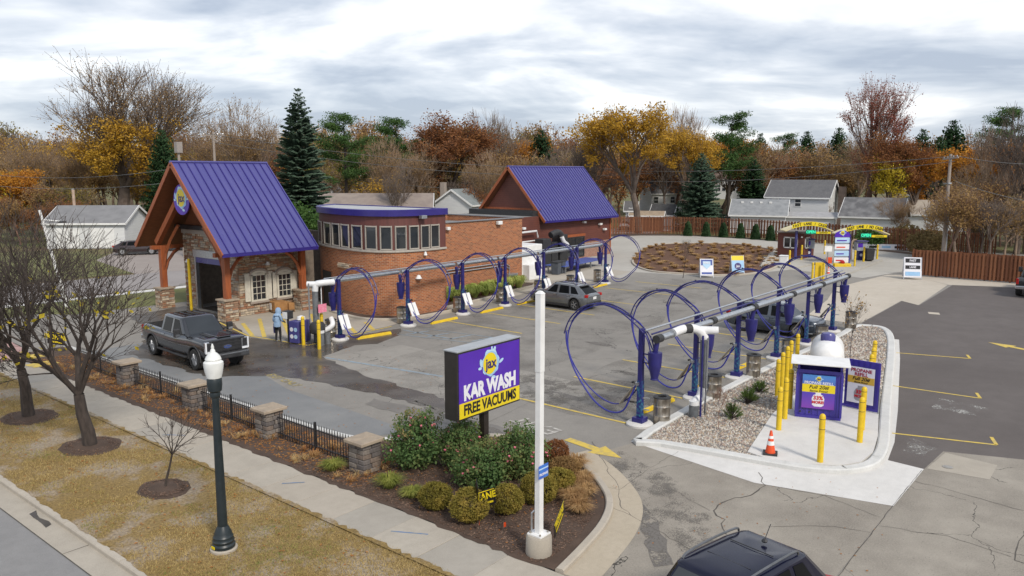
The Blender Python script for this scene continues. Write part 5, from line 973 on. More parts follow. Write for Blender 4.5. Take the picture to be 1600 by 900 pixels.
wb_ = empty('wheeled_bin', (*G(1358, 410), .13), R(-60), 'black wheeled bin standing on the right pay island', 'bin'); mk('body', MB().box((0, 0, .62), (.62, .66, 1.0), taper=1.18), blackp, wb_, bevel=.03); mk('lid', MB().box((.0, .02, 1.18), (.8, .85, .1)), blackp, wb_, bevel=.03); mk('wheel', MB().lathe([(.12, -.35), (.12, .35)], (0, .3, .12), 10, 'x'), tyre, wb_)
ls = empty('lane_sign_stand', (*G(1289, 437), 0), R(-50), 'yellow boarded stand and thin post between two yellow bollards', 'sign'); mk('board', MB().box((-.55, 0, .75), (.6, .1, 1.3)), yellow, ls); mk('post', MB().tube([(.1, 0, 0), (.1, 0, 2.9)], .04, 6), galv, ls); mk('sign_head', MB().box((.1, -.05, 2.5), (.6, .04, .45)), white, ls); mk('orange_flag', MB().box((.5, .6, 1.5), (.45, .03, .5)), orange, ls, rz=0)
wbx = empty('white_service_box', (*G(1225, 415), .1), R(10), 'white rounded service box in front of the attendant hut', 'box'); mk('box', MB().box((0, 0, .4), (.9, .8, .8)), white, wbx, bevel=.08); mk('lid', MB().box((0, 0, .82), (.96, .86, .06)), white, wbx, bevel=.02)
def aframe(lab, p, w, h, kind, rz):
    a = empty('sandwich_board', (*p, 0), rz, lab, 'sign', 'sandwich boards'); bd = mk('board', MB().add([(-w/2, -.35, .18), (w/2, -.35, .18), (w/2, .02, h), (-w/2, .02, h), (-w/2, -.31, .18), (w/2, -.31, .18), (w/2, .06, h), (-w/2, .06, h)], [(0, 1, 2, 3), (7, 6, 5, 4), (0, 4, 5, 1), (1, 5, 6, 2), (2, 6, 7, 3), (3, 7, 4, 0)]), signwhite, a); mk('back_board', MB().beam((0, .42, .18), (0, .06, h), w, .03), signwhite, a)
    sl = math.atan2(.37, h-.18); rot = (R(90)-sl, 0, 0); S = lambda u, v, d=.012: (u, -.35+.37*v-d*math.cos(sl), .18+(h-.18)*v+d*math.sin(sl)*0)
    def rect(u0, u1, v0, v1, m, d=.012): mk('print', MB().quad(S(u0, v0, d), S(u1, v0, d), S(u1, v1, d), S(u0, v1, d)), m, bd)
    if kind == 1:
        rect(-w*.44, w*.44, .62, .96, poster_b); mk('print', MB().add([S(u*w, v, .02) for u, v in ((-.3, .86), (.3, .86), (.3, .6), (0, .38), (-.3, .6))], [(4, 3, 2, 1, 0)]), lightblue, bd); text('lettering', 'PERKS', signwhite, bd, S(0, .76, .03), rot, .22, .9, .006); rect(-w*.4, w*.4, .08, .2, poster_b)
    elif kind == 2:
        rect(-w*.5, w*.5, 0, .72, midblue); rect(-w*.5, w*.5, .72, 1, signyellow); mk('print', MB().add([S(.28*math.cos(t)*w, .38+.2*math.sin(t), .02) for t in np.linspace(0, 2*math.pi, 17)[:-1]], [tuple(range(15, -1, -1))]), signnavy, bd); text('lettering', 'jax', signwhite, bd, S(0, .38, .03), rot, .3, .9, .005)
    else:
        rect(-w*.42, w*.42, .74, .95, signblack); rect(-w*.42, w*.42, .42, .6, signblack); rect(-w*.42, w*.42, .08, .28, midblue); text('lettering', 'FAST', signwhite, bd, S(0, .84, .03), rot, .25, .9, .006); text('lettering', 'LANE', signwhite, bd, S(0, .51, .03), rot, .22, .9, .006)
    for x in (-w/2, w/2): mk('leg', MB().beam((x, -.36, 0), (x, .04, h+.02), .05, .05), galv, a)
poster_b = mat('poster_royal_blue', (.05, .09, .34), (.04, .07, .28), 2, rough=.4)
aframe('left blue and white shield sandwich board at the mulch oval', G(1103, 433), 1.05, 1.5, 1, R(-52)); aframe('right blue and yellow sandwich board at the mulch oval', G(1151, 428), 1.05, 1.55, 2, R(-46)); aframe('white and black sandwich board at the end of the wood fence', G(1424, 436), 1.3, 1.75, 3, R(-65))
# ------------------------------------------------------------------ machinery beside the block
wt = empty('white_equipment_housing', (48.6, 40.3, 0), 0, 'big white box housing beside the brick block', 'equipment'); mk('housing', MB().box((1.2, 0, 1.35), (3.0, 2.8, 2.7)), white, wt, bevel=.05); mk('front_step', MB().box((1.0, -1.75, .6), (1.8, .7, 1.2)), white, wt, bevel=.03); mk('fan_disc', MB().lathe([(.55, 0), (.55, .1)], (-.42, -.2, 1.6), 18, 'x'), navy, wt); mk('vent', MB().lathe([(.12, 2.7), (.12, 2.95), (.02, 3.0)], (1.4, 0, 0), 10), white, wt)
bp = empty('black_blower_unit', (56.3, 42.6, 0), 0, 'black blower machines and ducts against the maroon wall', 'equipment')
for (x, y, w, h) in ((0, 0, 1.2, 2.6), (1.6, .3, 1.0, 2.2), (3.0, .3, 1.2, 2.8)): mk('blower', MB().box((x, y, h/2), (w, 1.0, h)), blackp, bp, bevel=.06)
mk('duct', MB().tube(smoothpoly([(.6, -.4, 2.9), (1.6, -.5, 3.1), (2.2, -.5, 2.6), (2.3, -.5, 1.6)], 5), .3, 10), blackp, bp, smooth=True); mk('white_pipe', MB().tube(smoothpoly([(1.9, -.7, 2.7), (2.2, -.75, 2.2), (2.8, -.7, 1.9)], 4), .2, 10), pvc, bp, smooth=True)
for i, (x, y) in enumerate(((53.0, 38.7), (53.9, 38.9))): b = empty('grey_bin', (x, y, 0), R(10), ['left grey bin beside the blue canopy mat', 'right grey bin beside the blue canopy mat'][i], 'bin'); mk('body', MB().box((0, 0, .5), (.6, .6, 1.0), taper=1.15), mat('slate_bin_%d' % i, (.08, .09, .11), (.06, .07, .085), 3, rough=.6), b, bevel=.03); mk('lid', MB().box((0, 0, 1.04), (.76, .76, .07)), blackp, b, bevel=.02)
bm = empty('blue_mat_table', (57.2, 39.6, 0), R(6), 'long low blue topped table beside the rear building', 'table'); mk('top', MB().box((0, 0, .62), (7.4, 2.0, .08)), mat('blue_table_top', (.07, .11, .36), (.06, .09, .30), .8, rough=.4), bm, bevel=.02)
for x in (-3.4, -1.2, 1.2, 3.4):
    for y in (-.85, .85): mk('leg', MB().box((x, y, .29), (.1, .1, .58)), galv, bm)
pal = empty('loaded_pallet', (*G(440, 487), 0), R(-8), 'wooden pallet with a tan wrapped cardboard load by the stone wall', 'pallet')
for k in range(7): mk('pallet_board', MB().box((0, -.55+.183*k, .13), (1.3, .12, .025)), wood_pallet, pal)
for x in (-.58, 0, .58): mk('pallet_stringer', MB().box((x, 0, .06), (.05, 1.2, .1)), wood_pallet, pal)
mk('carton', MB().box((-.2, .1, .42), (.85, 1.0, .54)), cardboard, pal, bevel=.02); mk('carton', MB().box((.42, -.1, .36), (.38, .9, .42)), cardboard, pal, bevel=.02); mk('white_label', MB().box((-.66, .1, .4), (.02, .25, .4)), white, pal)
# ------------------------------------------------------------------ wooden fences
def fence(name, lab, path, h, step, seed, bw=.145, base_z=0):
    f = empty(name, (path[0][0], path[0][1], base_z), 0, lab, 'fence'); r = random.Random(seed); ox, oy = path[0]; b0_ = None; alt = 0; post = None
    for i in range(len(path)-1):
        a, b = path[i], path[i+1]; L = math.hypot(b[0]-a[0], b[1]-a[1]); ang = math.atan2(b[1]-a[1], b[0]-a[0]); n = int(L/step); nx, ny = -math.sin(ang), math.cos(ang)
        for z in (.4, 1.1, h-.25): mk('rail', MB().beam((a[0]-ox, a[1]-oy, z), (b[0]-ox, b[1]-oy, z), .04, .09), fencewood[1], f)
        for k in range(n):
            t = (k+.5)/n; s = .04 if alt % 2 else -.04; alt += 1
            p = (a[0]+(b[0]-a[0])*t-ox+nx*s, a[1]+(b[1]-a[1])*t-oy+ny*s, r.uniform(-.02, .02))
            if b0_ is None: b0_ = mk('board', MB().box((0, 0, h/2+.03), (bw, .02, h-.06)), fencewood[0], f, loc=p, rz=ang)
            else: inst(b0_, f, p, ang, mat=r.choice(fencewood))
            if k % 13 == 0:
                if post is None: post = mk('post', MB().box((0, 0, h/2+.04), (.1, .1, h+.08)), fencewood[1], f, loc=(p[0]+nx*.08, p[1]+ny*.08, 0), rz=ang)
                else: inst(post, f, (p[0]+nx*.08, p[1]+ny*.08, 0), ang)
    return f
fence('back_wood_fence', 'long brown board fence curving behind the loop drive', [(89.5, 59.5), (94.5, 56.8), (98.6, 52), (99.8, 46), (99.6, 40), (97.6, 33), (95.0, 26), (93.0, 19.6), (91.0, 12)], 2.45, .225, 5)
fence('right_wood_fence', 'solid red-brown board fence at the right edge of the dark parking', [(71.6, 15.4), (71.3, 7), (71.0, -1), (70.8, -8)], 2.15, .135, 6)
struct('fence_soil_strip', MB().sheet([(91, 60), (96, 56.3), (99.2, 50), (99.3, 41), (97, 33), (94.4, 26), (92, 19), (89.8, 19.4), (96.2, 31), (97.6, 40.5), (97.6, 49), (93.8, 54.2), (88, 57)], .004), mulch_m)
bs = empty('banner_strip', (*G(1395, 391), 0), R(-65), 'low white and blue banner lying at the foot of the back fence', 'banner'); mk('banner', MB().box((0, 0, .35), (5.5, .08, .6)), signwhite, bs)
for k in range(4): mk('print', MB().box((-2+1.3*k, -.045, .35), (.9, .01, .25)), [signblack, midblue, signblack, signyellow][k], bs)
# ------------------------------------------------------------------ yard signs and flags in the bed
def yard(lab, loc, rz, words, w=.62, h=.42, tilt=0.0):
    y = empty('yard_sign', (*loc, .03), rz, lab, 'sign'); mk('stake', MB().tube([(-.2, 0, -.05), (-.2, 0, .55)], .008, 5).tube([(.2, 0, -.05), (.2, 0, .55)], .008, 5), steel, y); p = mk('panel', MB().box((0, 0, 0), (w, .012, h)), signblack, y, loc=(0, -.01, .55+h/2-.15)); p.rotation_euler.y = tilt
    text('lettering', words, signyellow, p, (0, -.010, .05), rx90, h*.56, .85, .008, ext=.002); mk('print', MB().box((0, -.008, -h*.3), (w*.7, .004, h*.12)), signyellow, p); mk('print', MB().box((0, -.0075, h*.44), (w*.96, .004, .02)), signyellow, p); return y
yard('small black and yellow yard sign beside the round boxwood', (13.62, 12.0), R(-28), 'LANE', .46, .42, R(-8)); yard('leaning black and yellow yard sign edge-on right of the mast', (13.85, 9.98), R(22), 'PROPANE', .95, .36, R(-14)); yard('black and yellow yard sign reading PROPANE by the left entrance', (14.33, 39.77), R(-62), 'PROPANE', .95, .6, R(5))
y2 = yard('folded yellow striped yard sign against the boxwood', (13.5, 12.22), R(50), 'FAST', .4, .6, R(-15))
for i, (x, y, r) in enumerate(((13.05, 11.75, .3), (13.35, 11.25, -.2))): fg = empty('marker_flag', (x, y, .03), r, ['orange marker flag lying at the sidewalk edge', 'orange marker flag left of the mast footing'][i], 'flag'); mk('wire', MB().tube([(0, 0, 0), (.03, 0, .28)], .004, 4), steel, fg); mk('flag', MB().add([(.03, 0, .28), (.03, 0, .16), (.13, .03, .14), (.13, .04, .25)], [(0, 1, 2, 3)]), orange, fg)
# ------------------------------------------------------------------ utility poles and wires
def upole(lab, loc, h, arms, rz=0, lean=0.0, extra=None):
    u = empty('utility_pole', loc, rz, lab, 'utility pole'); mk('shaft', MB().tube([(0, 0, -.2), (lean*h, 0, h)], [.2, .13], 10), polewood, u, smooth=True)
    for z in arms:
        mk('crossarm', MB().box((lean*z, 0, z), (.12, 2.6, .14)), polewood, u)
        for k in (-1.1, -.5, .5, 1.1): mk('insulator', MB().lathe([(.05, z+.07), (.06, z+.14), (.03, z+.24)], (lean*z, k, 0), 8), galv, u)
    return u
uw = D(1484, 76); u1 = upole('tall weathered utility pole behind the right wood fence', (uw.x, uw.y, 0), 10.3, (9.9,), R(-50), 0); u1.rotation_euler.y = R(1.5); u1.rotation_euler.x = R(-3)
mk('conduit_riser', MB().tube([(.25, .05, 0), (.22, .05, 5.8)], .09, 8), galv, u1); mk('bracket', MB().box((0, .2, 7.5), (.3, .9, .12)), galv, u1)
for lab, px, dep, top, rz in (('utility pole with crossarm behind the purple gable roof', 333, 92, 206, 40), ('utility pole with transformer box above the purple ridge', 279, 80, 236, 0), ('distant utility pole with crossarm over the white house', 1216, 160, 254, -50), ('small utility pole behind the brick block', 812, 150, 255, -50)):
    p = D(px, dep, top); u = upole(lab, (p.x, p.y, 0), p.z, (p.z-.4,) if 'transformer' not in lab else (), R(rz))
    if 'transformer' in lab: mk('transformer', MB().box((0, 0, p.z+.35), (.6, .6, 1.1)), mat('grey_transformer', (.3, .27, .25), (.25, .22, .2), 3), u, bevel=.03)
lg = empty('white_gate_mast', (*G(105, 480), 0), 0, 'slim white mast standing behind the left street trees', 'pole'); mk('shaft', MB().tube([(0, 0, 0), (-.9, .6, 6.2)], [.11, .08], 8), white, lg, smooth=True); mk('arm', MB().tube([(-.8, .55, 5.6), (-.1, -.2, 5.5)], .04, 6), white, lg); mk('lamp_head', MB().box((0, -.3, 5.45), (.4, .25, .1)), blackm, lg)
p = D(114, 95, 296); up2 = empty('grey_service_pole', (p.x, p.y, 0), 0, 'short pale service pole in front of the pale garage', 'pole'); mk('shaft', MB().tube([(0, 0, 0), (0, 0, p.z)], .17, 8), palewood, up2, smooth=True); mk('pole_cap', MB().lathe([(.2, p.z), (.2, p.z+.1)], n=8), galv, up2)
def wire(a, b, sag, lab, r=.028):
    a, b = Vector(a), Vector(b); pts = [a.lerp(b, t)-Vector((0, 0, sag*4*t*(1-t))) for t in np.linspace(0, 1, 17)]
    mk('overhead_wire', MB().tube(pts, r, 4), wire_m, None, label=lab, cat='wire', group='overhead wires')
wire_m = mat('wire_grey', (.10, .10, .10), (.14, .14, .14), 3, rough=.6)
for i, (a, b, sag, lab) in enumerate(((D(300, 90, 205), D(1030, 130, 262), 1.6, 'upper overhead wire running right from the pole behind the gable'), (D(333, 92, 222), D(1030, 130, 270), 1.8, 'lower overhead wire running right from the pole behind the gable'), (D(-40, 100, 270), D(333, 92, 252), 1.2, 'overhead wire crossing in front of the big left tree'), (D(-40, 100, 287), D(290, 90, 282), .8, 'low overhead wire over the pale garage'), (D(800, 140, 254), D(1492, 76, 244), 1.5, 'upper overhead wire reaching the right utility pole'), (D(800, 140, 262), D(1492, 76, 252), 2.2, 'second overhead wire reaching the right utility pole'), (D(1492, 76, 243), D(1720, 74, 250), .6, 'upper overhead wire leaving the right utility pole to the right'), (D(1492, 76, 283), D(1720, 70, 325), .6, 'lower overhead wire falling to the right of the utility pole'), (D(560, 120, 282), D(990, 120, 285), 1.2, 'low overhead wire behind the brick block'))): wire(a, b, sag, lab)
# ------------------------------------------------------------------ vehicles
def paint(name, c, rough=.22, metal=.35): return mat(name, c, tuple(x*.85 for x in c), 2, rough=rough, metal=metal, spec=.5, coat=.9)
def apply_bool(o, cutters):
    for c in cutters:
        m = o.modifiers.new('cut', 'BOOLEAN'); m.operation = 'DIFFERENCE'; m.solver = 'EXACT'; m.object = c
    dg = bpy.context.evaluated_depsgraph_get(); dg.update(); me = bpy.data.meshes.new_from_object(o.evaluated_get(dg)); o.modifiers.clear(); o.data = me
    for c in cutters: bpy.data.objects.remove(c)
    me.polygons.foreach_set('use_smooth', [True]*len(me.polygons))
    try: me.set_sharp_from_angle(angle=R(32))
    except Exception: pass
def catmull(stations, n=4):
    out = []; A = [np.array(s, float) for s in stations]; m = len(A)
    for i in range(m-1):
        p0, p1, p2, p3 = A[max(i-1, 0)], A[i], A[i+1], A[min(i+2, m-1)]
        for j in range(n):
            t = j/n; out.append(.5*((2*p1)+(p2-p0)*t+(2*p0-5*p1+4*p2-p3)*t*t+(3*p1-p0-3*p2+p3)*t**3))
    out.append(A[-1]); return out
def wheel(parent, x, y, r, w, rim_m, n_sp, side):
    t = mk('tyre', MB().lathe([(r*.62, -w/2), (r*.92, -w/2), (r, -w*.32), (r, w*.32), (r*.92, w/2), (r*.62, w/2)], n=26, axis='y', caps=False), tyre, parent, smooth=True, loc=(x, y, r))
    mb = MB(); mb.lathe([(r*.64, -w*.42), (r*.64, w*.42), (r*.58, w*.40), (r*.55, w*.1), (r*.1, w*.1)], n=24, axis='y')
    for k in range(n_sp):
        a = 2*math.pi*k/n_sp
        for s in (-1, 1): mb.beam((math.cos(a)*r*.08, w*.36*side, math.sin(a)*r*.08), (math.cos(a+s*.10)*r*.6, w*.38*side, math.sin(a+s*.10)*r*.6), r*.11, w*.12)
    mb.lathe([(r*.16, w*.30*side), (r*.14, w*.45*side)], n=10, axis='y'); mk('rim', mb, rim_m, t)
    mk('rim_back', MB().lathe([(r*.6, -.02), (r*.6, .02)], (0, w*.12*side, 0), 18, 'y'), blackp, t)
def shell(parent, st, bodym, wb, wr, hw, extra_cut=(), front=0, n=5):
    S = catmull(st, n); mb = MB(); K = None
    for (x, w, zb, zt) in S:
        h = zt-zb; half = [(0, zb), (w*.80, zb), (w*.95, zb+h*.06), (w*.995, zb+h*.22), (w, zb+h*.5), (w*.985, zb+h*.72), (w*.95, zb+h*.88), (w*.90, zb+h*.965), (w*.78, zt), (w*.4, zt+.012), (0, zt+.018)]
        ringp = half+[(-a, b) for a, b in half[-2:0:-1]]; K = len(ringp); mb.v += [(x, a, b) for a, b in ringp]
    m = len(S)
    for i in range(m-1):
        for k in range(K): mb.f.append((i*K+k, (i+1)*K+k, (i+1)*K+(k+1) % K, i*K+(k+1) % K))
    mb.f += [tuple(range(K)), tuple((m-1)*K+k for k in range(K-1, -1, -1))]
    b = mk('body', mb, bodym, parent, smooth=True); cuts = []
    for x in (wb[0], wb[1]):
        for s in (-1, 1):
            c = mk('cutter', MB().lathe([(wr+.07, -.26), (wr+.07, .4)] if s > 0 else [(wr+.07, -.4), (wr+.07, .26)], (x, s*hw, wr+.01), 28, 'y'), blackp); cuts.append(c)
    for a, bb_ in extra_cut: cuts.append(mk('cutter', MB().bbox(a, bb_), blackp))
    b.data.materials.append(blackp)
    for c in cuts:
        c.location = parent.location; c.rotation_euler = parent.rotation_euler
    bpy.context.view_layer.update(); apply_bool(b, cuts)
    for x in (wb[0], wb[1]):
        for s in (-1, 1): mk('wheel_liner', MB().lathe([(wr+.06, -.02), (wr+.06, .02)], (x, s*(hw-.27), wr+.01), 24, 'y'), blackp, parent)
    return b
def cabin(parent, cols, zb, zt, bodym, yb, yt, dark_roof=None, crown=.085):
    # cols: (x bottom, x top, y bottom, y top, kind of the bay that follows[, top drop])
    L = [(Vector((c[0], c[2], zb)), Vector((c[1], c[3], zt-crown*.55-(c[5] if len(c) > 5 else 0)))) for c in cols]; n = len(L)
    ring = L+[(Vector((a.x, -a.y, a.z)), Vector((b.x, -b.y, b.z))) for a, b in L[::-1]]; m = len(ring); mb = MB()
    mb.v = [tuple(a) for a, b in ring]+[tuple(b) for a, b in ring]; cx = sum(b.x for a, b in ring)/m
    mb.f = [((i+1) % m, i, m+i, m+(i+1) % m) for i in range(m)]; rf = MB(); rings = [(1.0, 1.0, 0), (.985, .965, .32), (.955, .90, .62), (.90, .78, .86), (.6, .5, 1.0)]
    for fx_, fy_, fz in rings: rf.v += [(cx+(b.x-cx)*fx_, b.y*fy_, b.z+crown*fz) for a, b in ring]
    rf.v.append((cx, 0, zt+crown*.55)); K = len(rings)
    rf.f = [(q*m+(i+1) % m, q*m+i, (q+1)*m+i, (q+1)*m+(i+1) % m) for q in range(K-1) for i in range(m)]+[((K-1)*m+(i+1) % m, (K-1)*m+i, K*m) for i in range(m)]
    mk('pillars', mb, bodym, parent); r_ = mk('roof', rf, dark_roof or bodym, parent); r_.data.polygons.foreach_set('use_smooth', [True]*len(r_.data.polygons))
    C = sum((a+b for a, b in ring), Vector())/(2*m)
    def pane(name, i, j, ins=.05, gm=None):
        q = [ring[i][0], ring[j][0], ring[j][1], ring[i][1]]; c = sum(q, Vector())/4; nrm = (q[1]-q[0]).cross(q[3]-q[0]).normalized()
        if nrm.dot(c-C) < 0: nrm = -nrm
        q = [p+(c-p).normalized()*min(ins, (c-p).length*.3)+nrm*.008 for p in q]; mb2 = MB(); mb2.add([tuple(p) for p in q], [(0, 1, 2, 3)]); mk(name, mb2, gm or sideglass, parent)
    for i in range(n-1):
        if cols[i][4] == 'G': pane('side_window', i, i+1); pane('side_window', m-1-i, m-2-i)
    pane('windshield', n-1, n, .05, carglass); pane('rear_window', m-1, 0, .07)
def suv(name, label, loc, rz, bodym, L=4.5, W=.92, Hh=1.62, rail=True, antenna=False, dark_roof=None, plate=True):
    v = empty(name, (*loc, 0), rz, label, 'car'); k = L/4.5; wr = .365; wb = (-1.36*k, 1.34*k)
    st = [(-2.25*k, W*.72, .48, .92), (-2.2*k, W*.86, .38, 1.0), (-2.0*k, W*.96, .27, 1.04), (-1.4*k, W, .23, 1.045), (0, W, .21, 1.02), (1.0*k, W, .23, 1.03), (1.55*k, W*.99, .25, 1.01), (1.95*k, W*.95, .28, .95), (2.17*k, W*.85, .32, .85), (2.25*k, W*.66, .40, .72)]
    shell(v, st, bodym, wb, wr, W)
    zt = Hh-.05; cols = [(-2.12*k, -1.50*k, W*.78, W*.60, 'P', .07), (-1.98*k, -1.40*k, W*.86, W*.65, 'P', .06), (-1.66*k, -1.24*k, W*.89, W*.67, 'G', .045), (-1.02*k, -.88*k, W*.905, W*.69, 'P', .015), (-.96*k, -.82*k, W*.905, W*.69, 'G', .015), (-.10*k, -.10*k, W*.91, W*.70, 'P'), (0, -.02*k, W*.91, W*.70, 'G'), (.82*k, .30*k, W*.895, W*.685, 'P'), (1.02*k, .42*k, W*.87, W*.66, 'P'), (1.16*k, .50*k, W*.74, W*.58, 'P')]
    cabin(v, cols, .985, zt, bodym, W, W, dark_roof)
    for x in wb:
        for s in (-1, 1): wheel(v, x, s*(W-.11), wr, .22, rim, 5, s)
    for s in (-1, 1):
        mk('sill_trim', MB().bbox((wb[0]+.42, s*(W-.02), .2), (wb[1]-.42, s*(W+.012), .36)), blackp, v, bevel=.01)
        mk('headlight', MB().box((2.02*k, s*W*.70, .80), (.28, .30, .13), rz=s*-.45), clearlens, v, bevel=.02); mk('taillight', MB().box((-2.14*k, s*W*.76, .95), (.22, .30, .17), rz=s*.35), redlens, v, bevel=.02)
        mk('mirror', MB().box((.98*k, s*(W+.09), 1.06), (.12, .2, .14)), bodym, v, bevel=.03); mk('fog_light', MB().box((2.16*k, s*W*.66, .48), (.1, .16, .14)), blackp, v, bevel=.02)
        for x in (-.92, .1): mk('door_handle', MB().box((x*k, s*(W+.01), .90), (.2, .03, .03)), chrome if rail else bodym, v, bevel=.008)
        for x in wb: mk('arch_cladding', MB().tube([(x+math.cos(t)*(wr+.075), s*(W+.002), wr+.01+math.sin(t)*(wr+.075)) for t in np.linspace(-.05, math.pi+.05, 14)], .03, 5), blackp, v)
        for x in (-1.0, .0, .95): mk('door_seam', MB().beam((x*k, s*(W+.001), .3), (x*k*1.0, s*(W-.018), .95), .012, .012), blackp, v)
        if rail: mk('roof_rail', MB().tube(smoothpoly([(-1.25*k, s*W*.60, zt-.03), (-1.12*k, s*W*.60, zt+.06), (-.3*k, s*W*.61, zt+.085), (.25*k, s*W*.60, zt+.06), (.36*k, s*W*.6, zt+.0)], 4), .022, 6), mat('satin_rail', (.16, .165, .175), (.12, .125, .13), 4, rough=.3, metal=.6) if antenna else blackm, v, smooth=True)
    mk('grille', MB().box((2.19*k, 0, .62), (.1, W*1.1, .2)), blackp, v, bevel=.02); mk('front_bumper', MB().box((2.17*k, 0, .40), (.14, W*1.5, .14)), blackp, v, bevel=.04); mk('rear_bumper', MB().box((-2.2*k, 0, .45), (.16, W*1.7, .24)), blackp, v, bevel=.05)
    if plate: mk('licence_plate', MB().box((-2.275*k, 0, .78), (.02, .34, .16)), white, v)
    if not antenna: mk('spoiler', MB().box((-1.52*k, 0, zt-.07), (.22, W*1.1, .035)), blackp if dark_roof is None else bodym, v, bevel=.015)
    if antenna:
        mk('antenna', MB().lathe([(.05, 0), (.06, .02), (.03, .06)], (-1.15*k, 0, zt+.01), 8).tube([(-1.15*k, 0, zt+.05), (-1.32*k, 0, zt+.30)], .008, 5), blackm, v)
        for x in (-.35, .45*.2): mk('roof_seam', MB().box((-.75*k if x < 0 else -.1*k, 0, zt+.036), (.012, W*.86, .012)), blackp, v)
    return v
def pickup(name, label, loc, rz, bodym, detail=True):
    v = empty(name, (*loc, 0), rz, label, 'pickup truck'); W = 1.02; wr = .47; wb = (-2.1, 2.15)
    st = [(-3.28, W*.93, .62, 1.30), (-3.22, W*.97, .58, 1.36), (-2.9, W, .56, 1.38), (-2.1, W, .55, 1.37), (-1.3, W, .52, 1.36), (0, W, .50, 1.34), (1.1, W, .54, 1.40), (1.5, W, .56, 1.44), (2.2, W, .58, 1.44), (2.8, W*.99, .58, 1.42), (3.04, W*.97, .60, 1.37), (3.10, W*.93, .66, 1.30)]
    shell(v, st, bodym, wb, wr, W, extra_cut=(((-3.15, -.80, .92), (-1.30, .80, 2.2)),), n=4)
    mk('bed_liner', MB().bbox((-3.14, -.79, .925), (-1.31, .79, .935)), blackp, v)
    cols = [(-1.26, -1.16, W*.84, W*.72, 'P'), (-1.18, -1.08, W*.93, W*.76, 'P'), (-1.02, -.94, W*.94, W*.77, 'G'), (-.14, -.14, W*.945, W*.775, 'P'), (-.02, -.04, W*.945, W*.775, 'G'), (.98, .42, W*.935, W*.765, 'P'), (1.22, .56, W*.91, W*.74, 'P'), (1.36, .64, W*.80, W*.66, 'P')]
    cabin(v, cols, 1.35, 2.06, bodym, W, W, None, .08)
    for x in wb:
        for s in (-1, 1): wheel(v, x, s*(W-.12), wr, .30, rim, 6, s)
    dark = blackp
    mk('grille', MB().box((3.10, 0, 1.08), (.1, 1.36, .50)), blackm, v, bevel=.03)
    for z in (.93, 1.08, 1.22): mk('grille_bar', MB().box((3.155, 0, z), (.03, 1.3, .035)), blackp, v)
    mk('grille_surround', MB().box((3.12, 0, 1.345), (.1, 1.6, .05)).box((3.12, 0, .80), (.1, 1.6, .04)), blackm, v)
    mk('emblem', MB().lathe([(.5, 0), (.5, .02)], n=24, axis='x'), chrome, v, loc=(3.165, 0, 1.05)).scale = (1, .38, .16); em_ = mk('emblem_face', MB().lathe([(.5, 0), (.5, .02)], n=24, axis='x'), mat('emblem_blue', (.02, .05, .22), (.02, .05, .2), 3, rough=.2) if 'emblem_blue' not in MATS else MATS['emblem_blue'], v, loc=(3.173, 0, 1.05)); em_.scale = (1, .35, .135)
    text('lettering', 'Ford', chrome, v, (3.196, 0, 1.05), (R(90), 0, R(90)), .13, 1.0, .002, ext=.001, shear=.25)
    for s in (-1, 1):
        mk('headlight', MB().box((3.07, s*.83, 1.10), (.16, .32, .50)), chrome, v, bevel=.03); mk('headlight_lens', MB().box((3.13, s*.82, 1.13), (.08, .20, .34)), blackm, v, bevel=.02); mk('lamp_strip', MB().bbox((3.13, s*.965-.03, .86), (3.18, s*.965+.03, 1.34)).bbox((3.13, min(s*.68, s*.95), .85), (3.18, max(s*.68, s*.95), .93)), clearlens, v)
        mk('taillight', MB().box((-3.22, s*.90, 1.12), (.16, .16, .40)), redlens, v, bevel=.02)
        mk('tow_mirror', MB().box((1.05, s*1.24, 1.52), (.16, .26, .36)), blackp, v, bevel=.03); mk('mirror_arm', MB().beam((1.05, s*.95, 1.42), (1.05, s*1.16, 1.46), .06, .06), blackp, v); mk('mirror_chrome', MB().box((1.145, s*1.24, 1.42), (.02, .2, .1)), chrome, v)
        for x in (-.9, .1): mk('door_handle', MB().box((x, s*1.01, 1.20), (.22, .03, .035)), chrome, v, bevel=.008)
        for x in (-1.18, -.08, 1.2): mk('door_seam', MB().beam((x, s*1.002, .58), (x, s*.965, 1.28), .012, .012), blackp, v)
        mk('running_board', MB().box((-.05, s*.98, .46), (2.9, .22, .07)), blackp, v, bevel=.02)
        for x in wb: mk('fender_flare', MB().tube([(x+math.cos(t)*(wr+.10), s*(W+.005), wr+.01+math.sin(t)*(wr+.10)) for t in np.linspace(-.1, math.pi+.1, 14)], .035, 5), blackp, v)
        mk('hood_vent', MB().box((2.15, s*.42, 1.462), (.9, .22, .03)), blackp, v, bevel=.01)
    mk('hood_bulge', MB().box((2.2, 0, 1.46), (1.5, .62, .045)), bodym, v, bevel=.02)
    mk('front_bumper', MB().box((3.14, 0, .66), (.26, 1.95, .26)), mat('dark_grey_bumper', (.10, .103, .11), (.08, .083, .09), 4, rough=.35, metal=.5) if detail else chrome, v, bevel=.05); mk('bumper_trim', MB().box((3.275, 0, .75), (.02, 1.8, .04)), chrome, v); mk('bumper_slot', MB().box((3.275, 0, .64), (.02, 1.1, .12)), blackp, v)
    mk('rear_bumper', MB().box((-3.36, 0, .72), (.22, 1.95, .22)), chrome, v, bevel=.04); mk('tailgate_badge', MB().box((-3.285, 0, 1.12), (.02, .25, .07)), chrome, v); mk('licence_plate', MB().box((-3.475, 0, .74), (.02, .34, .16)), white, v)
    for y in (-.45, -.15, .15, .45): mk('roof_rib', MB().box((-.28, y, 2.098), (1.1, .05, .03)), bodym, v)
    return v
pickup('pickup_truck', 'dark grey lifted pickup truck leaving the wash tunnel, wet', (17.95, 33.75), R(-90)-R(3), paint('dark_grey_truck_paint', (.040, .043, .05), .22, .5))
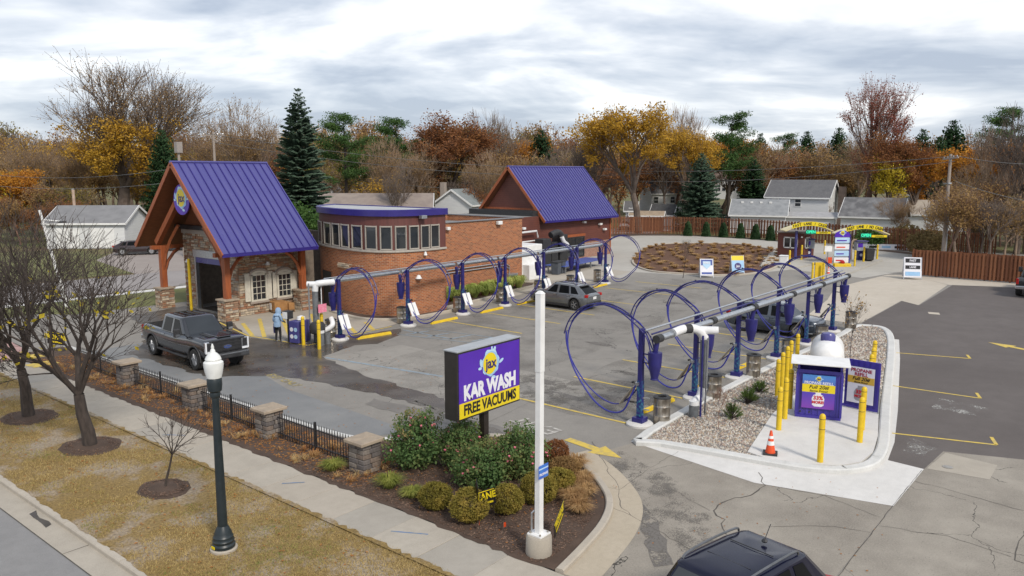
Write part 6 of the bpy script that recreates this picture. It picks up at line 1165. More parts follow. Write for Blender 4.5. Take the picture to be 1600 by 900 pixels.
suv('silver_suv', 'silver grey crossover parked under the building-row vacuums', (40.45, 28.85), R(90), paint('silver_car_paint', (.19, .20, .21), .25, .6), 4.55, .92, 1.6, True)
suv('dark_blue_suv', 'dark blue grey car parked behind the propane row vacuum pipes', (41.05, 15.3), R(-90), paint('blue_grey_car_paint', (.060, .075, .098), .25, .5), 4.9, .94, 1.66, False)
suv('black_suv', 'shiny black blue roofed SUV cropped by the bottom edge', (12.15, 5.2), R(170), mat('black_car_paint', (.006, .007, .024), (.005, .006, .02), 2, rough=.16, metal=.0, spec=.4, coat=0), 4.85, 1.02, 1.84, True, True)
pickup('pickup_truck', 'black pickup truck cropped by the right edge near the wood fence', (66.4, 6.0), R(0), paint('black_truck_paint', (.014, .016, .019), .22, .2), False)
suv('parked_car', 'dark red-black car parked before the pale left garage', (38.4, 82.6), R(-32), paint('maroon_black_paint', (.035, .02, .022)), 4.6, .92, 1.5, False)
suv('parked_car', 'dark car half hidden behind the timber post of the purple roof', (43.0, 84.0), R(-32), paint('charcoal_paint', (.03, .032, .035)), 4.6, .92, 1.5, False)
for i, (px, dep, py, c, lab) in enumerate(((1205, 150, 300, (.5, .5, .5), 'distant white car parked above the low grey house'), (1140, 128, 314, (.03, .03, .035), 'distant dark car between the blue spruce and the green spruce'), (982, 118, 356, (.5, .5, .5), 'white car roof behind the fence right of the rear building'))):
    q = D(px, dep); suv('distant_car', lab, (q.x, q.y), R(20), paint('far_car_paint_%d' % i, c), 4.5, .9, 1.5, False)
# ------------------------------------------------------------------ person
denim = mat('light_blue_hoodie', (.28, .40, .56), (.22, .33, .48), 6, rough=.9, bump=.2); trousers = mat('black_trousers', (.016, .016, .018), (.024, .024, .026), 6, rough=.9); skinm = mat('skin', (.42, .26, .19), (.38, .23, .165), 6, rough=.6); shoe = mat('white_trainers', (.55, .55, .55), (.4, .4, .4), 5, rough=.7)
pe_ = empty('person', (22.42, 33.75, 0), R(15), 'person in light blue hooded jacket and black trousers holding a purple bag', 'person')   # local x = facing
V_ = [(0, 0, .93, .18), (0, 0, 1.12, .185), (.02, 0, 1.32, .19), (.05, 0, 1.43, .11), (.08, 0, 1.50, .07), (.13, 0, 1.60, .10), (.14, 0, 1.68, .085),
      (.0, .10, .86, .105), (.03, .11, .48, .068), (-.02, .11, .10, .048), (.10, .12, .045, .042), (.0, -.10, .86, .105), (.06, -.11, .48, .068), (.05, -.11, .10, .048), (.17, -.12, .045, .042),
      (.02, .19, 1.38, .078), (.02, .27, 1.12, .06), (.16, .25, .95, .045), (.21, .24, .90, .032), (.02, -.19, 1.38, .078), (.06, -.26, 1.12, .06), (.25, -.2, 1.05, .045), (.31, -.18, 1.04, .032)]
E_ = [(0, 1), (1, 2), (2, 3), (3, 4), (4, 5), (5, 6), (0, 7), (7, 8), (8, 9), (9, 10), (0, 11), (11, 12), (12, 13), (13, 14), (3, 15), (15, 16), (16, 17), (17, 18), (3, 19), (19, 20), (20, 21), (21, 22)]
for hand, s in ((18, 1), (22, -1)):
    hx, hy, hz, _ = V_[hand]
    for k in range(4):
        a = len(V_); V_.append((hx+.03, hy+(k-1.5)*.018, hz-.03, .010)); V_.append((hx+.055+.004*(k % 2), hy+(k-1.5)*.018, hz-.07, .009)); V_.append((hx+.04, hy+(k-1.5)*.018, hz-.095, .008)); E_ += [(hand, a), (a, a+1), (a+1, a+2)]
    a = len(V_); V_.append((hx+.02, hy-s*.035, hz-.02, .011)); V_.append((hx+.045, hy-s*.045, hz-.05, .009)); E_ += [(hand, a), (a, a+1)]
me = bpy.data.meshes.new('body'); me.from_pydata([v[:3] for v in V_], E_, []); pb_ = bpy.data.objects.new('body', me); col.objects.link(pb_)
sk = pb_.modifiers.new('skin', 'SKIN'); sk.use_smooth_shade = True
for i, v in enumerate(V_): me.skin_vertices[0].data[i].radius = (v[3], v[3]*(.78 if i < 3 else 1)); me.skin_vertices[0].data[i].use_root = (i == 0)
ss = pb_.modifiers.new('sub', 'SUBSURF'); ss.levels = 2; ss.render_levels = 2
bpy.context.view_layer.update(); dg = bpy.context.evaluated_depsgraph_get(); me2 = bpy.data.meshes.new_from_object(pb_.evaluated_get(dg)); bpy.data.objects.remove(pb_)
for m in (denim, trousers, skinm, shoe): 
    me2.materials.append(m)
for p in me2.polygons:
    c = p.center; p.use_smooth = True
    p.material_index = 3 if c.z < .09 else (1 if c.z < .88 and abs(c.y) < .2 else (2 if (c.z > 1.52 or (c.x > .185 and c.z < 1.12) or (c.x > .27)) else 0))
bo = bpy.data.objects.new('body', me2); col.objects.link(bo); bo.parent = pe_
mk('hood', MB().lathe([(.05, 1.40), (.15, 1.44), (.145, 1.56), (.14, 1.66), (.10, 1.75), (.03, 1.775)], (.10, 0, 0), 14), denim, pe_, smooth=True)
mk('jacket_hem', MB().lathe([(.172, .81), (.185, .82), (.188, .93), (.17, 1.02)], (0, 0, 0), 16), denim, pe_, smooth=True)
mk('hair', MB().lathe([(.06, 1.58), (.085, 1.62), (.08, 1.70), (.02, 1.74)], (.165, 0, 0), 10), mat('dark_hair', (.05, .035, .028), (.035, .025, .02), 8, rough=.8), pe_, smooth=True)
for s in (-1, 1): mk('eye', MB().lathe([(.011, 0), (.011, .005)], (.242, s*.03, 1.62), 6, 'x'), blackp, pe_)
bgp = empty('purple_bag', (22.5, 34.05, .42), R(15), 'long purple bag hanging from the hand of the person', 'bag'); mk('bag', MB().lathe([(.03, 0), (.11, .03), (.12, .3), (.10, .5), (.04, .56)], n=12), purple, bgp, smooth=True); mk('strap', MB().tube([(-.05, 0, .5), (0, 0, .62), (.05, 0, .5)], .012, 5), purple, bgp)
# ------------------------------------------------------------------ plants
def rot_about(v, axis, a): return Matrix.Rotation(a, 3, axis) @ v
TW = []      # twig points of the last tree grown
def skeleton(seed, H, r0, levels=4, split=(3, 5), spread=.55, trunk=.28, up=.25, shrink=.70, wig=.16, vase=False, lat=0, ends=None, rmin=.006, seglen=1.0):
    rn = random.Random(seed); segs = []; tips = []
    def grow(p, d, L, r, lv):
        n = 3 if lv < 2 else 2; q = p
        for k in range(n):
            d = (d+Vector((rn.uniform(-wig, wig), rn.uniform(-wig, wig), rn.uniform(-wig, wig)+up*.12))).normalized(); q2 = q+d*(L/n); ra = r*(1-.32*k/n); rb = r*(1-.32*(k+1)/n); segs.append((q, q2, ra, rb, lv))
            if lat and lv >= 1 and lv < levels and rn.random() < lat:
                ax = d.orthogonal().normalized(); ax = rot_about(ax, d, rn.uniform(0, 6.28)); grow(q2, rot_about(d, ax, rn.uniform(.5, .95)), L*.5, rb*.5, lv+1 if lv+1 < levels else levels)
            q = q2
        if lv >= levels: tips.append((q, d)); return
        c = rn.randint(*split) if lv else rn.randint(split[0]+1, split[1]+2); a0 = rn.uniform(0, 6.28)
        for k in range(c):
            ax = rot_about(d.orthogonal().normalized(), d, a0+6.28*k/c+rn.uniform(-.5, .5)); sp = spread*rn.uniform(.55, 1.25)
            nd = rot_about(d, ax, sp); nd = (nd+Vector((0, 0, up))).normalized(); grow(q, nd, L*shrink*rn.uniform(.8, 1.2), max(r*.68*(1.5/c)**.35, rmin), lv+1)
    L0 = H*trunk; grow(Vector((0, 0, -.1)), Vector((0, 0, 1)), L0, r0, 0)
    top = max(max(s[1].z for s in segs), .1); k = H/top
    TW.clear(); TW.extend([a.lerp(b, t)*k for a, b, ra, rb, lv in segs if lv >= levels-1 for t in ((.35, .7, 1.0) if lv >= levels else (.9,))])
    return [(a*k, b*k, ra, rb, lv) for a, b, ra, rb, lv in segs], [(p*k, d) for p, d in tips]
def seg_mesh(segs, mb, lvs=None):
    for a, b, ra, rb, lv in segs:
        n = 8 if ra > .12 else (6 if ra > .05 else (4 if ra > .02 else 3)); t = (b-a)
        if t.length < 1e-5: continue
        t.normalize(); u = t.orthogonal().normalized(); w = t.cross(u); o = len(mb.v); b2 = b+t*ra*.3
        for p, r in ((a, ra), (b2, rb)):
            for k in range(n): an = 6.2832*k/n; mb.v.append(tuple(p+(u*math.cos(an)+w*math.sin(an))*r))
        for k in range(n): mb.f.append((o+k, o+(k+1) % n, o+n+(k+1) % n, o+n+k))
    return mb
def leaf_cloud(pts, n, size, sig, seed, mb=None, up=.0, droop=0.0, aspect=.7):
    rs = np.random.RandomState(seed); P = np.array([tuple(p) for p in pts]); idx = rs.randint(0, len(P), n); C = P[idx]+np.clip(rs.normal(0, 1, (n, 3)), -1.45, 1.45)*np.array(sig)
    A = rs.normal(0, 1, (n, 3)); A /= np.linalg.norm(A, axis=1)[:, None]; B = np.cross(A, rs.normal(0, 1, (n, 3))); B /= np.linalg.norm(B, axis=1)[:, None]
    s = size*rs.uniform(.6, 1.35, (n, 1)); A = A*s; B = B*s*aspect; V = np.stack([C-A, C+B*.9, C+A, C-B*.9], 1).reshape(-1, 3); mb = mb or MB(); o = len(mb.v)
    mb.v += [tuple(v) for v in V.tolist()]; mb.f += [(o+4*i, o+4*i+1, o+4*i+2, o+4*i+3) for i in range(n)]; return mb
def leafmat(name, stops, scale=.5, kind='obj', trans=.35):
    t = NT(name); oi = t.n('ShaderNodeObjectInfo'); v = t.pos((1, 1, 1), 'pos'); f = t.math('ADD', t.math('MULTIPLY', t.noise(v, scale, 3), .55), t.math('MULTIPLY', t.noise(v, scale*14, 2), .45)); f = t.math('ADD', f, t.math('MULTIPLY', t.math('SUBTRACT', oi.outputs['Random'], .5), .10))
    c = t.ramp(f, [(p, tuple(min(x*1.28, .8) for x in cc)) for p, cc in stops]); t.set(c, .75, spec=.25); d = t.n('ShaderNodeBsdfTranslucent'); t.l(c, d.inputs[0]); mx = t.n('ShaderNodeMixShader'); mx.inputs[0].default_value = trans; t.l(t.b.outputs[0], mx.inputs[1]); t.l(d.outputs[0], mx.inputs[2]); t.l(mx.outputs[0], t.out.inputs[0]); return t.m
LM = {'gold': leafmat('golden_leaves', [(.3, (.24, .13, .018)), (.5, (.44, .26, .03)), (.7, (.60, .39, .06))]), 'yellow': leafmat('yellow_leaves', [(.3, (.26, .20, .02)), (.5, (.46, .36, .03)), (.7, (.60, .48, .06))]),
      'orange': leafmat('orange_leaves', [(.3, (.22, .085, .016)), (.5, (.38, .16, .022)), (.7, (.48, .24, .03))]), 'rust': leafmat('rust_leaves', [(.3, (.13, .052, .024)), (.46, (.20, .085, .035)), (.58, (.30, .14, .045)), (.7, (.36, .19, .05))], .25),
      'red': leafmat('dark_red_leaves', [(.3, (.15, .04, .03)), (.5, (.24, .07, .05)), (.7, (.30, .11, .075))]), 'brown': leafmat('tan_brown_leaves', [(.3, (.18, .105, .042)), (.5, (.28, .175, .07)), (.7, (.38, .26, .11))]),
      'olive': leafmat('olive_leaves', [(.3, (.085, .078, .02)), (.5, (.15, .125, .03)), (.7, (.26, .19, .04))]), 'green': leafmat('green_leaves', [(.3, (.025, .055, .014)), (.5, (.045, .095, .022)), (.7, (.085, .14, .035))]),
      'spruce': leafmat('blue_green_needles', [(.3, (.028, .055, .035)), (.5, (.06, .10, .065)), (.7, (.15, .195, .14))], 1.2, trans=.1), 'dkspruce': leafmat('dark_green_needles', [(.3, (.014, .032, .014)), (.5, (.026, .058, .022)), (.7, (.05, .09, .035))], 1.2, trans=.1),
      'pine': leafmat('pine_needles', [(.3, (.02, .045, .012)), (.5, (.04, .085, .02)), (.7, (.08, .13, .035))], 1.0, trans=.1), 'olivedull': leafmat('dull_scrub_leaves', [(.3, (.12, .09, .04)), (.5, (.19, .14, .06)), (.7, (.27, .20, .085))])}
def make_tree(name, seed, H, r0, leaf=None, nleaf=0, lsize=.2, sig=.5, barkm=bark_far, tips_only=True, low=0.0, lat=.35, **k):
    segs, tips = skeleton(seed, H, r0, lat=lat, **k); t = empty(name); mk('trunk', seg_mesh(segs, MB()), barkm, t, smooth=True)
    if leaf:
        pts = list(TW); mk('crown', leaf_cloud(pts, nleaf, lsize, (sig*.42,)*3, seed+1), LM[leaf], t)
    return t
def spruce(name, seed, H, rad, leafm, dens=1.0, sparse=False):
    rn = random.Random(seed); t = empty(name); mk('trunk', MB().tube([(0, 0, 0), (0, 0, H*.5), (0, 0, H*.98)], [H*.016, H*.011, .02], 7), bark, t, smooth=True); mb = MB(); z = H*.04
    while z < H*.985:
        f = z/H; R_ = rad*(1-f)**.72*rn.uniform(.86, 1.1)+.08; nb = max(5, int(16*dens*(1-f)+6)); a0 = rn.uniform(0, 6.28)
        for k in range(nb):
            a = a0+6.2832*k/nb+rn.uniform(-.25, .25); zz0 = z; z = zz0+H*rn.uniform(-.012, .012); L = R_*rn.uniform(.72, 1.12); dr = -.30+.62*f+rn.uniform(-.12, .12); m = max(3, int(L/.30*dens)); ca_, sa_ = math.cos(a), math.sin(a)
            for q in range(1, m+1):
                s = q/m; px, pz = L*s, z+L*dr*s+.12*L*s*s
                for w in (-1, 0, 1):
                    wl = (.30+.16*rn.random())*(1.1-.45*s)*(.6+.25*min(L, 2)); aa = a+w*.75+rn.uniform(-.15, .15); c2, s2 = math.cos(aa), math.sin(aa); bx, by = ca_*px, sa_*px; tw = .085*max(1, H/9)*(1+.6*rn.random())*(1 if L > .8 else .6); wl *= max(1, H/11)*min(1, (1-f)*5+.12)
                    ex, ey, ez = bx+c2*wl, by+s2*wl, pz-.10*wl-.05; o = len(mb.v); mb.v += [(bx-s2*tw, by+c2*tw, pz+.02), (bx+s2*tw, by-c2*tw, pz-.04), (ex+s2*tw*.4, ey-c2*tw*.4, ez-.06), (ex-s2*tw*.4, ey+c2*tw*.4, ez)]; mb.f.append((o, o+1, o+2, o+3))
                    if rn.random() < .55: o = len(mb.v); mb.v += [(bx, by, pz), (bx+c2*wl*.9, by+s2*wl*.9, pz-.05), (bx+c2*wl*.7, by+s2*wl*.7, pz-.30*rn.uniform(.6, 1.2)), (bx+c2*.05, by+s2*.05, pz-.22)]; mb.f.append((o, o+1, o+2, o+3))
            z = zz0
        z += H*rn.uniform(.018, .027)*(1.0 if not sparse else 2.0)
    mk('crown', mb, leafm, t); return t
def pine(name, seed, H, leafm):
    rn = random.Random(seed); t = empty(name); segs = []; mb = MB(); pts = []
    segs.append((Vector((0, 0, 0)), Vector((.1, 0, H*.55)), H*.018, H*.012, 0)); segs.append((Vector((.1, 0, H*.55)), Vector((0, .1, H*.97)), H*.012, .03, 0))
    for i in range(44):
        z = H*rn.uniform(.36, .97); a = rn.uniform(0, 6.28); L = H*.30*(1.2-z/H)*rn.uniform(.7, 1.4)+.8; e = Vector((math.cos(a)*L, math.sin(a)*L, z+L*.35)); segs.append((Vector((0, 0, z)), e, .05, .02, 2))
        for s in (.3, .45, .6, .72, .85, 1.0): pts.append(Vector((0, 0, z)).lerp(e, s))
    mk('trunk', seg_mesh(segs, MB()), bark, t, smooth=True); mk('crown', leaf_cloud(pts, 15000, .16, (.5, .5, .26), seed, aspect=.35), leafm, t); return t
def put(o, px, dep, label, top=None, H0=None, rz=None, group=None, cat='tree', sx=1.0, y0=None):
    p = D(px, dep); s = 1.0
    if top is not None: s = (D(px, dep, top).z)/H0
    o.location = (p.x, p.y, 0); o.scale = (s*sx, s*sx, s); o.rotation_euler.z = rz if rz is not None else random.Random(int(px*7+dep)).uniform(0, 6.28); o['label'] = label; o['category'] = cat
    if group: o['group'] = group
    return o
# --- street trees in the verge
def street_tree(seed, loc, H, r0, label, rz, leaves):
    segs, tips = skeleton(seed, H, r0, levels=5, split=(3, 4), spread=.52, trunk=.22, up=.16, shrink=.78, wig=.13, lat=.32, rmin=.0065)
    t = empty('street_tree', (*loc, 0), rz, label, 'tree', 'bare trees in the verge'); t.scale = (1.28, 1.28, 1.06); mk('trunk', seg_mesh(segs, MB()), bark, t, smooth=True)
    mb = MB()
    if leaves: pts = [p for p, d in tips if p.z < H*.62]; mk('leaves', leaf_cloud(pts[::max(1, len(pts)//45)], leaves, .075, (.12, .12, .12), seed, aspect=.8), LM['yellow'], t)
    return t
street_tree(5, (9.8, 25.19), 7.3, .17, 'bare street tree with a few yellow leaves, right of the pair', R(120), 130)
street_tree(12, (9.69, 29.93), 7.7, .165, 'bare street tree at the left edge of the photo', R(30), 25)
t_ = empty('sapling', (9.64, 20.15, 0), R(70), 'small bare sapling in a round mulch patch near the lamp', 'tree'); segs, tips = skeleton(31, 2.5, .042, levels=3, split=(3, 4), spread=.5, trunk=.42, up=.2, shrink=.62, lat=.7, rmin=.004); mk('trunk', seg_mesh(segs, MB()), bark, t_, smooth=True)
for i, (x, y, r, lab) in enumerate(((9.8, 25.19, .8, 'round mulch patch under the right bare street tree'), (9.69, 29.93, .85, 'round mulch patch under the left bare street tree'), (9.6, 20.15, .62, 'round mulch patch under the small sapling'))):
    mb = MB(); n = 26; rr_ = random.Random(i); rings = [(1, 0.004), (.85, .03), (.5, .06), (.0, .075)]; 
    for f, z in rings[:-1]: mb.v += [(math.cos(6.283*k/n)*r*f*1.05*rr_.uniform(.92, 1.08), math.sin(6.283*k/n)*r*f*1.25*rr_.uniform(.92, 1.08), z) for k in range(n)]
    mb.v.append((0, 0, .075)); mb.f = [(q*n+k, q*n+(k+1) % n, (q+1)*n+(k+1) % n, (q+1)*n+k) for q in range(2) for k in range(n)]+[(2*n+k, 2*n+(k+1) % n, 3*n) for k in range(n)]; mk('mulch_patch', mb, mulch_m, None, loc=(x, y, 0), label=lab, cat='mulch patch', smooth=True)
# --- bed planting
def bush(name, label, loc, rx, ry, h, leafm, n, size, seed, flowers=0, inner=.35, stems=True, cat='shrub', group=None, fuzz=.13, m=260):
    b = empty(name, (*loc, .03), 0, label, cat, group); rs = np.random.RandomState(seed); pts = []
    while len(pts) < m:
        p = rs.uniform(-1, 1, 3)
        if inner < np.linalg.norm(p) < 1.0: pts.append((p[0]*rx*(1+.15*math.sin(3*p[2]+seed)), p[1]*ry, h*.5+p[2]*h*.5))
    mk('crown', leaf_cloud(pts, n, size, (rx*fuzz, ry*fuzz, h*fuzz*.6), seed), leafm, b)
    if stems:
        mb = MB()
        for k in range(9): q = pts[k*7]; mb.tube([(q[0]*.1, q[1]*.1, 0), (q[0]*.6, q[1]*.6, q[2]*.6), q], [.014, .010, .005], 4)
        mk('stems', mb, bark, b)
    if flowers:
        sh = MB(); rq = random.Random(seed)
        tipl = []
        for k in range(34):
            a = rq.uniform(0, 6.283); q = rq.uniform(.2, .95); e = (math.cos(a)*rx*q*1.15, math.sin(a)*ry*q*1.15, h*(1.02+.22*rq.random()-.35*q*q)); sh.tube([(e[0]*.2, e[1]*.2, h*.3), (e[0]*.75, e[1]*.75, h*.75), e], [.01, .007, .003], 3); tipl += [e, (e[0]*.9, e[1]*.9, e[2]-.12)]
        mk('shoots', sh, bark_red, b); mk('shoot_leaves', leaf_cloud(tipl, 900, .035, (.06, .06, .07), seed+9), leafm, b)
        fp = [p for p in pts if p[2] > h*.45]; fp = [fp[i] for i in rs.permutation(len(fp))[:flowers]]; mb = MB()
        for p in fp:
            v = Vector(p)-Vector((0, 0, h*.45)); v = Vector(p)+v.normalized()*.10; q_ = rs.uniform(.45, 1.0); mb.lathe([(.012*q_, -.03), (.045*q_, -.005), (.055*q_, .02), (.03*q_, .035), (.01, .02)], tuple(v), 7)
        mk('blossoms', mb, pinkm, b, smooth=True)
    return b
pinkm = mat('pink_petals', (.62, .10, .16), (.66, .22, .28), 20, rough=.6)
rosem = leafmat('rose_leaves', [(.28, (.045, .085, .028)), (.45, (.085, .15, .05)), (.55, (.15, .18, .06)), (.62, (.24, .16, .07)), (.74, (.28, .12, .07))], 1.3)
bush('rose_bush', 'tall rose bush with pink blossoms right of the last stone pillar', (15.0, 15.95), .85, .75, 1.45, rosem, 4800, .045, 3, 30, cat='rose bush', group='rose bushes in the bed'); bush('rose_bush', 'rose bush with pink blossoms in front of the box sign', (16.0, 15.1), .75, .6, 1.15, rosem, 3600, .045, 4, 24, cat='rose bush', group='rose bushes in the bed'); bush('rose_bush', 'wide green rose bush with red buds below the box sign', (15.3, 13.65), .95, .75, 1.0, rosem, 4800, .045, 5, 30, cat='rose bush', group='rose bushes in the bed'); bush('rose_bush', 'green rose bush just left of the white mast', (16.4, 13.2), .85, .8, 1.25, rosem, 4400, .045, 6, 24, cat='rose bush', group='rose bushes in the bed')
boxm = leafmat('boxwood_leaves', [(.3, (.08, .075, .014)), (.5, (.20, .165, .032)), (.7, (.36, .26, .06))], 3.0)
for i, (x, y, r, h, lab) in enumerate(((13.35, 13.5, .42, .68, 'rounded yellow green boxwood at the left of the row'), (13.4, 12.35, .48, .82, 'large rounded boxwood beside the small yard sign'), (14.35, 11.95, .42, .72, 'rounded boxwood right of the small yard sign'), (15.35, 11.7, .5, .8, 'dark green boxwood directly behind the white mast'), (17.7, 12.9, .42, .75, 'brown seedy shrub right of the mast at the kerb'), (17.0, 12.1, .46, .62, 'tawny mounded shrub behind the grass tufts'), (16.3, 11.75, .42, .6, 'olive mounded shrub right of the white mast'))):
    bush('boxwood_shrub', lab, (x, y), r, r, h, boxm if i < 4 or i == 6 else LM['rust'] if i == 4 else LM['brown'], 9000, .021, 20+i, inner=.8, fuzz=.05, m=1500, group='rounded shrubs in the bed')
def tuft(mb, x, y, r, h, n, rn, droop=.6, w=.007):
    for k in range(n):
        a = rn.uniform(0, 6.283); l = h*rn.uniform(.6, 1.15); o = len(mb.v); bx, by = x+math.cos(a)*r*.25*rn.random(), y+math.sin(a)*r*.25*rn.random(); ca_, sa_ = math.cos(a), math.sin(a); e = r*rn.uniform(.3, 1.1)
        mb.v += [(bx-sa_*w, by+ca_*w, 0), (bx+sa_*w, by-ca_*w, 0), (bx+ca_*e*.5+sa_*w, by+sa_*e*.5-ca_*w, l*.8), (bx+ca_*e*.5-sa_*w, by+sa_*e*.5+ca_*w, l*.8), (bx+ca_*e, by+sa_*e, l*(1-droop*.5))]; mb.f += [(o, o+1, o+2, o+3), (o+3, o+2, o+4)]
straw = leafmat('straw_grass', [(.3, (.22, .12, .05)), (.5, (.38, .24, .11)), (.7, (.52, .38, .20))], 2.0); rustg = leafmat('rust_grass', [(.3, (.16, .075, .03)), (.44, (.30, .13, .05)), (.55, (.40, .24, .10)), (.68, (.52, .42, .22))], 1.2); greeng = leafmat('yellow_green_grass', [(.3, (.10, .13, .03)), (.5, (.22, .24, .05)), (.7, (.42, .38, .12))], 2.0)
for i, (x, y, r, h, m, lab) in enumerate(((15.85, 11.0, .45, .38, straw, 'straw coloured grass tuft nearest the mast in the tip bed'), (16.4, 10.95, .4, .36, straw, 'straw grass tuft at the middle of the tip bed'), (15.5, 10.55, .45, .34, straw, 'straw grass tuft at the front of the tip bed'), (17.1, 11.5, .38, .36, straw, 'straw grass tuft at the kerb of the tip bed'), (16.75, 11.35, .35, .34, straw, 'straw grass tuft between the two kerb tufts'), (17.75, 12.2, .5, .5, straw, 'tall straw grass clump at the far kerb of the bed'), (13.5, 15.4, .5, .4, greeng, 'yellow green grass clump in front of the last pillar'), (13.45, 14.45, .4, .3, greeng, 'pale drooping grass clump between pillar and boxwood'), (13.3, 17.6, .45, .35, greeng, 'yellow drooping plant left of the last pillar'))):
    mb = MB(); tuft(mb, 0, 0, r, h, 520, random.Random(i), w=.006); mk('grass_tuft', mb, m, None, label=lab, cat='ornamental grass', group='grass tufts in the bed', loc=(x, y, .03))
# leaf litter and dry stalks along the fence: uncountable
mb = MB(); rn = random.Random(77)
for k in range(190): x = rn.uniform(13.0, 14.7); y = 16.5+21.5*(int(rn.random()*9)+rn.random()**2*.8)/9; tuft(mb, x, y, rn.uniform(.12, .34), rn.uniform(.08, .3), 30, rn, .9, .005)
mk('dry_ground_cover', MB().add([(v[0], v[1], v[2]+.03) for v in mb.v], mb.f), rustg, None, kind='stuff', label='dry rusty plants and stalks along the iron fence', cat='ground cover')
litter = MB(); rs = np.random.RandomState(5)
def lay(n, x0, x1, y0, y1, z, s, bias=None):
    X = rs.uniform(x0, x1, n); Y = rs.uniform(y0, y1, n); A = rs.uniform(0, 6.28, n); S = s*rs.uniform(.5, 1.5, n); T = rs.uniform(-.5, .5, (n, 2))
    for x, y, a, q, t in zip(X, Y, A, S, T):
        c_, s_ = math.cos(a)*q, math.sin(a)*q; o = len(litter.v); litter.v.extend([(x-c_, y-s_, z), (x+s_*.6, y-c_*.6, z+.012*t[0]+.01), (x+c_, y+s_, z+.006), (x-s_*.6, y+c_*.6, z+.012*t[1]+.01)]); litter.f.append((o, o+1, o+2, o+3))
lay(5200, 12.9, 14.95, 16, 39, .035, .042); lay(700, 7.3, 11.1, 12, 40, .02, .035); lay(500, 13, 17.5, 10.5, 16, .04, .03); lay(260, 15.2, 24, 18, 38, .006, .03); lay(60, 15, 22, 4, 9, .006, .025); mk('leaf_litter', litter, leafmat('fallen_leaves', [(.3, (.24, .09, .03)), (.5, (.36, .16, .05)), (.7, (.45, .27, .10))], 3.0), None, kind='stuff', label='fallen rusty leaves scattered over bed and verge', cat='leaves')
# mulch chips for relief
litter = MB(); lay(16000, 12.66, 17.9, 9.7, 19, .038, .026); litter.v = [(a, b, c) for a, b, c in litter.v]; 
poly_in = [(12.78, 9.6)]+[(p[0]-.15, p[1]+.2) for p in reversed(islp)]
def inside(x, y, poly):
    c = False; n = len(poly); j = n-1
    for i in range(n):
        if (poly[i][1] > y) != (poly[j][1] > y) and x < (poly[j][0]-poly[i][0])*(y-poly[i][1])/(poly[j][1]-poly[i][1])+poly[i][0]: c = not c
        j = i
    return c
nb0 = len(litter.f); [lay(900, x-r_, x+r_, y-r_*1.2, y+r_*1.2, .05, .022) for x, y, r_ in ((9.8, 25.19, .72), (9.69, 29.93, .76), (9.6, 20.15, .55))]
keep = [f for k_, f in enumerate(litter.f) if (k_ < nb0 and inside(litter.v[f[0]][0], litter.v[f[0]][1], poly_in+[(12.78, 41)])) or (k_ >= nb0 and any(((litter.v[f[0]][0]-x)/r_)**2+((litter.v[f[0]][1]-y)/(1.2*r_))**2 < 1 for x, y, r_ in ((9.8, 25.19, .74), (9.69, 29.93, .78), (9.6, 20.15, .57))))]; mb = MB(); 
for f in keep: mb.add([litter.v[i] for i in f], [(0, 1, 2, 3)])
mk('mulch_chips', mb, leafmat('mulch_chip_wood', [(.34, (.045, .026, .018)), (.5, (.10, .06, .042)), (.62, (.19, .125, .09))], 6.0, trans=.02), None, kind='stuff', label='brown mulch chips in the front bed', cat='mulch')
# verge turf
vm = leafmat('dry_turf_blades', [(.37, (.15, .185, .05)), (.45, (.27, .225, .08)), (.55, (.36, .265, .11)), (.66, (.42, .33, .16))], .45, trans=.3)
mb = MB(); rn = random.Random(3); rs = np.random.RandomState(9); cnt = 0
from mathutils import noise as mnoise
for k in range(80000):
    x = rn.uniform(7.15, 11.3); y = 11+29*rn.random()**1.35
    n_ = mnoise.fractal(Vector((x*.55, y*.4, 2.3)), 1, 2, 4)+.25*mnoise.noise(Vector((x*3, y*3, 1)))
    if n_ > .10+.25*abs(x-9.2)/2-.06 and rn.random() < .93: continue
    if any((x-a)**2/c**2+((y-b)/1.2)**2/c**2 < .95 for a, b, c in ((9.8, 25.19, .8), (9.69, 29.93, .85), (9.6, 20.15, .62))): continue
    a = rn.uniform(0, 6.283); h = rn.uniform(.02, .065); w = .009; ca_, sa_ = math.cos(a)*w, math.sin(a)*w; lx, ly = rn.uniform(-.04, .04), rn.uniform(-.04, .04); o = len(mb.v)
    mb.v += [(x-ca_, y-sa_, 0), (x+ca_, y+sa_, 0), (x+lx, y+ly, h)]; mb.f.append((o, o+1, o+2))
mk('verge_grass', mb, vm, None, kind='stuff', label='short dry yellow grass on the verge', cat='grass')
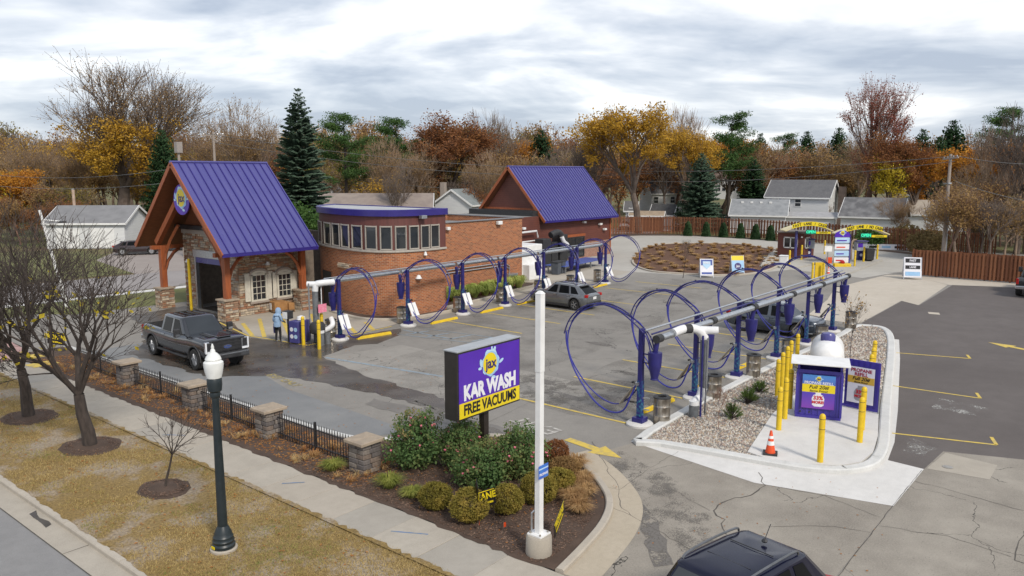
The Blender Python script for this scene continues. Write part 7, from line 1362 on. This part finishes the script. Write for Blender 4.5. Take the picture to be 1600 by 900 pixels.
# gravel stones
rm = [mat('river_stone_%s' % n, c, tuple(x*.75 for x in c), 9, rough=.85, kind='pos') for n, c in (('pale', (.56, .52, .46)), ('grey', (.24, .225, .21)), ('tan', (.42, .33, .24)), ('pink', (.36, .27, .23)))]
gp = offset_path(pep, .40, True); padp = [(22.1, 8.9), (26.3, 9.75), (31.5, 10.2), (31.5, 7.6), (29.6, 7.1), (26.2, 6.25), (24.5, 5.95), (23.4, 6.0), (22.7, 6.4), (22.2, 7.2), (21.95, 8.3)]; mb = MB(); fm = []; rn = random.Random(21); cnt = 0
while cnt < 15000:
    x = 21+25*rn.random()**1.7; y = rn.uniform(6, 12.5)
    if not inside(x, y, gp) or inside(x, y, padp): continue
    s = rn.uniform(.03, .065)*(1.4 if x > 31 else 1); a = rn.uniform(0, 6.28); c_, s_ = math.cos(a), math.sin(a); q = rn.uniform(.55, .9); hz = s*rn.uniform(.6, 1.0); o = len(mb.v); z = .072+rn.uniform(0, .02)
    for (u, v, w) in ((1, 0, 0), (0, q, 0), (-1, 0, 0), (0, -q, 0), (.15, .1, hz/s)): mb.v.append((x+s*(u*c_-v*s_), y+s*(u*s_+v*c_), z+(w*s if w else 0)))
    mb.f += [(o, o+1, o+4), (o+1, o+2, o+4), (o+2, o+3, o+4), (o+3, o, o+4)]; fm += [rn.choice((0, 0, 1, 2, 3))]*4; cnt += 1
o = mk('gravel_stones', mb, rm[0], None, kind='stuff', label='pale river stones on the propane island', cat='gravel')
for m in rm[1:]: o.data.materials.append(m)
o.data.polygons.foreach_set('material_index', fm)
pinem = leafmat('mugo_pine_needles', [(.3, (.04, .085, .016)), (.5, (.085, .14, .03)), (.7, (.18, .20, .05))], 3.0)
for i, (px, py, r, h, lab) in enumerate(((1143, 655, .46, .5, 'low mugo pine nearest the cone in the gravel'), (1168, 632, .46, .5, 'middle low mugo pine in the gravel'), (1187, 614, .40, .42, 'rear low mugo pine in the gravel'))):
    b = empty('mugo_pine', (*G(px, py, .07), .07), i, lab, 'shrub', 'mugo pines in the gravel'); rn = random.Random(50+i); mb = MB(); st_ = MB()
    for k in range(46):
        a = rn.uniform(0, 6.283); e = rn.uniform(.15, 1.45); q = r*rn.uniform(.5, 1.0); tip = Vector((math.cos(a)*math.cos(e)*q, math.sin(a)*math.cos(e)*q, .08+math.sin(e)*h*rn.uniform(.7, 1.1))); st_.tube([(0, 0, .02), tuple(tip*.6), tuple(tip)], [.012, .008, .004], 3); d = (tip-Vector((0, 0, .1))).normalized()
        for m_ in range(34):
            base = tip*rn.uniform(.55, 1.0); v = (d+Vector((rn.uniform(-.9, .9), rn.uniform(-.9, .9), rn.uniform(-.5, .9)))).normalized()*rn.uniform(.08, .16); wv = v.orthogonal().normalized()*.006; mb.add([tuple(base-wv), tuple(base+wv), tuple(base+v)], [(0, 1, 2)])
    mk('needles', mb, pinem, b); mk('stems', st_, bark, b)
for i, (px, py, H_, lab, rd) in enumerate(((1123, 672, 1.5, 'tiny bare sapling in the gravel near the riser pipe', 1), (1328, 560, 3.2, 'thin bare sapling with sparse leaves at the far gravel', 2), (1067, 433, 3.2, 'small bare tree standing in the mulch oval', 3))):
    x, y = G(px, py, .07); segs, tips = skeleton(60+i, H_, .012+.009*i, levels=3, split=(3, 5), spread=.45, trunk=.5 if i != 1 else .3, shrink=.6, lat=.8, rmin=.004); t = empty('bare_sapling', (x, y, .05), 0, lab, 'tree', 'bare saplings'); mk('trunk', seg_mesh(segs, MB()), bark_red if i == 0 else bark, t)
    if i == 1: mk('leaves', leaf_cloud([p for p, d in tips], 90, .05, (.1, .1, .1), 5), LM['brown'], t)
# mulch oval tufts: countable grasses
tm = MB(); tuft(tm, 0, 0, .62, .55, 240, random.Random(2), .8, .016); tproto = None; rn = random.Random(8); spots = []
while len(spots) < 150:
    x, y = rn.uniform(60.5, 88), rn.uniform(26.5, 44.5)
    if inside(x, y, offset_path(ov, .6, True)) or inside(x, y, offset_path(ov, -.6, True)):
        if inside(x, y, ov) and all((x-a)**2+(y-b)**2 > .9 for a, b in spots): spots.append((x, y))
for i, (x, y) in enumerate(spots):
    if tproto is None: tproto = mk('oval_grass_tuft', tm, straw, None, label='straw coloured grass tuft growing in the mulch oval', cat='ornamental grass', group='grass tufts in the mulch oval', loc=(x, y, .05))
    else: inst(tproto, None, (x, y, .05), rn.uniform(0, 6.28), (rn.uniform(.45, .95),)*2+(rn.uniform(.3, .8),))
mb = MB(); rn = random.Random(14)
for k in range(330): t = rn.random(); mb.box((82.5-13.5*t+rn.uniform(-.35, .35), 30.6-4.1*t+.5+rn.uniform(-.3, .3), .09), (rn.uniform(.12, .3),)*3, rn.uniform(0, 3))
mk('stone_border', mb, rm[0], None, kind='stuff', label='strip of pale stones across the mulch oval', cat='gravel')
# planting before the brick block
hl = leafmat('hosta_leaves', [(.3, (.14, .20, .04)), (.48, (.28, .34, .08)), (.65, (.52, .52, .18))], 2.0); mb = MB(); rn = random.Random(6); 
pbed = struct('wall_planting_bed', MB().sheet([(34.8, 34.3), (38, 34.6), (41, 35.0), (44, 35.8), (46.2, 36.0), (47.2, 36.6), (47, 37.6), (46.05, 37.6), (46.0, 36.75), (34.8, 36.75)], .08), mulch_m); kb = MB(); band(kb, smoothpoly([(34.7, 34.1), (38, 34.4), (41, 34.8), (44, 35.5), (46.4, 35.7), (47.6, 36.5), (47.2, 37.9)], 4), 0, .22, -.02, .13); struct('wall_bed_kerb', kb, curb_m)
kb = MB(); band(kb, smoothpoly([(29.6, 39.0), (29.2, 37), (29.1, 35.4), (29.6, 34.1), (30.8, 33.35), (32.4, 33.05), (34.6, 33.05)], 4), 0, .22, -.02, .13); struct('arc_bed_kerb', kb, curb_m); struct('arc_planting_bed', MB().sheet([(30.4, 39.2), (29.7, 38.8), (29.35, 37), (29.3, 35.4), (29.8, 34.2), (30.9, 33.55), (32.4, 33.25), (34.6, 33.25), (34.6, 33.74), (33, 33.78), (31.7, 34.02), (30.75, 34.62), (30.24, 35.6), (30.14, 36.8), (30.3, 38.4)], .06), mulch_m)
for i in range(9):
    mb = MB(); x = 36.0+1.05*i; tuft(mb, 0, 0, .8, 1.05, 240, random.Random(i), .9, .028); mk('daylily_clump', mb, hl, None, label=['first', 'second', 'third', 'fourth', 'fifth', 'sixth', 'seventh', 'eighth', 'ninth'][i]+' yellow green strappy clump from the left before the brick block', cat='plant', group='strappy clumps before the brick block', loc=(x, 35.3+.07*i+rn.uniform(-.15, .15), .08), rz=i)
# arborvitae along the fence
ab = spruce('arborvitae', 70, 2.0, .42, LM['dkspruce'], 1.0)
abp = [(97.9, 49.0), (98.5, 46.6), (98.6, 44.2), (98.6, 41.8), (98.2, 39.6), (97.6, 37.4), (96.9, 35.2), (94.2, 27.2), (93.4, 24.8)]
for i, (x, y) in enumerate(abp):
    o = ab if i == 0 else clone(ab); o.location = (x-.5, y, 0); o.rotation_euler.z = i; o['label'] = ['first', 'second', 'third', 'fourth', 'fifth', 'sixth', 'seventh', 'eighth', 'ninth'][i]+' small dark arborvitae from the left along the back fence'; o['category'] = 'shrub'; o['group'] = 'arborvitae along the back fence'
# ------------------------------------------------------------------ background trees
bigk = dict(levels=5, split=(3, 5), spread=.47, trunk=.15, up=.17, shrink=.80, wig=.10, rmin=.022)
tA = make_tree('big_maple', 101, 22, .75, None, barkm=bark_far, lat=.5, **bigk); put(tA, 186, 122, 'huge spreading half bare maple with golden lower leaves at left', 80, 22, 1.0, sx=1.2)
lo_ = [p for p in TW if p.z < 11.5+2.0*math.sin(p.x*.9)]; hi_ = [p for p in TW if p.z >= 10]
mk('lower_crown', leaf_cloud(lo_, 15000, .12, (.35, .35, .35), 9), LM['gold'], tA); mk('upper_crown', leaf_cloud(hi_, 17000, .075, (.22, .22, .22), 10), LM['brown'], tA)
spA = spruce('tall_spruce', 201, 22, 4.9, LM['spruce'], 1.0); put(spA, 470, 92, 'tall blue green spruce behind the purple entrance roof', 137, 22)
spB = spruce('blue_spruce', 202, 12, 4.2, LM['spruce'], 1.0); put(spB, 1096, 117, 'dense blue spruce behind the fence left of the low house', 238, 12)
spC = spruce('green_spruce', 203, 11, 3.6, LM['dkspruce'], 1.0); put(spC, 1178, 128, 'green spruce left of the white two-storey house', 246, 11)
spD = clone(spC); put(spD, 846, 150, 'dark spruce above the rear purple roof', 199, 11, sx=.9)
for i, (px, dep, top, sx, lab) in enumerate(((1484, 150, 184, .9, 'dark spruce top left of the right pine'), (1438, 155, 198, .8, 'dark evergreen behind the red tree'), (1308, 175, 196, .8, 'dark narrow spruce right of the far pines'), (1186, 165, 205, .7, 'dark evergreen behind the green spruce'), (1258, 185, 202, .8, 'dark spruce above the white house'), (257, 108, 198, .75, 'dark evergreen beside the huge maple'), (1465, 140, 210, .9, 'dark green evergreen behind the orange tree'), (350, 150, 222, .8, 'small dark evergreen right of the roof pole'))): o = clone(spC); put(o, px, dep, lab, top, 11, sx=sx)
pnA = pine('white_pine', 301, 16, LM['pine']); put(pnA, 540, 120, 'bright green pine top right of the tall spruce', 177, 16)
for px, dep, top, lab in ((621, 130, 184, 'bright green pine left of the red brown tree'), (1140, 150, 177, 'tall dark pine behind the golden trees'), (1222, 175, 210, 'dark pine above the blue spruce'), (1575, 140, 168, 'dark pine at the right edge of the sky')): o = clone(pnA); put(o, px, dep, lab, top, 16)
dk = dict(levels=4, split=(3, 5), spread=.48, trunk=.26, up=.2, shrink=.74, rmin=.018)
gA = make_tree('golden_tree', 111, 16, .40, 'gold', 17000, .125, .65, bark_far, **dk); put(gA, 1000, 112, 'golden tree with dark forked trunk right of the rear roof', 166, 16, sx=1.25)
g2 = clone(gA); put(g2, 1075, 125, 'golden tree behind the blue spruce', 196, 16, 2.0)
rA = make_tree('rust_tree', 112, 16, .36, 'rust', 20000, .13, .8, bark_far, **dk); put(rA, 705, 135, 'rounded rust red tree in the middle background', 180, 16, sx=1.35)
oA = make_tree('orange_tree', 113, 12, .3, 'orange', 15000, .12, .7, bark_far, **dk); put(oA, 1440, 118, 'orange tree left of the right utility pole', 228, 12, sx=1.2)
o2 = clone(oA); put(o2, 1530, 100, 'yellow orange tree right of the utility pole', 222, 12, 1.2, sx=1.3); o3 = clone(oA); put(o3, 1130, 165, 'dull orange tree behind the green spruce', 214, 12, 2.5, sx=1.3); o4 = clone(oA); put(o4, 15, 105, 'orange yellow tree at the left edge', 262, 12, sx=1.2); o5 = clone(oA); put(o5, 835, 155, 'orange tree beside the dark spruce above the rear roof', 215, 12)
redA = make_tree('red_maple', 114, 22, .5, 'red', 6500, .105, .55, bark_red, levels=5, split=(3, 4), spread=.34, trunk=.2, up=.28, shrink=.78, rmin=.018); put(redA, 1368, 122, 'tall reddish half bare maple at the right', 108, 22, sx=1.0)
r2 = clone(rA); put(r2, 1400, 118, 'low rust tree in front of the red maple', 205, 16, 1.0, sx=.9)
r3 = clone(rA); put(r3, 1265, 165, 'rust brown hedge tree behind the white house', 258, 16, 2.0, sx=2.0)
yA = make_tree('yellow_tree', 115, 10, .25, 'yellow', 12000, .11, .55, bark_far, **dk); put(yA, 1392, 119, 'bright yellow tree between the white house and the pole', 236, 10)
y2_ = clone(yA); put(y2_, 20, 112, 'green yellow small tree at the left edge below the wood', 268, 10)
bA = make_tree('bare_tree', 121, 16, .34, None, barkm=bark_far, levels=5, split=(3, 4), spread=.38, trunk=.22, up=.22, shrink=.78, rmin=.020, lat=.5)
bB = make_tree('bare_tree', 122, 16, .30, 'brown', 9000, .075, .55, bark_tan, levels=5, split=(3, 4), spread=.42, trunk=.2, up=.2, shrink=.78, rmin=.018, lat=.5)
bC = make_tree('bare_tree', 123, 16, .32, None, barkm=bark_tan, levels=5, split=(3, 4), spread=.30, trunk=.2, up=.3, shrink=.8, rmin=.018, lat=.5)
used = set()
for px, dep, top, pr, lab in ((798, 150, 168, bC, 'pale bare upright tree left of the dark spruce'), (915, 118, 186, bA, 'dark bare spreading tree right of the rear roof ridge'), (1080, 150, 156, bC, 'pale bare tree behind the golden trees'), (405, 112, 150, bB, 'bare tree with tan leaves left of the tall spruce'), (350, 125, 178, bB, 'bare tan tree above the purple ridge'), (590, 120, 212, bB, 'bare tan tree between the two bright pines'), (655, 125, 215, bB, 'bare tan tree left of the rust red tree'), (745, 120, 232, bB, 'bare brown tree behind the brick block'), (1560, 92, 190, bC, 'pale bare tree right of the right utility pole'), (1600, 82, 150, bA, 'dark bare tree at the right edge'), (1510, 88, 250, bB, 'bare brown brushy tree behind the right fence'), (1555, 84, 262, bC, 'bare brushy tree behind the black pickup'), (1415, 92, 300, bB, 'short bare brushy tree left of the right utility pole'), (1455, 86, 300, bC, 'short pale brushy tree behind the sandwich board'), (60, 118, 205, bB, 'bare tan tree left of the huge maple'), (1292, 118, 318, bC, 'small bare round tree beside the white garage'), (120, 125, 215, bB, 'brown tree behind the huge maple'), (1180, 150, 220, bB, 'bare tree left of the far pole'), (860, 130, 225, bA, 'bare tree between dark spruce and rear roof'), (620, 105, 245, bA, 'bare tree above the round building roof'), (1340, 150, 190, bB, 'brown tree left of the red maple')):
    if pr.name in used: o = clone(pr)
    else: o = pr; used.add(pr.name)
    put(o, px, dep, lab, top, 16)
rs_ = bush('red_bush', 'small crimson bush behind the brick block', D(640, 112)[:2], 1.6, 1.6, 4.6, LM['red'], 2400, .16, 91, stems=True)
gb_ = bush('green_bush', 'round green bush just behind the purple entrance roof', D(465, 80)[:2], 2.6, 2.6, 5.2, LM['green'], 4200, .17, 92, stems=True)
for i, (px, dep, h, w, k, lab) in enumerate(((1460, 80, 2.6, 2.2, 'olivedull', 'olive scrub left of the sandwich board'), (1365, 88, 2.3, 1.6, 'green', 'dark green shrub behind the right canopy'), (1424, 88, 2.6, 1.8, 'olivedull', 'tangled scrub at the fence corner'), (1100, 138, 2.5, 2.5, 'olivedull', 'dull shrub beside the green spruce'), (250, 100, 4, 3, 'green', 'green bush left of the entrance gable'))): bush('scrub_bush', lab, D(px, dep)[:2], w, w, h, LM[k], 2600, .13, 95+i)
# far woods as one mass: joined low-detail trees
protos = []
for q, (lf, bk, sd) in enumerate((('brown', bark_tan, 1), (None, bark_far, 2), ('olivedull', bark_tan, 3), ('rust', bark_red, 4), ('gold', bark_far, 5), ('brown', bark_red, 6), (None, bark_tan, 7), ('olive', bark_far, 8))):
    segs, tips = skeleton(400+sd, 12, .22, levels=4, split=(3, 5), spread=.5, trunk=.16, up=.16, shrink=.76, rmin=.022, lat=.45); tr = seg_mesh(segs, MB()); lv = leaf_cloud(list(TW), 2600, .15, (.3, .3, .3), sd) if lf else None; protos.append((tr, bk, lv, lf))
acc = {}; rn = random.Random(2024)
def add_far(px, dep, H, q, sx=1.0):
    p = D(px, dep); s = H/12.0; a = rn.uniform(0, 6.28); tr, bk, lv, lf = protos[q]; c_, s_ = math.cos(a)*s*sx, math.sin(a)*s*sx
    for mb_0, m in ((tr, bk), (lv, LM[lf] if lf else None)):
        if mb_0 is None: continue
        V = np.array(mb_0.v); W_ = np.stack([V[:, 0]*c_-V[:, 1]*s_+p.x, V[:, 0]*s_+V[:, 1]*c_+p.y, V[:, 2]*s], 1); acc.setdefault(m.name, []).append((W_, mb_0.f))
for row, (dep, H, step, jit) in enumerate(((188, 19, 20, 12), (162, 16, 22, 12), (140, 12, 30, 14), (121, 8, 38, 18))):
    px = -60
    while px < 1680:
        open_ = 960 < px < 1420
        if not (row >= 2 and open_) and not (row == 3 and (px > 1420 or px < 230)):
            left = px < 480; q = rn.choice((0, 5, 1, 7, 4, 0, 3, 4)) if left else rn.choice((0, 2, 6, 5, 4, 0, 7, 1, 3)) if px < 900 else rn.choice((0, 1, 3, 5, 4, 6, 3))
            add_far(px+rn.uniform(-jit, jit), dep+rn.uniform(-9, 9), H*rn.uniform(.78, 1.12)*(.85 if px > 1100 else 1), q, 1.15)
        px += step
for k in range(44): add_far(rn.uniform(1490, 1670), rn.uniform(73, 100), rn.uniform(4, 8), rn.choice((0, 1, 2, 5, 6)), 1.1)
for k in range(12): add_far(rn.uniform(-60, 130), rn.uniform(92, 110), rn.uniform(4, 8), rn.choice((0, 2, 5, 3, 7)), 1.2)
for k, (mn, L_) in enumerate(acc.items()):
    V = np.concatenate([w for w, f in L_]); F = []; o = 0
    for w, f in L_: F += [tuple(i+o for i in q) for q in f]; o += len(w)
    mb = MB(); mb.v = V.tolist(); mb.f = F; mk('far_woods', mb, MATS[mn], None, kind='stuff', label='dense autumn woods forming the %s mass behind the houses' % mn.replace('_', ' '), cat='woods')
